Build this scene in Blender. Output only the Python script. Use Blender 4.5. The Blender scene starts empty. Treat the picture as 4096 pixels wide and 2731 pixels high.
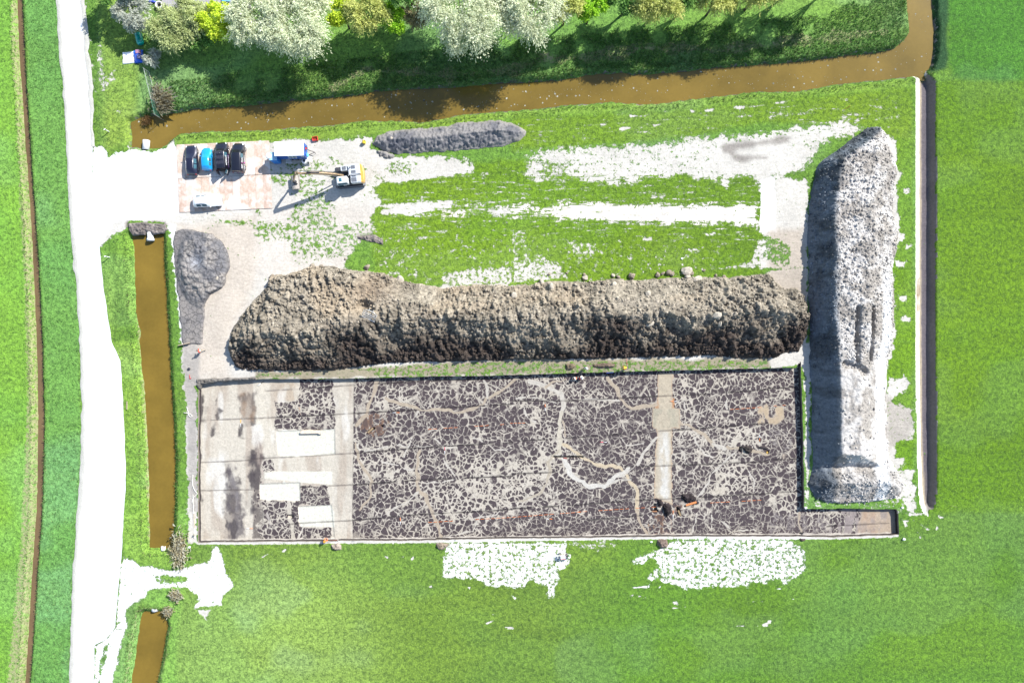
import bpy, bmesh, math, random
import numpy as np
from mathutils import Vector, Matrix, Euler

random.seed(7)
RNG = np.random.default_rng(11)
scn = bpy.context.scene
COL = scn.collection
CAM_H = 106.67            # drone altitude, metres
PXM = 25.6                # photo pixels per metre on the ground
CX, CY = 2048.0, 1365.5
SUN_EL, SUN_AZ = math.radians(41.0), math.radians(40.5)   # azimuth counted from +x to +y
SUN = Vector((math.cos(SUN_AZ)*math.cos(SUN_EL), math.sin(SUN_AZ)*math.cos(SUN_EL), math.sin(SUN_EL)))

# ---------------------------------------------------------------- plan coordinates
def T(i, j, pts):
    """survey points read off tile (i, j) of the site plan -> plan pixels"""
    return [(1024*i + x/2.296, (0, 683, 1366, 2048)[j] + y/2.296) for x, y in pts]

def W2(x, y, z=0.0):
    f = (CAM_H - z)/CAM_H
    return ((x - CX)/PXM*f, (CY - y)/PXM*f)

def W(x, y, z=0.0):
    a = W2(x, y, z)
    return Vector((a[0], a[1], z))

def WP(pts, z=0.0):
    return np.array([W2(x, y, z) for x, y in pts])

# ---------------------------------------------------------------- colour
GAIN = 2.0
def lin(c):
    c = c/255.0
    return c/12.92 if c <= .04045 else ((c+.055)/1.055)**2.4
def alb(r, g, b, k=1.0):
    return tuple(min(.85, max(.004, lin(v)/GAIN*k)) for v in (r, g, b))

# ---------------------------------------------------------------- noise
_TAB = np.random.default_rng(3).random((256, 256)).astype(np.float32)
def vnoise(x, y, seed=0):
    xi = np.floor(x).astype(np.int64); yi = np.floor(y).astype(np.int64)
    fx = (x - xi).astype(np.float32); fy = (y - yi).astype(np.float32)
    fx = fx*fx*(3-2*fx); fy = fy*fy*(3-2*fy)
    a = (xi + seed*37) & 255; b = (yi + seed*91) & 255
    a1 = (a+1) & 255; b1 = (b+1) & 255
    return (_TAB[a, b]*(1-fx)+_TAB[a1, b]*fx)*(1-fy) + (_TAB[a, b1]*(1-fx)+_TAB[a1, b1]*fx)*fy
def fbm(x, y, seed=0, octv=3):
    s = 0; a = .5; t = 0
    for o in range(octv):
        s = s + a*vnoise(x*2**o + 13.7*o, y*2**o - 7.1*o, seed+o); t += a; a *= .5
    return s/t
def clods(x, y, cell, seed=0):
    """heights (in cells) of half-buried lumps, one per jittered cell"""
    x = x/cell; y = y/cell
    xi = np.floor(x).astype(np.int64); yi = np.floor(y).astype(np.int64)
    out = np.zeros_like(x, dtype=np.float32)
    for dx in (-1, 0, 1):
        for dy in (-1, 0, 1):
            a = (xi+dx+seed*17) & 255; b = (yi+dy+seed*53) & 255
            px = xi+dx + _TAB[a, b]; py = yi+dy + _TAB[b, a]
            r = .25 + .5*_TAB[(a+77) & 255, (b+31) & 255]
            ax = 1+.6*(_TAB[(a+5) & 255, b]-.5)
            d2 = ((x-px)*ax)**2 + ((y-py)/ax)**2
            out = np.maximum(out, np.sqrt(np.maximum(0, r*r-d2)))
    return out
def sstep(a, b, v):
    t = np.clip((v-a)/(b-a), 0, 1)
    return t*t*(3-2*t)

# ---------------------------------------------------------------- polygons
def sdf(poly, x, y, pad=1e9):
    """signed distance to a closed polygon, negative inside (far points get +pad)"""
    poly = np.asarray(poly)
    out = np.full(x.shape, min(pad, 99.), dtype=np.float32)
    m = (x > poly[:, 0].min()-pad) & (x < poly[:, 0].max()+pad) & (y > poly[:, 1].min()-pad) & (y < poly[:, 1].max()+pad)
    if not m.any(): return out
    px = x[m].astype(np.float64); py = y[m].astype(np.float64)
    d = np.full(px.shape, 1e18); ins = np.zeros(px.shape, bool)
    n = len(poly)
    for i in range(n):
        ax, ay = poly[i]; bx, by = poly[(i+1) % n]
        ex, ey = bx-ax, by-ay
        wx, wy = px-ax, py-ay
        t = np.clip((wx*ex+wy*ey)/(ex*ex+ey*ey+1e-12), 0, 1)
        d = np.minimum(d, (wx-ex*t)**2 + (wy-ey*t)**2)
        c = ((ay <= py) != (by <= py))
        with np.errstate(divide='ignore', invalid='ignore'):
            ins ^= c & (px < ex*(py-ay)/(ey if abs(ey) > 1e-12 else 1e-12) + ax)
    d = np.sqrt(d)
    out[m] = np.where(ins, -d, d)
    return out
def ldist(line, x, y, pad=3.0):
    line = np.asarray(line)
    out = np.full(x.shape, 99., dtype=np.float32)
    m = (x > line[:, 0].min()-pad) & (x < line[:, 0].max()+pad) & (y > line[:, 1].min()-pad) & (y < line[:, 1].max()+pad)
    if not m.any(): return out
    px = x[m]; py = y[m]; d = np.full(px.shape, 1e9)
    for i in range(len(line)-1):
        ax, ay = line[i]; bx, by = line[i+1]
        ex, ey = bx-ax, by-ay
        t = np.clip(((px-ax)*ex+(py-ay)*ey)/(ex*ex+ey*ey+1e-12), 0, 1)
        d = np.minimum(d, (px-ax-ex*t)**2 + (py-ay-ey*t)**2)
    out[m] = np.sqrt(d)
    return out
def refine(poly, step, amp, seed, closed=True):
    """resample an outline and roughen it"""
    out = []; n = len(poly)
    for i in range(n if closed else n-1):
        a = np.array(poly[i]); b = np.array(poly[(i+1) % n])
        k = max(1, int(np.hypot(*(b-a))/step))
        for q in range(k): out.append(a+(b-a)*q/k)
    if not closed: out.append(np.array(poly[-1]))
    out = np.array(out)
    o = out.copy()
    out[:, 0] += amp*2*(fbm(o[:, 0]*.9, o[:, 1]*.9, seed, 3)-.5)
    out[:, 1] += amp*2*(fbm(o[:, 0]*.9+40, o[:, 1]*.9+9, seed+5, 3)-.5)
    return out

# ---------------------------------------------------------------- meshes
def tag(o, label=None, cat=None, group=None, kind=None):
    if label: o['label'] = label
    if cat: o['category'] = cat
    if group: o['group'] = group
    if kind: o['kind'] = kind
    return o
def link(name, me, mat=None, parent=None):
    o = bpy.data.objects.new(name, me); COL.objects.link(o)
    if mat is not None:
        for m in (mat if isinstance(mat, (list, tuple)) else [mat]): me.materials.append(m)
    if parent is not None: o.parent = parent
    return o
def np_mesh(name, V, F, smooth=True):
    me = bpy.data.meshes.new(name)
    V = np.ascontiguousarray(V, dtype=np.float32); F = np.ascontiguousarray(F, dtype=np.int32)
    k = F.shape[1]
    me.vertices.add(len(V)); me.vertices.foreach_set('co', V.ravel())
    me.loops.add(F.size); me.loops.foreach_set('vertex_index', F.ravel())
    me.polygons.add(len(F))
    me.polygons.foreach_set('loop_start', np.arange(0, F.size, k, dtype=np.int32))
    me.polygons.foreach_set('loop_total', np.full(len(F), k, dtype=np.int32))
    if smooth: me.polygons.foreach_set('use_smooth', np.ones(len(F), dtype=bool))
    me.update(calc_edges=True)
    return me
def attr_f(me, name, v):
    a = me.attributes.new(name, 'FLOAT', 'POINT'); a.data.foreach_set('value', np.ascontiguousarray(v, dtype=np.float32))
def attr_c(me, name, rgb, alpha=None):
    a = me.attributes.new(name, 'FLOAT_COLOR', 'POINT')
    c = np.ones((len(rgb), 4), dtype=np.float32); c[:, :3] = rgb
    if alpha is not None: c[:, 3] = alpha
    a.data.foreach_set('color', c.ravel())
def grid_faces(nx, ny):
    i = np.arange(nx*ny).reshape(ny, nx)
    return np.stack([i[:-1, :-1].ravel(), i[:-1, 1:].ravel(), i[1:, 1:].ravel(), i[1:, :-1].ravel()], 1)
def compact(V, F, extra=()):
    u, inv = np.unique(F.ravel(), return_inverse=True)
    return V[u], inv.reshape(F.shape).astype(np.int32), [e[u] for e in extra]

class MB:
    """collects simple solids into one mesh"""
    def __init__(s): s.v = []; s.f = []
    def add(s, v, f):
        n = len(s.v); s.v += [tuple(p) for p in v]; s.f += [tuple(i+n for i in q) for q in f]; return s
    def box(s, c, d, rz=0, ry=0, rx=0, bev=0.0):
        x, y, z = d[0]/2, d[1]/2, d[2]/2
        M = Matrix.Translation(c) @ Euler((rx, ry, rz)).to_matrix().to_4x4()
        if bev <= 0:
            v = [(-x,-y,-z),(x,-y,-z),(x,y,-z),(-x,y,-z),(-x,-y,z),(x,-y,z),(x,y,z),(-x,y,z)]
            f = [(3,2,1,0),(4,5,6,7),(0,1,5,4),(1,2,6,5),(2,3,7,6),(3,0,4,7)]
        else:
            b = min(bev, x*.9, y*.9, z*.9); v = []; f = []
            def ring(xx, yy, zz, c):
                return [(xx-c,-yy,zz),(xx,-yy+c,zz),(xx,yy-c,zz),(xx-c,yy,zz),(-xx+c,yy,zz),(-xx,yy-c,zz),(-xx,-yy+c,zz),(-xx+c,-yy,zz)]
            v = ring(x-b,y-b,-z,b*.5)+ring(x,y,-z+b,b)+ring(x,y,z-b,b)+ring(x-b,y-b,z,b*.5)
            f = [tuple(reversed(range(8))), tuple(range(24,32))]
            for k in range(3):
                for q in range(8): f.append((k*8+q, k*8+(q+1)%8, k*8+8+(q+1)%8, k*8+8+q))
        return s.add([M @ Vector(p) for p in v], f)
    def tube(s, pts, r, n=8, cap=True):
        pts = [Vector(p) for p in pts]
        rr = r if isinstance(r, (list, tuple)) else [r]*len(pts)
        rings = []; up = Vector((0.13, .31, .94))
        for i, p in enumerate(pts):
            d = (pts[min(i+1, len(pts)-1)] - pts[max(i-1, 0)])
            if d.length < 1e-9: d = Vector((0, 0, 1))
            d.normalize()
            a = d.cross(up)
            if a.length < .05: a = d.cross(Vector((1, 0, 0)))
            a.normalize(); b = d.cross(a)
            rings.append([p + (a*math.cos(2*math.pi*k/n) + b*math.sin(2*math.pi*k/n))*rr[i] for k in range(n)])
        v = [q for g in rings for q in g]; f = []
        for i in range(len(pts)-1):
            for k in range(n): f.append((i*n+k, i*n+(k+1) % n, (i+1)*n+(k+1) % n, (i+1)*n+k))
        if cap: f += [tuple(reversed(range(n))), tuple(range((len(pts)-1)*n, len(pts)*n))]
        return s.add(v, f)
    def prism(s, poly, z0, z1):
        n = len(poly)
        v = [(p[0], p[1], z0) for p in poly] + [(p[0], p[1], z1) for p in poly]
        f = [tuple(reversed(range(n))), tuple(range(n, 2*n))] + [(i, (i+1) % n, n+(i+1) % n, n+i) for i in range(n)]
        return s.add(v, f)
    def sideprism(s, poly, y0, y1):
        """outline in the x-z plane given thickness along y"""
        n = len(poly)
        v = [(p[0], y0, p[1]) for p in poly] + [(p[0], y1, p[1]) for p in poly]
        f = [tuple(range(n)), tuple(reversed(range(n, 2*n)))] + [((i+1) % n, i, n+i, n+(i+1) % n) for i in range(n)]
        return s.add(v, f)
    def lathe(s, prof, c=(0, 0, 0), axis='z', n=20, a0=0, a1=2*math.pi):
        """profile (r, h) turned about an axis through c"""
        m = len(prof); full = abs(a1-a0-2*math.pi) < 1e-6
        k = n if full else n+1; v = []; f = []
        for q in range(k):
            t = a0+(a1-a0)*q/n
            for r, h in prof:
                p = (r*math.cos(t), r*math.sin(t), h)
                if axis == 'y': p = (p[0], p[2], p[1])
                if axis == 'x': p = (p[2], p[0], p[1])
                v.append((p[0]+c[0], p[1]+c[1], p[2]+c[2]))
        for q in range(n):
            for i in range(m-1):
                f.append((q*m+i, ((q+1) % k)*m+i, ((q+1) % k)*m+i+1, q*m+i+1))
        return s.add(v, f)
    def build(s, name, mat, parent=None, smooth=False, fix=True):
        me = bpy.data.meshes.new(name); me.from_pydata(s.v, [], s.f); me.update()
        if fix:
            bm = bmesh.new(); bm.from_mesh(me); bmesh.ops.recalc_face_normals(bm, faces=bm.faces); bm.to_mesh(me); bm.free()
        if smooth: me.polygons.foreach_set('use_smooth', [True]*len(me.polygons))
        return link(name, me, mat, parent)

def empty(name, loc, rz=0, label=None, cat=None, group=None):
    o = bpy.data.objects.new(name, None); COL.objects.link(o)
    o.location = loc; o.rotation_euler = (0, 0, rz); o.empty_display_size = .3
    return tag(o, label, cat, group)
def copy_tree(o, parent=None):
    c = o.copy(); COL.objects.link(c); c.parent = parent
    for ch in [q for q in bpy.data.objects if q.parent == o]: copy_tree(ch, c)
    return c

# ---------------------------------------------------------------- materials
def nodes(name):
    m = bpy.data.materials.new(name); m.use_nodes = True
    nt = m.node_tree; nt.nodes.clear()
    out = nt.nodes.new('ShaderNodeOutputMaterial'); b = nt.nodes.new('ShaderNodeBsdfPrincipled')
    nt.links.new(b.outputs[0], out.inputs[0])
    return m, nt, b
class NG:
    """shorthand for building node graphs"""
    def __init__(s, nt): s.nt = nt
    def n(s, t, **k):
        q = s.nt.nodes.new(t)
        for a, v in k.items(): setattr(q, a, v)
        return q
    def l(s, a, b): s.nt.links.new(a, b)
    def setin(s, sock, v):
        if hasattr(v, 'links') or isinstance(v, bpy.types.NodeSocket): s.l(v, sock)
        else: sock.default_value = v
    def math(s, op, a, b=0.0, clamp=False):
        q = s.n('ShaderNodeMath', operation=op, use_clamp=clamp)
        s.setin(q.inputs[0], a); s.setin(q.inputs[1], b); return q.outputs[0]
    def mix(s, f, a, b, blend='MIX'):
        q = s.n('ShaderNodeMix', data_type='RGBA', blend_type=blend)
        s.setin(q.inputs[0], f)
        for sock, v in ((q.inputs[6], a), (q.inputs[7], b)):
            if isinstance(v, (tuple, list)): v = tuple(v)+((1,) if len(v) == 3 else ())
            s.setin(sock, v)
        return q.outputs[2]
    def ramp(s, v, a, b):
        q = s.n('ShaderNodeMapRange', interpolation_type='SMOOTHSTEP')
        s.setin(q.inputs[0], v); s.setin(q.inputs[1], a); s.setin(q.inputs[2], b); return q.outputs[0]
    def mr(s, v, a, b, c, d):
        q = s.n('ShaderNodeMapRange'); s.setin(q.inputs[0], v)
        for i, w in enumerate((a, b, c, d)): s.setin(q.inputs[i+1], w)
        return q.outputs[0]
    def pos(s, scale=(1, 1, 1), rot=(0, 0, 0), obj=False):
        if obj: o = s.n('ShaderNodeTexCoord').outputs['Object']
        else: o = s.n('ShaderNodeNewGeometry').outputs['Position']
        q = s.n('ShaderNodeMapping'); q.inputs['Scale'].default_value = scale; q.inputs['Rotation'].default_value = rot
        s.l(o, q.inputs[0]); return q.outputs[0]
    def noise(s, vec, scale, detail=3, rough=.55, dist=0.0):
        q = s.n('ShaderNodeTexNoise'); s.l(vec, q.inputs['Vector'])
        q.inputs['Scale'].default_value = scale; q.inputs['Detail'].default_value = detail
        q.inputs['Roughness'].default_value = rough; q.inputs['Distortion'].default_value = dist
        return q.outputs['Fac']
    def voro(s, vec, scale, feature='F1', out='Distance', rand=1.0):
        q = s.n('ShaderNodeTexVoronoi', feature=feature); s.l(vec, q.inputs['Vector'])
        q.inputs['Scale'].default_value = scale; q.inputs['Randomness'].default_value = rand
        return q.outputs[out]
    def attr(s, name, out='Color'):
        q = s.n('ShaderNodeAttribute', attribute_name=name); return q.outputs[out]
    def bump(s, h, strength, dist):
        q = s.n('ShaderNodeBump'); q.inputs['Strength'].default_value = strength; q.inputs['Distance'].default_value = dist
        s.l(h, q.inputs['Height']); return q.outputs[0]
    def gain(s, col, v):
        """multiply a colour by a scalar"""
        q = s.n('ShaderNodeVectorMath', operation='SCALE'); s.setin(q.inputs[0], col); s.setin(q.inputs['Scale'], v); return q.outputs[0]

_MC = {}
def pm(name, rgb, rough=.6, metal=0.0, var=.18, scale=6.0, bump=0.0, coat=0.0, spec=.5):
    """a plain painted / plastic / metal surface with procedural wear"""
    key = (name, tuple(rgb), rough)
    if key in _MC: return _MC[key]
    m, nt, b = nodes(name); g = NG(nt)
    p = g.pos(obj=True)
    n = g.noise(p, scale, 4, .6)
    c = g.mix(g.mr(n, .3, .7, 0, 1), tuple(v*(1-var) for v in rgb), tuple(min(.9, v*(1+var)) for v in rgb))
    g.l(c, b.inputs['Base Color'])
    b.inputs['Roughness'].default_value = rough; b.inputs['Metallic'].default_value = metal
    b.inputs['Specular IOR Level'].default_value = spec
    if coat: b.inputs['Coat Weight'].default_value = coat; b.inputs['Coat Roughness'].default_value = .06
    if bump: g.l(g.bump(g.noise(p, scale*4, 3), .6, bump), b.inputs['Normal'])
    _MC[key] = m
    return m
SKY_STR, SUN_STR, EXPOSURE = 0.13, 4.7, 0.97
# ================================================================ outlines of the site
ZW = -0.80       # canal and ditch water level
ZE = -1.10       # bottom of the dry ditch
ZP = -0.85       # excavation floor
ditch_l = T(0,0,[(165,-60),(185,500),(215,900),(240,1300),(262,1568)])+T(0,1,[(295,500),(320,1000),(345,1568)])+T(0,2,[(358,700),(352,1200),(343,1568)])+T(0,3,[(305,500),(275,1000),(240,1568),(210,1900)])
ditch_r = T(0,0,[(203,-60),(232,500),(252,900),(272,1200),(296,1568)])+T(0,1,[(340,600),(366,1000),(393,1568)])+T(0,2,[(410,700),(400,1200),(388,1568)])+T(0,3,[(350,500),(320,1000),(280,1568),(250,1900)])
# the narrow ditch runs on far beyond the frame at both ends
ditch = [(45,-1600),(52,-400)]+ditch_l+[(95,3400),(60,4600)]+[(80,4600),(115,3400)]+ditch_r[::-1]+[(72,-400),(65,-1600)]
pond = T(0,1,[(1215,592),(1330,590),(1500,575),(1515,800),(1535,1200),(1555,1568)])+T(0,2,[(1590,600),(1615,1100),(1605,1568)])+T(0,3,[(1590,330),(1500,332),(1375,325),(1370,0)])+T(0,2,[(1365,1200),(1350,800),(1330,450),(1300,200),(1285,0)])+T(0,1,[(1290,1480),(1250,1300),(1240,1000),(1230,700)])
pond2 = T(0,3,[(1335,905),(1430,910),(1530,905),(1545,1050),(1500,1300),(1440,1600),(1330,2600),(1330,4000),(1100,4000),(1100,2600),(1205,1600),(1245,1300),(1280,1050),(1310,925)])
can_n = T(0,0,[(1205,1130),(1290,1080),(1400,1075),(1500,1060),(1800,1010),(2100,985),(2351,968)])+T(1,0,[(300,932),(700,902),(950,872),(1100,842),(1300,828),(1700,808),(2000,790),(2351,762)])+T(2,0,[(400,747),(700,692),(1000,668),(1100,690),(1500,667),(1900,622),(2351,590)])+T(3,0,[(400,560),(650,520),(1000,490),(1160,450),(1250,370),(1295,300),(1280,150),(1272,0),(1270,-700),(1270,-3000)])
can_s = T(3,0,[(1500,-3000),(1500,-700),(1500,0),(1525,300),(1520,500),(1480,640),(1400,700),(1000,740),(620,780),(300,840),(60,850)])+T(2,0,[(2200,850),(1900,890),(1500,935),(1230,965),(900,940),(500,970),(250,1005),(0,1020)])+T(1,0,[(1900,1055),(1700,1100),(1500,1130),(1300,1110),(1000,1110),(700,1150),(300,1180),(0,1200)])+T(0,0,[(1900,1210),(1650,1230),(1580,1290),(1480,1360),(1370,1365),(1210,1355)])
canal = can_n + can_s
dry = T(3,0,[(1408,735),(1440,742),(1470,790),(1476,1568)])+T(3,1,[(1476,700),(1472,1568)])+T(3,2,[(1474,300),(1478,700),(1484,1250),(1472,1440),(1462,1500),(1452,1480),(1440,1400),(1420,1000),(1408,0)])+T(3,1,[(1408,700)])+T(3,0,[(1408,1568)])
pit = T(0,2,[(1822,352)])+T(1,2,[(0,345),(900,340),(1500,322),(2351,308)])+T(2,2,[(1300,268),(2351,246)])+T(3,2,[(240,238),(258,236),(290,184),(300,184),(318,700),(328,1200),(332,1532),(1182,1536)])+T(3,3,[(1198,2),(1204,205),(1150,212),(600,226),(0,222)])+T(2,3,[(1500,222),(0,242)])+T(1,3,[(1500,258),(0,270)])+T(0,3,[(1818,276),(1818,0)])+T(0,2,[(1818,900)])
C_ditch, C_pond, C_pond2, C_canal = (WP(p, ZW) for p in (ditch, pond, pond2, canal))
C_dry = WP(dry, ZE)
C_pit = refine(WP(pit), .35, .10, 5)

def channels(x, y):
    """signed distances to the water outlines and the dry ditch"""
    jit = .16*2*(fbm(x*1.1, y*1.1, 21, 3)-.5)
    return [sdf(C_ditch, x, y, 3)+jit*.5-.14, sdf(C_pond, x, y, 3)+jit, sdf(C_pond2, x, y, 3)+jit, sdf(C_canal, x, y, 4)+jit*1.2, sdf(C_dry, x, y, 4)+jit*.4]
def ground_z(x, y):
    ch = channels(x, y)
    z = .10*(fbm(x*.25, y*.25, 1, 3)-.5) + .05*(fbm(x*1.6, y*1.6, 4, 2)-.5)
    def cut(z, sd, zw, bw, p=1.0):
        t = np.clip(sd/bw, 0, 1)**p
        z2 = zw*(1-t) + z*t
        z2 = np.where(sd < 0, zw-.35*np.clip(-sd/.4, 0, 1), z2)
        return np.where(sd < bw, np.minimum(z2, z+.05), z)
    z = cut(z, ch[0], ZW, .42); z = cut(z, ch[1], ZW, .75); z = cut(z, ch[2], ZW, .7)
    z = cut(z, ch[3], ZW, .55)
    # dry ditch: long pale bank on the west side, steep bank on the east side
    sd = ch[4]; west = x < 65.2
    bw = np.where(west, 1.55, .62)
    t = np.clip(sd/bw, 0, 1)
    z2 = np.where(sd < 0, ZE-.05*np.clip(-sd/.3, 0, 1), ZE*(1-t)+z*t)
    z = np.where(sd < bw, np.minimum(z2, z+.05), z)
    return z

# ---------------------------------------------------------------- the ground sheet
def axis(lo, hi, step, far):
    a = list(np.arange(lo, hi+1e-6, step)); d = step
    while a[-1] < far: d *= 1.7; a.append(a[-1]+d)
    d = step
    while a[0] > -far: d *= 1.7; a.insert(0, a[0]-d)
    return np.array(a)
GX = axis(-83, 83, .2, 2600.); GY = axis(-57, 57, .2, 2600.)
gx, gy = [a.ravel() for a in np.meshgrid(GX, GY)]
gz = ground_z(gx, gy)
# snap vertices onto the rim of the excavation and cut the sheet open there
m = (np.abs(gx) < 83) & (np.abs(gy) < 57)
idx = np.where((gx > C_pit[:, 0].min()-1) & (gx < C_pit[:, 0].max()+1) & (gy > C_pit[:, 1].min()-1) & (gy < C_pit[:, 1].max()+1))[0]
sdp = np.full(gx.shape, 9., dtype=np.float32); sdp[idx] = sdf(C_pit, gx[idx], gy[idx])
near = np.where(np.abs(sdp) < .105)[0]
PA = C_pit; PB = np.roll(C_pit, -1, 0)
for i in near:
    e = PB-PA; w = np.array([gx[i], gy[i]])-PA
    t = np.clip((w*e).sum(1)/((e*e).sum(1)+1e-12), 0, 1)
    q = PA+e*t[:, None]; k = np.argmin(((q-[gx[i], gy[i]])**2).sum(1))
    gx[i], gy[i] = q[k]; sdp[i] = 0.0
    gz[i] = min(gz[i], .03)
faces = grid_faces(len(GX), len(GY))
cen = sdp[faces].mean(1)
faces = faces[~((cen < -.02) & (sdp[faces].max(1) <= .001))]

# ---------------------------------------------------------------- what grows or lies where
X, Y = gx, gy
ch = channels(X, Y)
bare = np.zeros(X.shape, np.float32)
def lay(field, poly, val, soft=.5, seed=0, jit=.5, mode='max', px=True):
    p = WP(poly) if px else poly
    sd = sdf(p, X, Y, 4) + jit*2*(fbm(X*.7, Y*.7, 60+seed, 3)-.5)
    w = 1-sstep(-soft, soft, sd)
    if mode == 'max': field[:] = np.maximum(field, val*w)
    else: field[:] = field*(1-w)+val*w
    return w
# the working yard and the stripped areas
yard = T(0,0,[(860,1350),(940,1350),(1000,1420),(1200,1365),(1380,1395),(1540,1340),(1590,1290),(1615,1350),(1900,1345),(2351,1305)])+T(1,0,[(0,1300),(470,1285),(800,1275),(1080,1262),(1060,1330),(1150,1430),(1600,1430),(2000,1450)])+T(1,1,[(2000,20),(1700,60),(1250,120),(1100,150),(1150,300),(1050,420),(1150,560),(1000,640),(900,760),(800,880),(1150,1000),(1500,1060),(2351,1040)])+T(2,1,[(600,1030),(2351,960)])+T(3,1,[(0,900),(360,900),(370,1568)])+T(3,2,[(390,0),(390,1000),(380,1400),(340,1520),(330,200),(240,236),(0,246)])+T(2,2,[(1300,270),(0,310)])+T(1,2,[(1000,345),(0,350)])+T(0,2,[(1810,360),(1820,1568)])+T(0,3,[(1815,280),(1730,280),(1720,0)])+T(0,2,[(1720,1300),(1700,950),(1710,700),(1690,450),(1670,100)])+T(0,1,[(1650,1450),(1600,1050),(1580,800),(1560,560),(1510,480),(1200,470),(1120,560),(1000,620),(920,700),(860,760),(820,400)])+T(0,0,[(830,1500)])
lay(bare, yard, 1.0, .5, 1)
strips = T(1,1,[(1150,400),(1350,180),(1550,120),(1700,30),(2351,-100)])+T(2,0,[(0,1370),(0,1080),(1500,1010)])+T(3,0,[(0,930),(1300,830),(1200,1200),(430,1180),(0,1130)])+T(2,0,[(1700,1255),(600,1320)])+T(2,1,[(2290,100),(2290,900),(1900,920),(600,1030),(0,1060)])+T(1,1,[(1500,1050),(1050,900),(1000,640)])
lay(bare, strips, .29, 1.0, 21)
up_band = T(2,0,[(150,1390),(550,1315),(900,1330),(1350,1290),(1700,1255),(2351,1200)])+T(3,0,[(400,1130),(700,1110),(900,1165),(800,1250),(500,1350),(350,1568)])+T(3,1,[(200,0),(100,500),(0,560)])+T(2,1,[(2290,570),(2290,180),(2150,60),(1900,90),(1500,60),(900,140),(500,60),(480,160),(200,120),(100,40)])
lay(bare, up_band, .80, 1.2, 2, .8)
lay(bare, T(2,0,[(1900,1290),(2351,1250)])+T(3,0,[(300,1230),(450,1400),(300,1568)])+T(3,1,[(0,60)])+T(2,1,[(1700,20)]), .95, .8, 12)
trk = T(1,1,[(1100,300),(1400,260),(1700,255),(2351,280)])+T(2,1,[(0,290),(600,275),(1200,300),(1900,300),(2270,290),(2270,520),(1900,500),(1200,495),(600,470),(0,440)])+T(1,1,[(1900,430),(1500,420),(1150,420)])
lay(bare, trk, .90, 1.2, 3, .5)
lay(bare, T(2,1,[(2290,90),(2400,60),(2420,560),(2270,570)]), 1.0, .15, 4, .05)
lay(bare, T(3,1,[(0,80),(380,60),(370,900),(0,900),(-80,900),(-60,560)]), .93, .5, 5)
lay(bare, T(3,1,[(-60,600),(80,620),(220,680),(200,860),(40,860),(-60,780)]), .55, .5, 5, mode='set')
# ragged bare patches inside the grass of the working area
for k, (q, v) in enumerate([
    (T(2,1,[(0,560),(110,560),(120,640),(210,760),(480,860),(470,920),(530,990),(300,1010),(0,1040)]), .72),
    (T(1,1,[(1900,900),(2351,880),(2351,1060),(1700,1060),(1700,960)]), .7),
    (T(2,1,[(500,640),(760,660),(780,800),(600,830),(520,720)]), .58),
    (T(2,1,[(1200,610),(1290,610),(1290,650),(1200,645)]), .85), (T(2,1,[(1450,630),(1500,640),(1490,665)]), .8),
    (T(2,1,[(1600,720),(1700,700),(1710,745),(1620,750)]), .7), (T(2,1,[(1750,570),(1870,560),(1860,610),(1760,610)]), .62),
    (T(1,1,[(1380,470),(1450,470),(1600,520),(1620,540),(1400,550)]), .7), (T(1,1,[(1480,600),(1640,590),(1640,620),(1480,650)]), .75),
    (T(1,1,[(1820,570),(1880,570),(1840,640)]), .8), (T(1,1,[(1920,700),(2030,680),(2000,740),(1930,740)]), .8), (T(1,1,[(2130,700),(2200,700),(2190,730)]), .8),
    (T(1,1,[(1750,740),(1830,700),(1850,760)]), .7), (T(1,1,[(1860,800),(1930,800),(1900,870)]), .6),
    (T(1,1,[(1400,930),(1480,930),(1470,970),(1400,970)]), .85), (T(2,1,[(2250,640),(2351,620),(2351,900),(1900,900),(2200,830)]), .7),
    (T(1,1,[(1700,370),(1960,360),(1900,440),(1700,440)]), .97), (T(1,1,[(1980,60),(2090,50),(2090,100),(2000,100)]), .8),
    (T(2,1,[(1250,200),(1420,190),(1400,270),(1280,270)]), .7), (T(2,1,[(1800,180),(1960,190),(1900,60),(1960,20),(2000,20),(1990,190)]), .78),
    (T(2,0,[(1080,1060),(1260,1050),(1200,1075),(1090,1075)]), 1), (T(2,0,[(970,1170),(1100,1165),(1090,1190),(990,1195)]), 1),
    (T(2,0,[(1600,1005),(1680,1020),(1670,1035)]), 1), (T(2,0,[(1760,1010),(1870,990),(1860,1015),(1780,1030)]), 1),
    (T(2,0,[(2050,985),(2330,955),(2330,975),(2060,1000)]), 1), (T(2,0,[(1770,1100),(1860,1100),(1850,1118)]), 1),
    (T(2,0,[(970,1015),(1050,1010),(1040,1030)]), .8), (T(2,0,[(810,1130),(880,1120),(860,1170),(820,1170)]), .6),
    (T(2,0,[(550,1110),(720,1100),(720,1140),(600,1140)]), .5), (T(2,0,[(1270,1140),(1360,1145),(1300,1170)]), .9),
    (T(3,0,[(0,945),(180,930),(60,965)]), 1), (T(3,0,[(780,1110),(870,1080),(860,1100),(800,1150)]), .8),
    (T(3,0,[(600,1060),(1000,1000),(1220,960),(1200,1000),(900,1080),(650,1110)]), .5), (T(3,0,[(0,1040),(470,1010),(480,1030),(100,1100),(0,1100)]), .55)]):
    lay(bare, q, v, .35, 70+k, .35)
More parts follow.
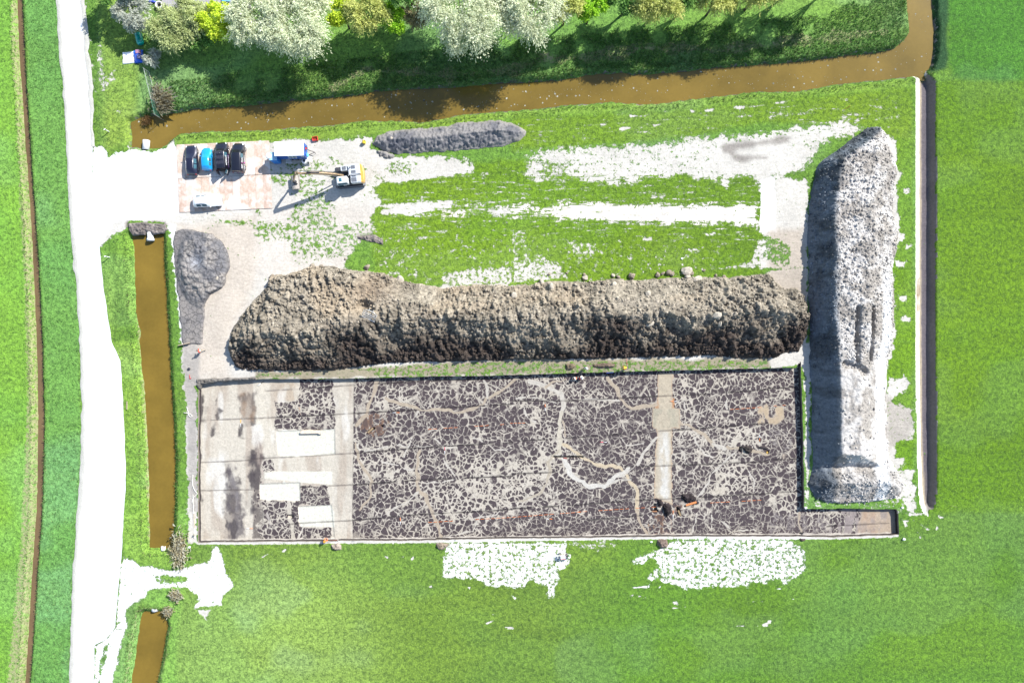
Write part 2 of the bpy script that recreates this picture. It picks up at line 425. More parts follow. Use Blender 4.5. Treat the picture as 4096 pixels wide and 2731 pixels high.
# sparse weeds coming back on the churned yard
weeds = 1-.34*sstep(.40, .62, fbm(X*.16, Y*.30, 92, 3))*sstep(-52, -44, X)*sstep(11, 14, Y)*(1-sstep(2, 14, X))
for pts in ([(150,1500),(420,1470),(560,1568),(160,1568)],): pass
for tj, pts in (((1,1),[(90,20),(330,10),(280,140),(120,100)]),((1,1),[(430,60),(640,80),(620,140),(560,160),(430,120)]),((0,1),[(2000,440),(2351,450),(2351,520),(2000,490)]),((1,1),[(0,450),(300,480),(600,490),(1050,480),(1000,530),(400,530),(0,560)]),((1,1),[(600,590),(680,600),(680,650),(610,640)])):
    sdw = sdf(WP(T(tj[0], tj[1], pts)), X, Y, 3); weeds = np.minimum(weeds, 1-.42*(1-sstep(-.8, .8, sdw)))
bare = np.where(bare > .5, bare*weeds, bare)
# chequered prints of a tracked machine across the grass
for pts in ([(1150,850),(1260,740),(1380,600)],[(1215,985),(1330,860),(1470,740)]):
    dl_ = ldist(WP(T(1,1,pts)), X, Y, 3); bare = np.maximum(bare, (.46+.10*np.sign(np.sin((X-Y)*11)))*(1-sstep(.45, .75, dl_)))
# strip east of the long heap
lay(bare, T(3,0,[(1080,1230),(1190,1290),(1160,1568)])+T(3,1,[(1230,0),(1190,100),(1210,600),(1150,900),(1170,1568)])+T(3,2,[(1140,100),(1080,400),(1130,1000),(1200,1300),(1330,1568),(1000,1568),(1000,0)])+T(3,1,[(900,0)]), .95, .5, 6)
lay(bare, T(3,2,[(1090,300),(1230,330),(1230,250),(1310,380),(1250,440),(1130,540),(1335,620),(1335,900),(1190,930),(1150,1050),(1250,1060),(1260,1120),(1190,1180),(1340,1180),(1360,1568),(1180,1568),(1060,1100)]), .85, .4, 7)
for k, q in enumerate([(1210,600,60),(1270,185,40),(1220,850,60),(1300,700,30),(1240,1165,50),(1270,1360,60),(1180,430,50)]):
    a, b, r = q
    lay(bare, T(3,1,[(a-r,b-r*.6),(a+r,b-r*.4),(a+r*.6,b+r*.7),(a-r*.7,b+r*.5)]), .85, .3, 80+k, .3)
# strip between heap and excavation
lay(bare, T(1,2,[(0,290),(700,285),(1200,215),(2351,180)])+T(2,2,[(500,180),(2351,165)])+T(3,2,[(0,170),(0,246)])+T(2,2,[(0,306)])+T(1,2,[(0,345)]), .66, .2, 8, .2, 'set')
lay(bare, T(1,2,[(-300,330),(700,285),(1000,250),(1150,330),(0,350),(-300,356)]), .95, .3, 9, .2)
# foot of the annex
lay(bare, T(3,2,[(335,1450),(1230,1440),(1300,1568),(335,1534)]), .42, .3, 10, .3, 'set')
# bottom rim of the excavation and trodden patches in the crop
rim_line = WP(T(0,3,[(1815,280)])+T(1,3,[(0,278),(1500,265)])+T(2,3,[(0,250),(1500,228)])+T(3,3,[(0,228),(600,232),(1190,212)]))
bare = np.maximum(bare, .95*(1-sstep(.15, .5, ldist(rim_line, X, Y))))
lay(bare, T(1,3,[(1740,275),(2351,275)])+T(2,3,[(130,280),(500,260),(510,360),(540,400),(500,520),(420,540),(440,620),(400,690),(410,790),(330,790),(320,690),(160,620),(120,690),(50,700)])+T(1,3,[(2100,680),(2050,630),(1740,600),(1700,570)]), .70, .3, 11, .3)
lay(bare, T(2,3,[(500,290),(820,260),(1000,300),(800,370),(680,340)]), .55, .3, 12, .3)
lay(bare, T(2,3,[(1450,260),(1750,240),(2351,240)])+T(3,3,[(230,255),(350,340),(350,470),(375,530),(200,630),(150,670),(100,630),(0,620)])+T(2,3,[(2351,660),(2200,650),(2160,690),(1780,690),(1720,720),(1580,710),(1540,690),(1350,640),(1240,620),(1260,540),(1340,500),(1280,420),(1200,480),(1100,470),(1080,430),(1240,370),(1400,320)]), .68, .3, 13, .3)
for k, (tj, pts, v) in enumerate([
    (1,[(1580,690),(1605,670),(1630,690)],1),(1,[(1940,690),(1975,680),(1970,710)],1),(1,[(1160,410),(1220,405),(1215,425)],1),(1,[(1290,415),(1360,405),(1350,420)],.8),(1,[(1425,430),(1450,400),(1440,450)],1),
    (1,[(2165,935),(2240,940),(2180,945)],1),(1,[(2105,1015),(2190,990),(2120,1030)],1),(1,[(2270,1050),(2351,1050),(2351,1080)],1),(1,[(230,360),(280,335),(260,370)],1),(1,[(40,410),(130,370),(60,420)],.9),
    (2,[(0,1045),(25,1060),(0,1080)],1),(2,[(1060,765),(1115,755),(1110,775)],1),(2,[(1150,765),(1240,790),(1160,775)],.9),(2,[(1430,850),(1460,870),(1600,870),(1480,885)],1),(2,[(1450,830),(1500,810),(1530,840),(1520,860)],.6),
    (2,[(2160,815),(2310,812),(2310,822)],.9),(2,[(2060,1040),(2140,1035),(2130,1050)],1),(2,[(2230,1050),(2351,1005),(2351,1050),(2310,1050),(2290,1030),(2250,1050)],1),(2,[(1980,880),(2060,885),(1990,895)],.7),(2,[(1345,690),(1370,670),(1360,705)],1),
    (2,[(1100,690),(1260,665),(1270,690),(1120,700)],.75),(2,[(0,760),(50,790),(20,805)],.9)]):
    lay(bare, T(tj,3,pts), v*1.2, .12, 120+k, .05)
lay(bare, T(3,3,[(70,700),(120,695),(125,710)]), 1, .1, 150, .05); lay(bare, T(3,3,[(190,785),(245,790),(240,800)]), 1, .1, 151, .05); lay(bare, T(3,3,[(0,990),(35,990),(30,1025),(0,1030)]), 1, .1, 152, .05)
for k, pts in enumerate([[(1280,0),(1430,0),(1420,30),(1300,40)],[(1230,65),(1350,80),(1270,90),(1290,130),(1260,130)],[(1410,110),(1500,175),(1430,150)],[(1560,30),(1620,40),(1580,75)],[(1540,90),(1570,150),(1540,170)],[(1370,180),(1420,230),(1400,240)]]):
    lay(bare, T(3,3,pts), .95, .3, 160+k, .2)
# field entrance at the lower left
ent = T(0,3,[(1120,400),(1230,440),(1300,490),(1500,520),(1640,520),(1780,490),(1900,450),(1950,330),(1990,300),(2050,420),(2080,560),(2150,680),(2050,760),(2040,870),(1800,870),(1810,760),(1700,700),(1500,700),(1380,720),(1340,800),(1250,830),(1180,880),(1160,1050),(1090,1280),(1040,1568),(1000,2600),(900,2600),(860,1568),(860,1210),(960,1160),(1060,1050),(1090,650)])
lay(bare, ent, .88, .4, 14, .4)
lay(bare, T(0,3,[(1800,890),(1940,890),(1900,1000)]), .8, .3, 15, .3)
lay(bare, T(0,3,[(1420,590),(1540,575),(1720,600),(1700,650),(1560,655),(1440,640)]), .35, .3, 16, .2, 'set')
lay(bare, T(0,3,[(920,1350),(960,1210),(1000,1200),(990,1300),(940,1450),(920,1568),(905,1568)]), .4, .3, 17, .2, 'set')
# trodden edge of the road opposite the houses, and the verge edges
lay(bare, T(0,0,[(750,-200),(800,-200),(800,0),(830,240),(850,600),(880,850),(860,900)]), .6, .6, 18)
lay(bare, T(0,0,[(890,290),(930,300),(960,700),(1050,640),(1080,720),(1000,830),(930,850),(900,700)]), .62, .5, 19, .4)
lay(bare, T(0,0,[(1000,1000),(1130,1000),(1140,1040),(1100,1100),(1120,1050)]), .5, .3, 20, .3)
# dry straw strip along the narrow ditch and on the pond's west bank
straw = np.zeros(X.shape, np.float32)
dl = WP(T(0,0,[(140,-200),(150,500),(185,900),(200,1300),(225,1568)])+T(0,1,[(230,300),(270,1000),(285,1568)])+T(0,2,[(300,600),(290,1100),(270,1568)])+T(0,3,[(270,300),(220,900),(160,1568),(130,1900)]))
straw = np.maximum(straw, .62*(1-sstep(.4, 1.7, ldist(dl, X, Y, 4)-1.0*sstep(0, -50, Y)*.8)))
pl = WP(T(0,1,[(1225,700),(1240,1000),(1250,1300),(1270,1500)])+T(0,2,[(1290,200),(1310,500),(1340,1000),(1355,1568)])+T(0,3,[(1365,300),(1500,340),(1600,400),(1620,480)]))
straw = np.maximum(straw, .62*(1-sstep(.1, .9, ldist(pl, X, Y))))
straw = np.maximum(straw, .5*(1-sstep(.05, .7, np.abs(ch[2]-.6)))*(ch[2] < 3))
bank = WP(T(1,0,[(700,800),(1000,640),(1300,660),(1700,680),(2351,650)])+T(2,0,[(300,560),(700,520),(1300,430),(1900,470),(2351,420)])+T(3,0,[(300,380),(750,330),(1050,290)]))
straw = np.maximum(straw, .62*(1-sstep(.2, 1.5, ldist(bank, X, Y)-.6*(fbm(X*.4, Y*.4, 33, 2)-.5)*4)))
# canal and ditch lips
lip = np.minimum(ch[3], ch[1])
bare = np.maximum(bare, np.where(ch[3] < .45, .62, 0)*(1-sstep(.1, .5, ch[3])))
bare[(ch[4] < 1.55) & (X < 65.2)] = 1.2
bare = np.where((ch[4] < .62) & (X > 65), 1.0, bare)

# ---------------------------------------------------------------- colours of the grass and of the soil
gc = np.zeros((len(X), 3), np.float32); gc[:] = alb(112, 168, 66)
def paint(arr, poly, rgb, soft=1.0, amt=1.0, px=True, jit=.3, seed=0):
    sd = sdf(WP(poly) if px else poly, X, Y, 90) + jit*2*(fbm(X*.5, Y*.5, 200+seed, 2)-.5)
    w = (amt*(1-sstep(-soft, soft, sd)))[:, None]
    arr[:] = arr*(1-w) + np.array(rgb)*w
BIG = 80000
crop = T(0,3,[(1700,300),(1818,290)])+T(1,3,[(0,280)])+T(3,3,[(0,230),(1190,212),(1500,-100)])+[(BIG,1900),(BIG,BIG),(300,BIG),(560,2731)]
paint(gc, crop, alb(116, 164, 66), 1.0)
paint(gc, [(2500,2200),(3700,2000),(BIG,1900),(BIG,BIG),(2300,BIG),(2300,2731)], alb(98, 156, 50), 9, .8)
paint(gc, [(600,2400),(1300,2250),(1500,2500),(1300,BIG),(300,BIG)], alb(146, 196, 100), 9, .7)  # lower-left crop paler: field tone and the sun's hotspot put into colour
paint(gc, T(3,0,[(1525,770),(1700,730),(BIG,700)])+[(BIG,1900),(3700,2050),(3725,2000)], alb(104, 156, 40), .5)
paint(gc, T(3,0,[(1660,-400),(1650,0),(1650,500),(1690,700),(1900,740),(BIG,740),(BIG,-BIG),(1660,-BIG)]), alb(82, 148, 50), .7)
paint(gc, T(3,0,[(1500,-900),(1660,-900),(1655,300),(1640,640),(1500,660),(1530,300)]), alb(52, 96, 58), .4)
paint(gc, [(-BIG,-BIG),(40,-BIG),(75,0),(100,683),(150,1366),(150,2048),(90,2731),(60,BIG),(-BIG,BIG)], alb(128, 196, 74), .8)
paint(gc, T(0,0,[(210,-300),(530,-300),(545,400),(600,1000),(630,1568)])+T(0,1,[(700,1000),(740,1568)])+T(0,2,[(750,700),(715,1500)])+T(0,3,[(690,0),(630,1568),(560,4000),(180,4000),(285,1568),(385,0)])+T(0,2,[(415,600)])+T(0,1,[(370,1000)])+T(0,0,[(275,1200)]), alb(118, 188, 92), .5)
paint(gc, T(0,1,[(1070,560),(1220,580),(1250,1000),(1255,1568),(1020,1568),(940,900),(950,700)])+T(0,2,[(1300,0),(1330,500),(1370,1100),(1370,1568),(1140,1568),(1160,900),(1130,300),(1040,0)]), alb(136, 196, 78), .8)
paint(gc, T(0,2,[(1040,0),(1300,0),(1330,500),(1370,1100),(1370,1568),(1140,1568),(1160,900),(1130,300)])+T(0,3,[(1370,300),(1600,340),(1640,520),(1230,440),(1130,380)]), alb(142, 200, 84), .6)
paint(gc, T(0,3,[(1640,0),(1720,0),(1720,500),(1500,700),(1340,720),(1340,860),(1150,1050),(1040,1568),(900,4000),(1700,4000),(1620,1100),(1700,700)]), alb(134, 196, 88), .8)
paint(gc, [(380,-400),(3640,-400),(3630,140),(2000,330),(900,440),(560,470),(540,560),(400,600)], alb(128, 184, 92), 1.0)
paint(gc, [(380,-400),(620,-400),(560,200),(540,560),(420,600)], alb(150, 200, 86), 1.0, .85)
paint(gc, [(900,60),(3300,0),(3500,30),(3300,120),(2000,220),(900,330),(760,260)], alb(124, 186, 80), 2.0, .7)
lowbank = T(0,0,[(1900,960),(2351,900)])+T(1,0,[(700,800),(1300,740),(2351,680)])+T(2,0,[(700,590),(1500,560),(2351,480)])+T(3,0,[(600,410),(1150,330),(1290,280),(1200,440),(600,520),(0,600)])+T(2,0,[(0,760)])+T(1,0,[(0,960)])
paint(gc, lowbank, alb(112, 166, 86), .6, .9)
paint(gc, T(0,0,[(1590,1240),(1900,1215),(2351,1195)])+T(1,0,[(1000,1110),(2000,1040)])+T(2,0,[(0,1020),(900,945),(2200,850)])+T(3,0,[(60,860),(1300,720),(1330,800),(0,920)])+T(2,0,[(1500,1010),(0,1080)])+T(1,0,[(1100,1240),(0,1310)])+T(0,0,[(1620,1340)]), alb(138, 190, 76), .5)
paint(gc, T(2,0,[(0,1080),(1500,1010)])+T(3,0,[(0,920),(1330,800),(1330,1568),(1150,1568),(900,1160),(0,1120)])+T(2,0,[(1500,1270),(0,1390)]), alb(118, 166, 50), .6)
paint(gc, T(3,1,[(1130,-300),(1335,-300),(1335,1568),(1150,1568)])+T(3,2,[(1335,0),(1335,1500),(1100,1500),(1080,0)]), alb(112, 168, 42), .5)
paint(gc, T(1,1,[(1000,0),(2351,-100)])+T(2,1,[(2351,60),(2300,1000),(0,1060)])+T(1,1,[(1100,1060)]), alb(114, 164, 44), .6)
# broad uneven tone inside every sward
tone = fbm(X*.045, Y*.045, 41, 3)
row = fbm(X*.05, Y*.35, 47, 2)
lanes = .5+.5*np.cos(2*math.pi*(Y+.06*X+.8*np.sin(X*.07))/3.1)
crop_rows = np.where((Y < -34) | (X > 66), 1.0, .35)
gc *= (0.72+.26*tone+.16*row+.05*lanes*crop_rows)[:, None]
hue = sstep(.40, .62, fbm(X*.06+20, Y*.09, 44, 3))[:, None]
gc = gc*(1-hue*.35) + gc*np.array([1.22, 1.03, .75], np.float32)*hue*.35
cool = sstep(.52, .66, fbm(X*.08-31, Y*.10+8, 52, 3))[:, None]*.45
gc = gc*(1-cool) + (gc*np.array([1.05, 1.06, 1.9], np.float32)+.012)*cool

gc *= np.array([1.27, 1.02, 1.06], np.float32)
sc_ = np.zeros((len(X), 3), np.float32); sc_[:] = alb(232, 226, 214, .98)
def psoil(poly, rgb, soft=.6, amt=1.0, seed=0, k=1.0): paint(sc_, poly, alb(*rgb, k), soft, amt, True, .5, 300+seed)
psoil(T(0,0,[(860,1350),(1600,1350),(1640,1568)])+T(0,1,[(1640,380),(1000,460),(900,720),(830,700),(820,0)]), (255,255,252), .8, 1, 1, 1.25)
psoil(T(1,1,[(300,300),(1000,300),(1500,600),(1100,900),(400,900),(-100,1000),(-400,700),(-200,400)]), (232,222,208), 1.5, .9, 2, .95)
psoil(T(0,1,[(1640,500),(2351,420)])+T(1,1,[(0,400),(0,1000)])+T(0,2,[(2100,0),(2100,330),(1820,350),(1800,700)])+T(0,2,[(1700,300)])+T(0,1,[(1700,1000)]), (226,212,194), 1.2, .9, 3, .95)
psoil(T(2,1,[(0,290),(2270,290),(2270,520),(0,440)]), (246,236,224), .8, .9, 4, 1.1)
for a, b, c, d in ((1760,440,1900,370),):
    psoil(T(1,1,[(1700,370),(1960,360),(1900,440),(1700,440)]), (255,238,222), .5, .9, 5, 1.2)
psoil(T(2,1,[(2290,90),(2400,60),(2420,560),(2270,570)]), (255,255,252), .2, 1, 6, 1.3)
psoil(T(1,3,[(1740,275),(2351,275)])+T(2,3,[(540,260),(540,800),(0,800)])+T(1,3,[(2000,700),(1700,600)]), (250,248,240), 1, 1, 7, 1.15)
psoil(T(2,3,[(1000,300),(1750,200),(2351,200)])+T(3,3,[(400,200),(400,800),(0,800)])+T(2,3,[(1500,800),(1000,700)]), (250,246,240), 1, 1, 8, 1.15)
psoil(ent, (250,248,244), .8, .9, 9, 1.15)
psoil(T(0,1,[(1170,475),(1300,460),(1520,470),(1560,560),(1500,580),(1215,592),(1170,520)]), (168,156,146), .25, 1, 10, .8)
psoil(T(0,1,[(1540,520),(1600,510),(1620,1000),(1680,1568),(1640,1568),(1590,1000)]), (250,248,242), .3, 1, 11, 1.1)
psoil(T(0,2,[(1680,0),(1820,0),(1820,1568),(1740,1568),(1700,700)]), (206,198,188), .4, .9, 12, .8)
psoil(T(1,2,[(0,280),(1200,215)])+T(2,2,[(0,170),(2351,150),(2351,250),(0,310)])+T(1,2,[(0,350)]), (192,180,152), .3, 1, 13, .8)
psoil(T(3,1,[(0,520),(330,520),(370,1568),(0,1000)]), (216,200,180), .8, .8, 14, .85)
psoil(T(3,2,[(1090,500),(1335,620),(1335,900),(1100,1000)]), (216,206,192), .6, .9, 15, .8)
# chequered wheel ruts: greyish, damp
for pts in (T(2,0,[(1900,1340),(2351,1270)])+T(3,0,[(0,1270),(200,1260),(180,1300),(0,1330)])+T(2,0,[(1950,1400)]), T(2,0,[(2020,1420),(2351,1440),(2351,1470),(2030,1470)]), T(1,1,[(930,600),(1100,590),(1170,680),(1000,680)])):
    psoil(pts, (176,166,156), .5, .8, 16, .7)
sd = ch[3]
w = ((1-sstep(.0, .5, sd))*.9)[:, None]; sc_ = sc_*(1-w) + np.array(alb(96,84,70,.6))*w
w = ((1-sstep(.0, .4, np.minimum(ch[1], ch[2])))*.9)[:, None]; sc_ = sc_*(1-w) + np.array(alb(110,98,66,.7))*w
# dry ditch: pale west bank, dark mud on the bottom, darker east bank
e = ch[4]; west = X < 65.2
w = ((e < 1.9) & west).astype(np.float32)[:, None]; pb = np.array(alb(250, 244, 228, 1.05)); sc_ = sc_*(1-w)+pb*w
w = ((1-sstep(.45, .65, e))*west)[:, None]*.85; sc_ = sc_*(1-w)+np.array(alb(212,190,156,.62))*w
w = (1-sstep(-.05, .10, e))[:, None]; sc_ = sc_*(1-w)+np.array(alb(128,120,124,.9))*w
w = ((e < .75) & (e > -.2) & ~west).astype(np.float32)[:, None]*.9; sc_ = sc_*(1-w)+np.array(alb(150,140,132,.8))*w
for yy in (760, 1075, 1230):
    psoil(T(3,1,[(1375,yy-90),(1410,yy-90),(1410,yy+70),(1375,yy+70)]), (196,160,110), .15, .7, 17, .55)
sc_ *= (.94+.30*fbm(X*.3, Y*.3, 61, 3))[:, None]
# where streaks along the wheel tracks replace isotropic clumps
streak = np.zeros(X.shape, np.float32)
lay(streak, T(1,1,[(900,200),(2351,-50)])+T(2,1,[(2351,60),(2351,700),(0,600)])+T(1,1,[(900,600)]), 1.0, 1.5, 30)
lay(streak, T(2,0,[(100,1000)])+T(3,0,[(1300,850),(900,1200)])+T(2,0,[(100,1350)]), .7, 1.5, 31)

V = np.stack([X, Y, gz], 1)
V, F, (bare, streak, straw, gc, sc_) = compact(V, faces, (bare, streak, straw, gc, sc_))
me = np_mesh('ground', V, F)
attr_f(me, 'bare', bare); attr_f(me, 'streak', streak); attr_f(me, 'straw', straw); attr_c(me, 'gcol', gc); attr_c(me, 'scol', sc_)

def ground_mat():
    m, nt, b = nodes('ground'); g = NG(nt)
    p = g.pos()
    st = g.pos(scale=(.16, 1.0, 1))
    n1 = g.noise(p, 1.1, 4, .66); n2 = g.noise(st, 2.0, 4, .6)
    nz = g.mix(g.attr('streak', 'Fac'), n1, n2)
    fine = g.noise(p, 7.0, 3, .6)
    br = g.attr('bare', 'Fac')
    # soil shows where the field beats the noise
    v = g.math('ADD', br, g.math('MULTIPLY', g.math('SUBTRACT', nz, .5), 2.3))
    v = g.math('ADD', v, g.math('MULTIPLY', g.math('SUBTRACT', fine, .5), .55))
    fac = g.ramp(v, .40, .64)
    tuft = g.noise(p, 1.9, 3, .6)
    thr = g.mr(br, .55, .99, .47, .74)
    tf = g.ramp(g.math('SUBTRACT', tuft, thr), -.015, .03)
    fac = g.math('MULTIPLY', fac, g.math('SUBTRACT', 1.0, g.math('MULTIPLY', tf, .92)))
    # never a speck of soil in the unbroken sward
    fac = g.math('MULTIPLY', fac, g.ramp(br, .02, .22))
    # grass blades: fine speckle of light tips and dark gaps
    b1 = g.noise(p, 1.7, 5, .80, .5); b2 = g.noise(p, 4.2, 3, .75)
    bl = g.math('ADD', g.math('MULTIPLY', b1, .6), g.math('MULTIPLY', b2, .4))
    spk = g.mr(bl, .37, .63, .50, 1.50)
    grass = g.gain(g.mix(g.ramp(b1, .60, .36), g.attr('gcol'), g.gain(g.mix(.35, g.attr('gcol'), (.03, .08, .03)), 1.0)), spk)
    tip = g.mix(g.ramp(b2, .58, .74), grass, g.gain(g.mix(.5, g.attr('gcol'), (.22, .27, .12)), 1.35))
    grass = g.mix(.65, grass, tip)
    sw = g.ramp(g.math('ADD', g.attr('straw', 'Fac'), g.math('MULTIPLY', g.math('SUBTRACT', g.noise(p, 2.2, 4, .7), .5), 1.3)), .40, .75)
    grass = g.mix(g.math('MULTIPLY', sw, .85), grass, g.gain(g.mix(fine, (.20, .18, .085), (.40, .37, .22)), g.mr(b2, .3, .7, .65, 1.2)))
    s1 = g.noise(p, 2.6, 5, .7); s2 = g.noise(p, 11.0, 3, .65); s3 = g.noise(g.pos(scale=(.25, 1, 1), rot=(0, 0, .35)), 3.0, 3)
    sv = g.math('ADD', g.math('ADD', g.math('MULTIPLY', s1, .45), g.math('MULTIPLY', s2, .35)), g.math('MULTIPLY', s3, .20))
    soil = g.gain(g.attr('scol'), g.mr(sv, .36, .64, .74, 1.24))
    g.l(g.mix(fac, grass, soil), b.inputs['Base Color'])
    b.inputs['Roughness'].default_value = .95; b.inputs['Specular IOR Level'].default_value = .15
    h = g.mix(fac, bl, g.math('MULTIPLY', sv, .55))
    g.l(g.bump(h, .9, .22), b.inputs['Normal'])
    return m
M_ground = ground_mat()
tag(link('ground', me, M_ground), kind='structure')

# ---------------------------------------------------------------- water
def water_mat(name, rgb):
    m, nt, b = nodes(name); g = NG(nt)
    p = g.pos(); n = g.noise(p, .12, 3); f = g.noise(p, 2.2, 4)
    c = g.mix(g.mr(n, .35, .65, 0, 1), tuple(v*q for v, q in zip(rgb, (.80, .80, .86))), tuple(v*q for v, q in zip(rgb, (1.14, 1.12, 1.2))))
    g.l(g.gain(c, g.mr(f, .3, .7, .95, 1.05)), b.inputs['Base Color'])
    b.inputs['Roughness'].default_value = .12; b.inputs['IOR'].default_value = 1.33
    g.l(g.bump(g.noise(p, 3.0, 2), .05, .02), b.inputs['Normal'])
    return m
M_water = water_mat('canal_water', alb(146, 122, 54)); M_pond = water_mat('pond_water', alb(150, 124, 50)); M_ditch = water_mat('ditch_water', alb(140, 116, 82))
def water(name, poly, mat, box):
    xs = np.arange(box[0], box[2], .5); ys = np.arange(box[1], box[3], .5)
    x, y = [a.ravel() for a in np.meshgrid(xs, ys)]
    sd = sdf(poly, x, y, 3)
    F = grid_faces(len(xs), len(ys)); F = F[sd[F].min(1) < .5]
    V, F, _ = compact(np.stack([x, y, np.full(x.shape, ZW)], 1), F)
    tag(link(name, np_mesh(name, V, F), mat), kind='structure')
water('canal_water', C_canal, M_water, (-60, 28, 68, 118))
water('ditch_water', C_ditch, M_ditch, (-85, -110, -70, 118))
water('pond_water', C_pond, M_pond, (-60, -36, -48, 18))
water('pond_water', C_pond2, M_pond, (-64, -118, -50, -38))
# ================================================================ the excavation
xs = np.arange(C_pit[:, 0].min()-.1, C_pit[:, 0].max()+.2, .1); ys = np.arange(C_pit[:, 1].min()-.1, C_pit[:, 1].max()+.2, .1)
X, Y = [a.ravel() for a in np.meshgrid(xs, ys)]
sd = sdf(C_pit, X, Y)
def WF(tj, pts): return WP(T(tj[0], tj[1], pts), ZP)
wid = .08 + .32*sstep(.40, .66, fbm(X*.16, Y*.20, 71, 3)) + .30*(fbm(X*.55, Y*.55, 75, 3)-.5)
ovr = np.zeros((len(X), 3), np.float32); ow = np.zeros(len(X), np.float32)
def over(poly, rgb, amt=1.0, soft=.12, jit=.25, seed=0, k=1.0):
    s = sdf(poly, X, Y, 6) + jit*2*(fbm(X*1.1, Y*1.1, 400+seed, 3)-.5)
    w = amt*(1-sstep(-soft, soft, s))
    if amt < .93: w = w*(.25+.75*sstep(.34, .60, fbm(X*1.3+seed, Y*.55, 420+seed, 3)))
    ww = w[:, None]
    ovr[:] = ovr*(1-ww)+np.array(alb(*rgb, k))*ww
    ow[:] = np.maximum(ow*(1-w), ow*(1-w)+w)
def clear(poly, amt=1.0, soft=.12, jit=.2, seed=0):
    s = sdf(poly, X, Y, 6) + jit*2*(fbm(X*1.1, Y*1.1, 500+seed, 3)-.5)
    ow[:] = ow*(1-amt*(1-sstep(-soft, soft, s)))
def line(pts, tj, w, rgb, amt=1.0, seed=0, k=1.0):
    L = refine(WF(tj, pts), .5, .42, seed+3, False)
    w = w*(.66 if w > .5 else .50)
    d = ldist(L, X, Y, 3) + .42*(fbm(X*.8, Y*.8, 600+seed, 3)-.5)
    a = amt*(1-sstep(w*.36, w*.62, d)); aa = a[:, None]
    ovr[:] = np.where(ow[:, None] > .02, ovr*(1-aa)+np.array(alb(*rgb, k))*aa, np.array(alb(*rgb, k)))
    ow[:] = np.maximum(ow, a)
PALE = (226, 216, 198)
# tone of the clay-and-peat mosaic: wetter zones have thin joints, trampled ones wide joints
def widen(poly, v, soft=1.5):
    s = sdf(poly, X, Y, 8); w = 1-sstep(-soft, soft, s); wid[:] = np.clip(wid + 1.5*v*w, .02, 1.05)
widen(WF((1,2),[(1400,900),(2351,1150),(2351,1568),(1000,1568),(950,1100)]), .10)
widen(WF((1,2),[(950,640),(1300,640),(1250,880),(950,880)]), -.22, .8)
widen(WF((1,2),[(1200,620),(2000,640),(2351,760),(1500,780)]), -.10)
widen(WF((1,2),[(1550,380),(2060,350),(2050,580),(1600,580)]), .10, .8)
widen(WF((2,2),[(560,560),(1300,640),(1300,850),(560,900),(480,700)]), -.20)
widen(WF((2,2),[(0,1100),(420,1050),(500,1568),(0,1568)]), .14)
widen(WF((2,2),[(1600,650),(2150,600),(2200,900),(1700,1000)]), .10)
widen(WF((2,2),[(1880,1050),(2200,1050),(2250,1400),(1850,1420)]), .18, .8)
widen(WF((2,2),[(1950,780),(2280,760),(2280,950),(2000,950)]), .16, .6)
widen(WF((2,2),[(1480,1050),(1850,1100),(1800,1450),(1480,1500)]), -.16)
widen(WF((2,3),[(1700,0),(2351,-200),(2351,200),(1600,200)]), -.12)
widen(WF((3,2),[(0,250),(240,250),(250,560),(0,560)]), .16)
widen(WF((2,2),[(1560,300),(2351,270),(2351,620),(1560,620)]), .10)
widen(WF((3,2),[(0,760),(260,760),(260,1050),(0,1050)]), -.14, .8)
# west end: stripped down to pale clay
west = WF((0,2),[(1780,340),(2351,340)])+0
west = np.concatenate([WF((0,2),[(1700,300),(2351,300)]), WF((1,2),[(900,300),(895,700),(890,1100),(885,1568)]), WF((1,3),[(890,300)]), WF((0,3),[(1700,320)])])
over(west, (226, 216, 198), 1, .15, .12, 1)
over(WF((1,2),[(730,300),(900,300),(895,1000),(890,1568),(720,1568),(715,700)]), (206, 196, 180), .55, .3, .3, 2)
over(WF((1,2),[(0,380),(175,380),(175,800),(170,1050),(0,1050)]), (236, 226, 206), .6, .3, .2, 3)
stn = sstep(.48, .68, fbm(X*.75, Y*.12, 430, 3))*(1-sstep(.3, 1.2, sdf(west, X, Y, 5)+1)); ww = (.5*stn)[:, None]; ovr = ovr*(1-ww)+np.array(alb(196, 176, 156, .9))*ww
stn = sstep(.52, .70, fbm(X*.5+30, Y*.2, 433, 3))*(1-sstep(.3, 1.2, sdf(west, X, Y, 5)+1)); ww = (.55*stn)[:, None]; ovr = ovr*(1-ww)+np.array(alb(250, 246, 236, 1.05))*ww
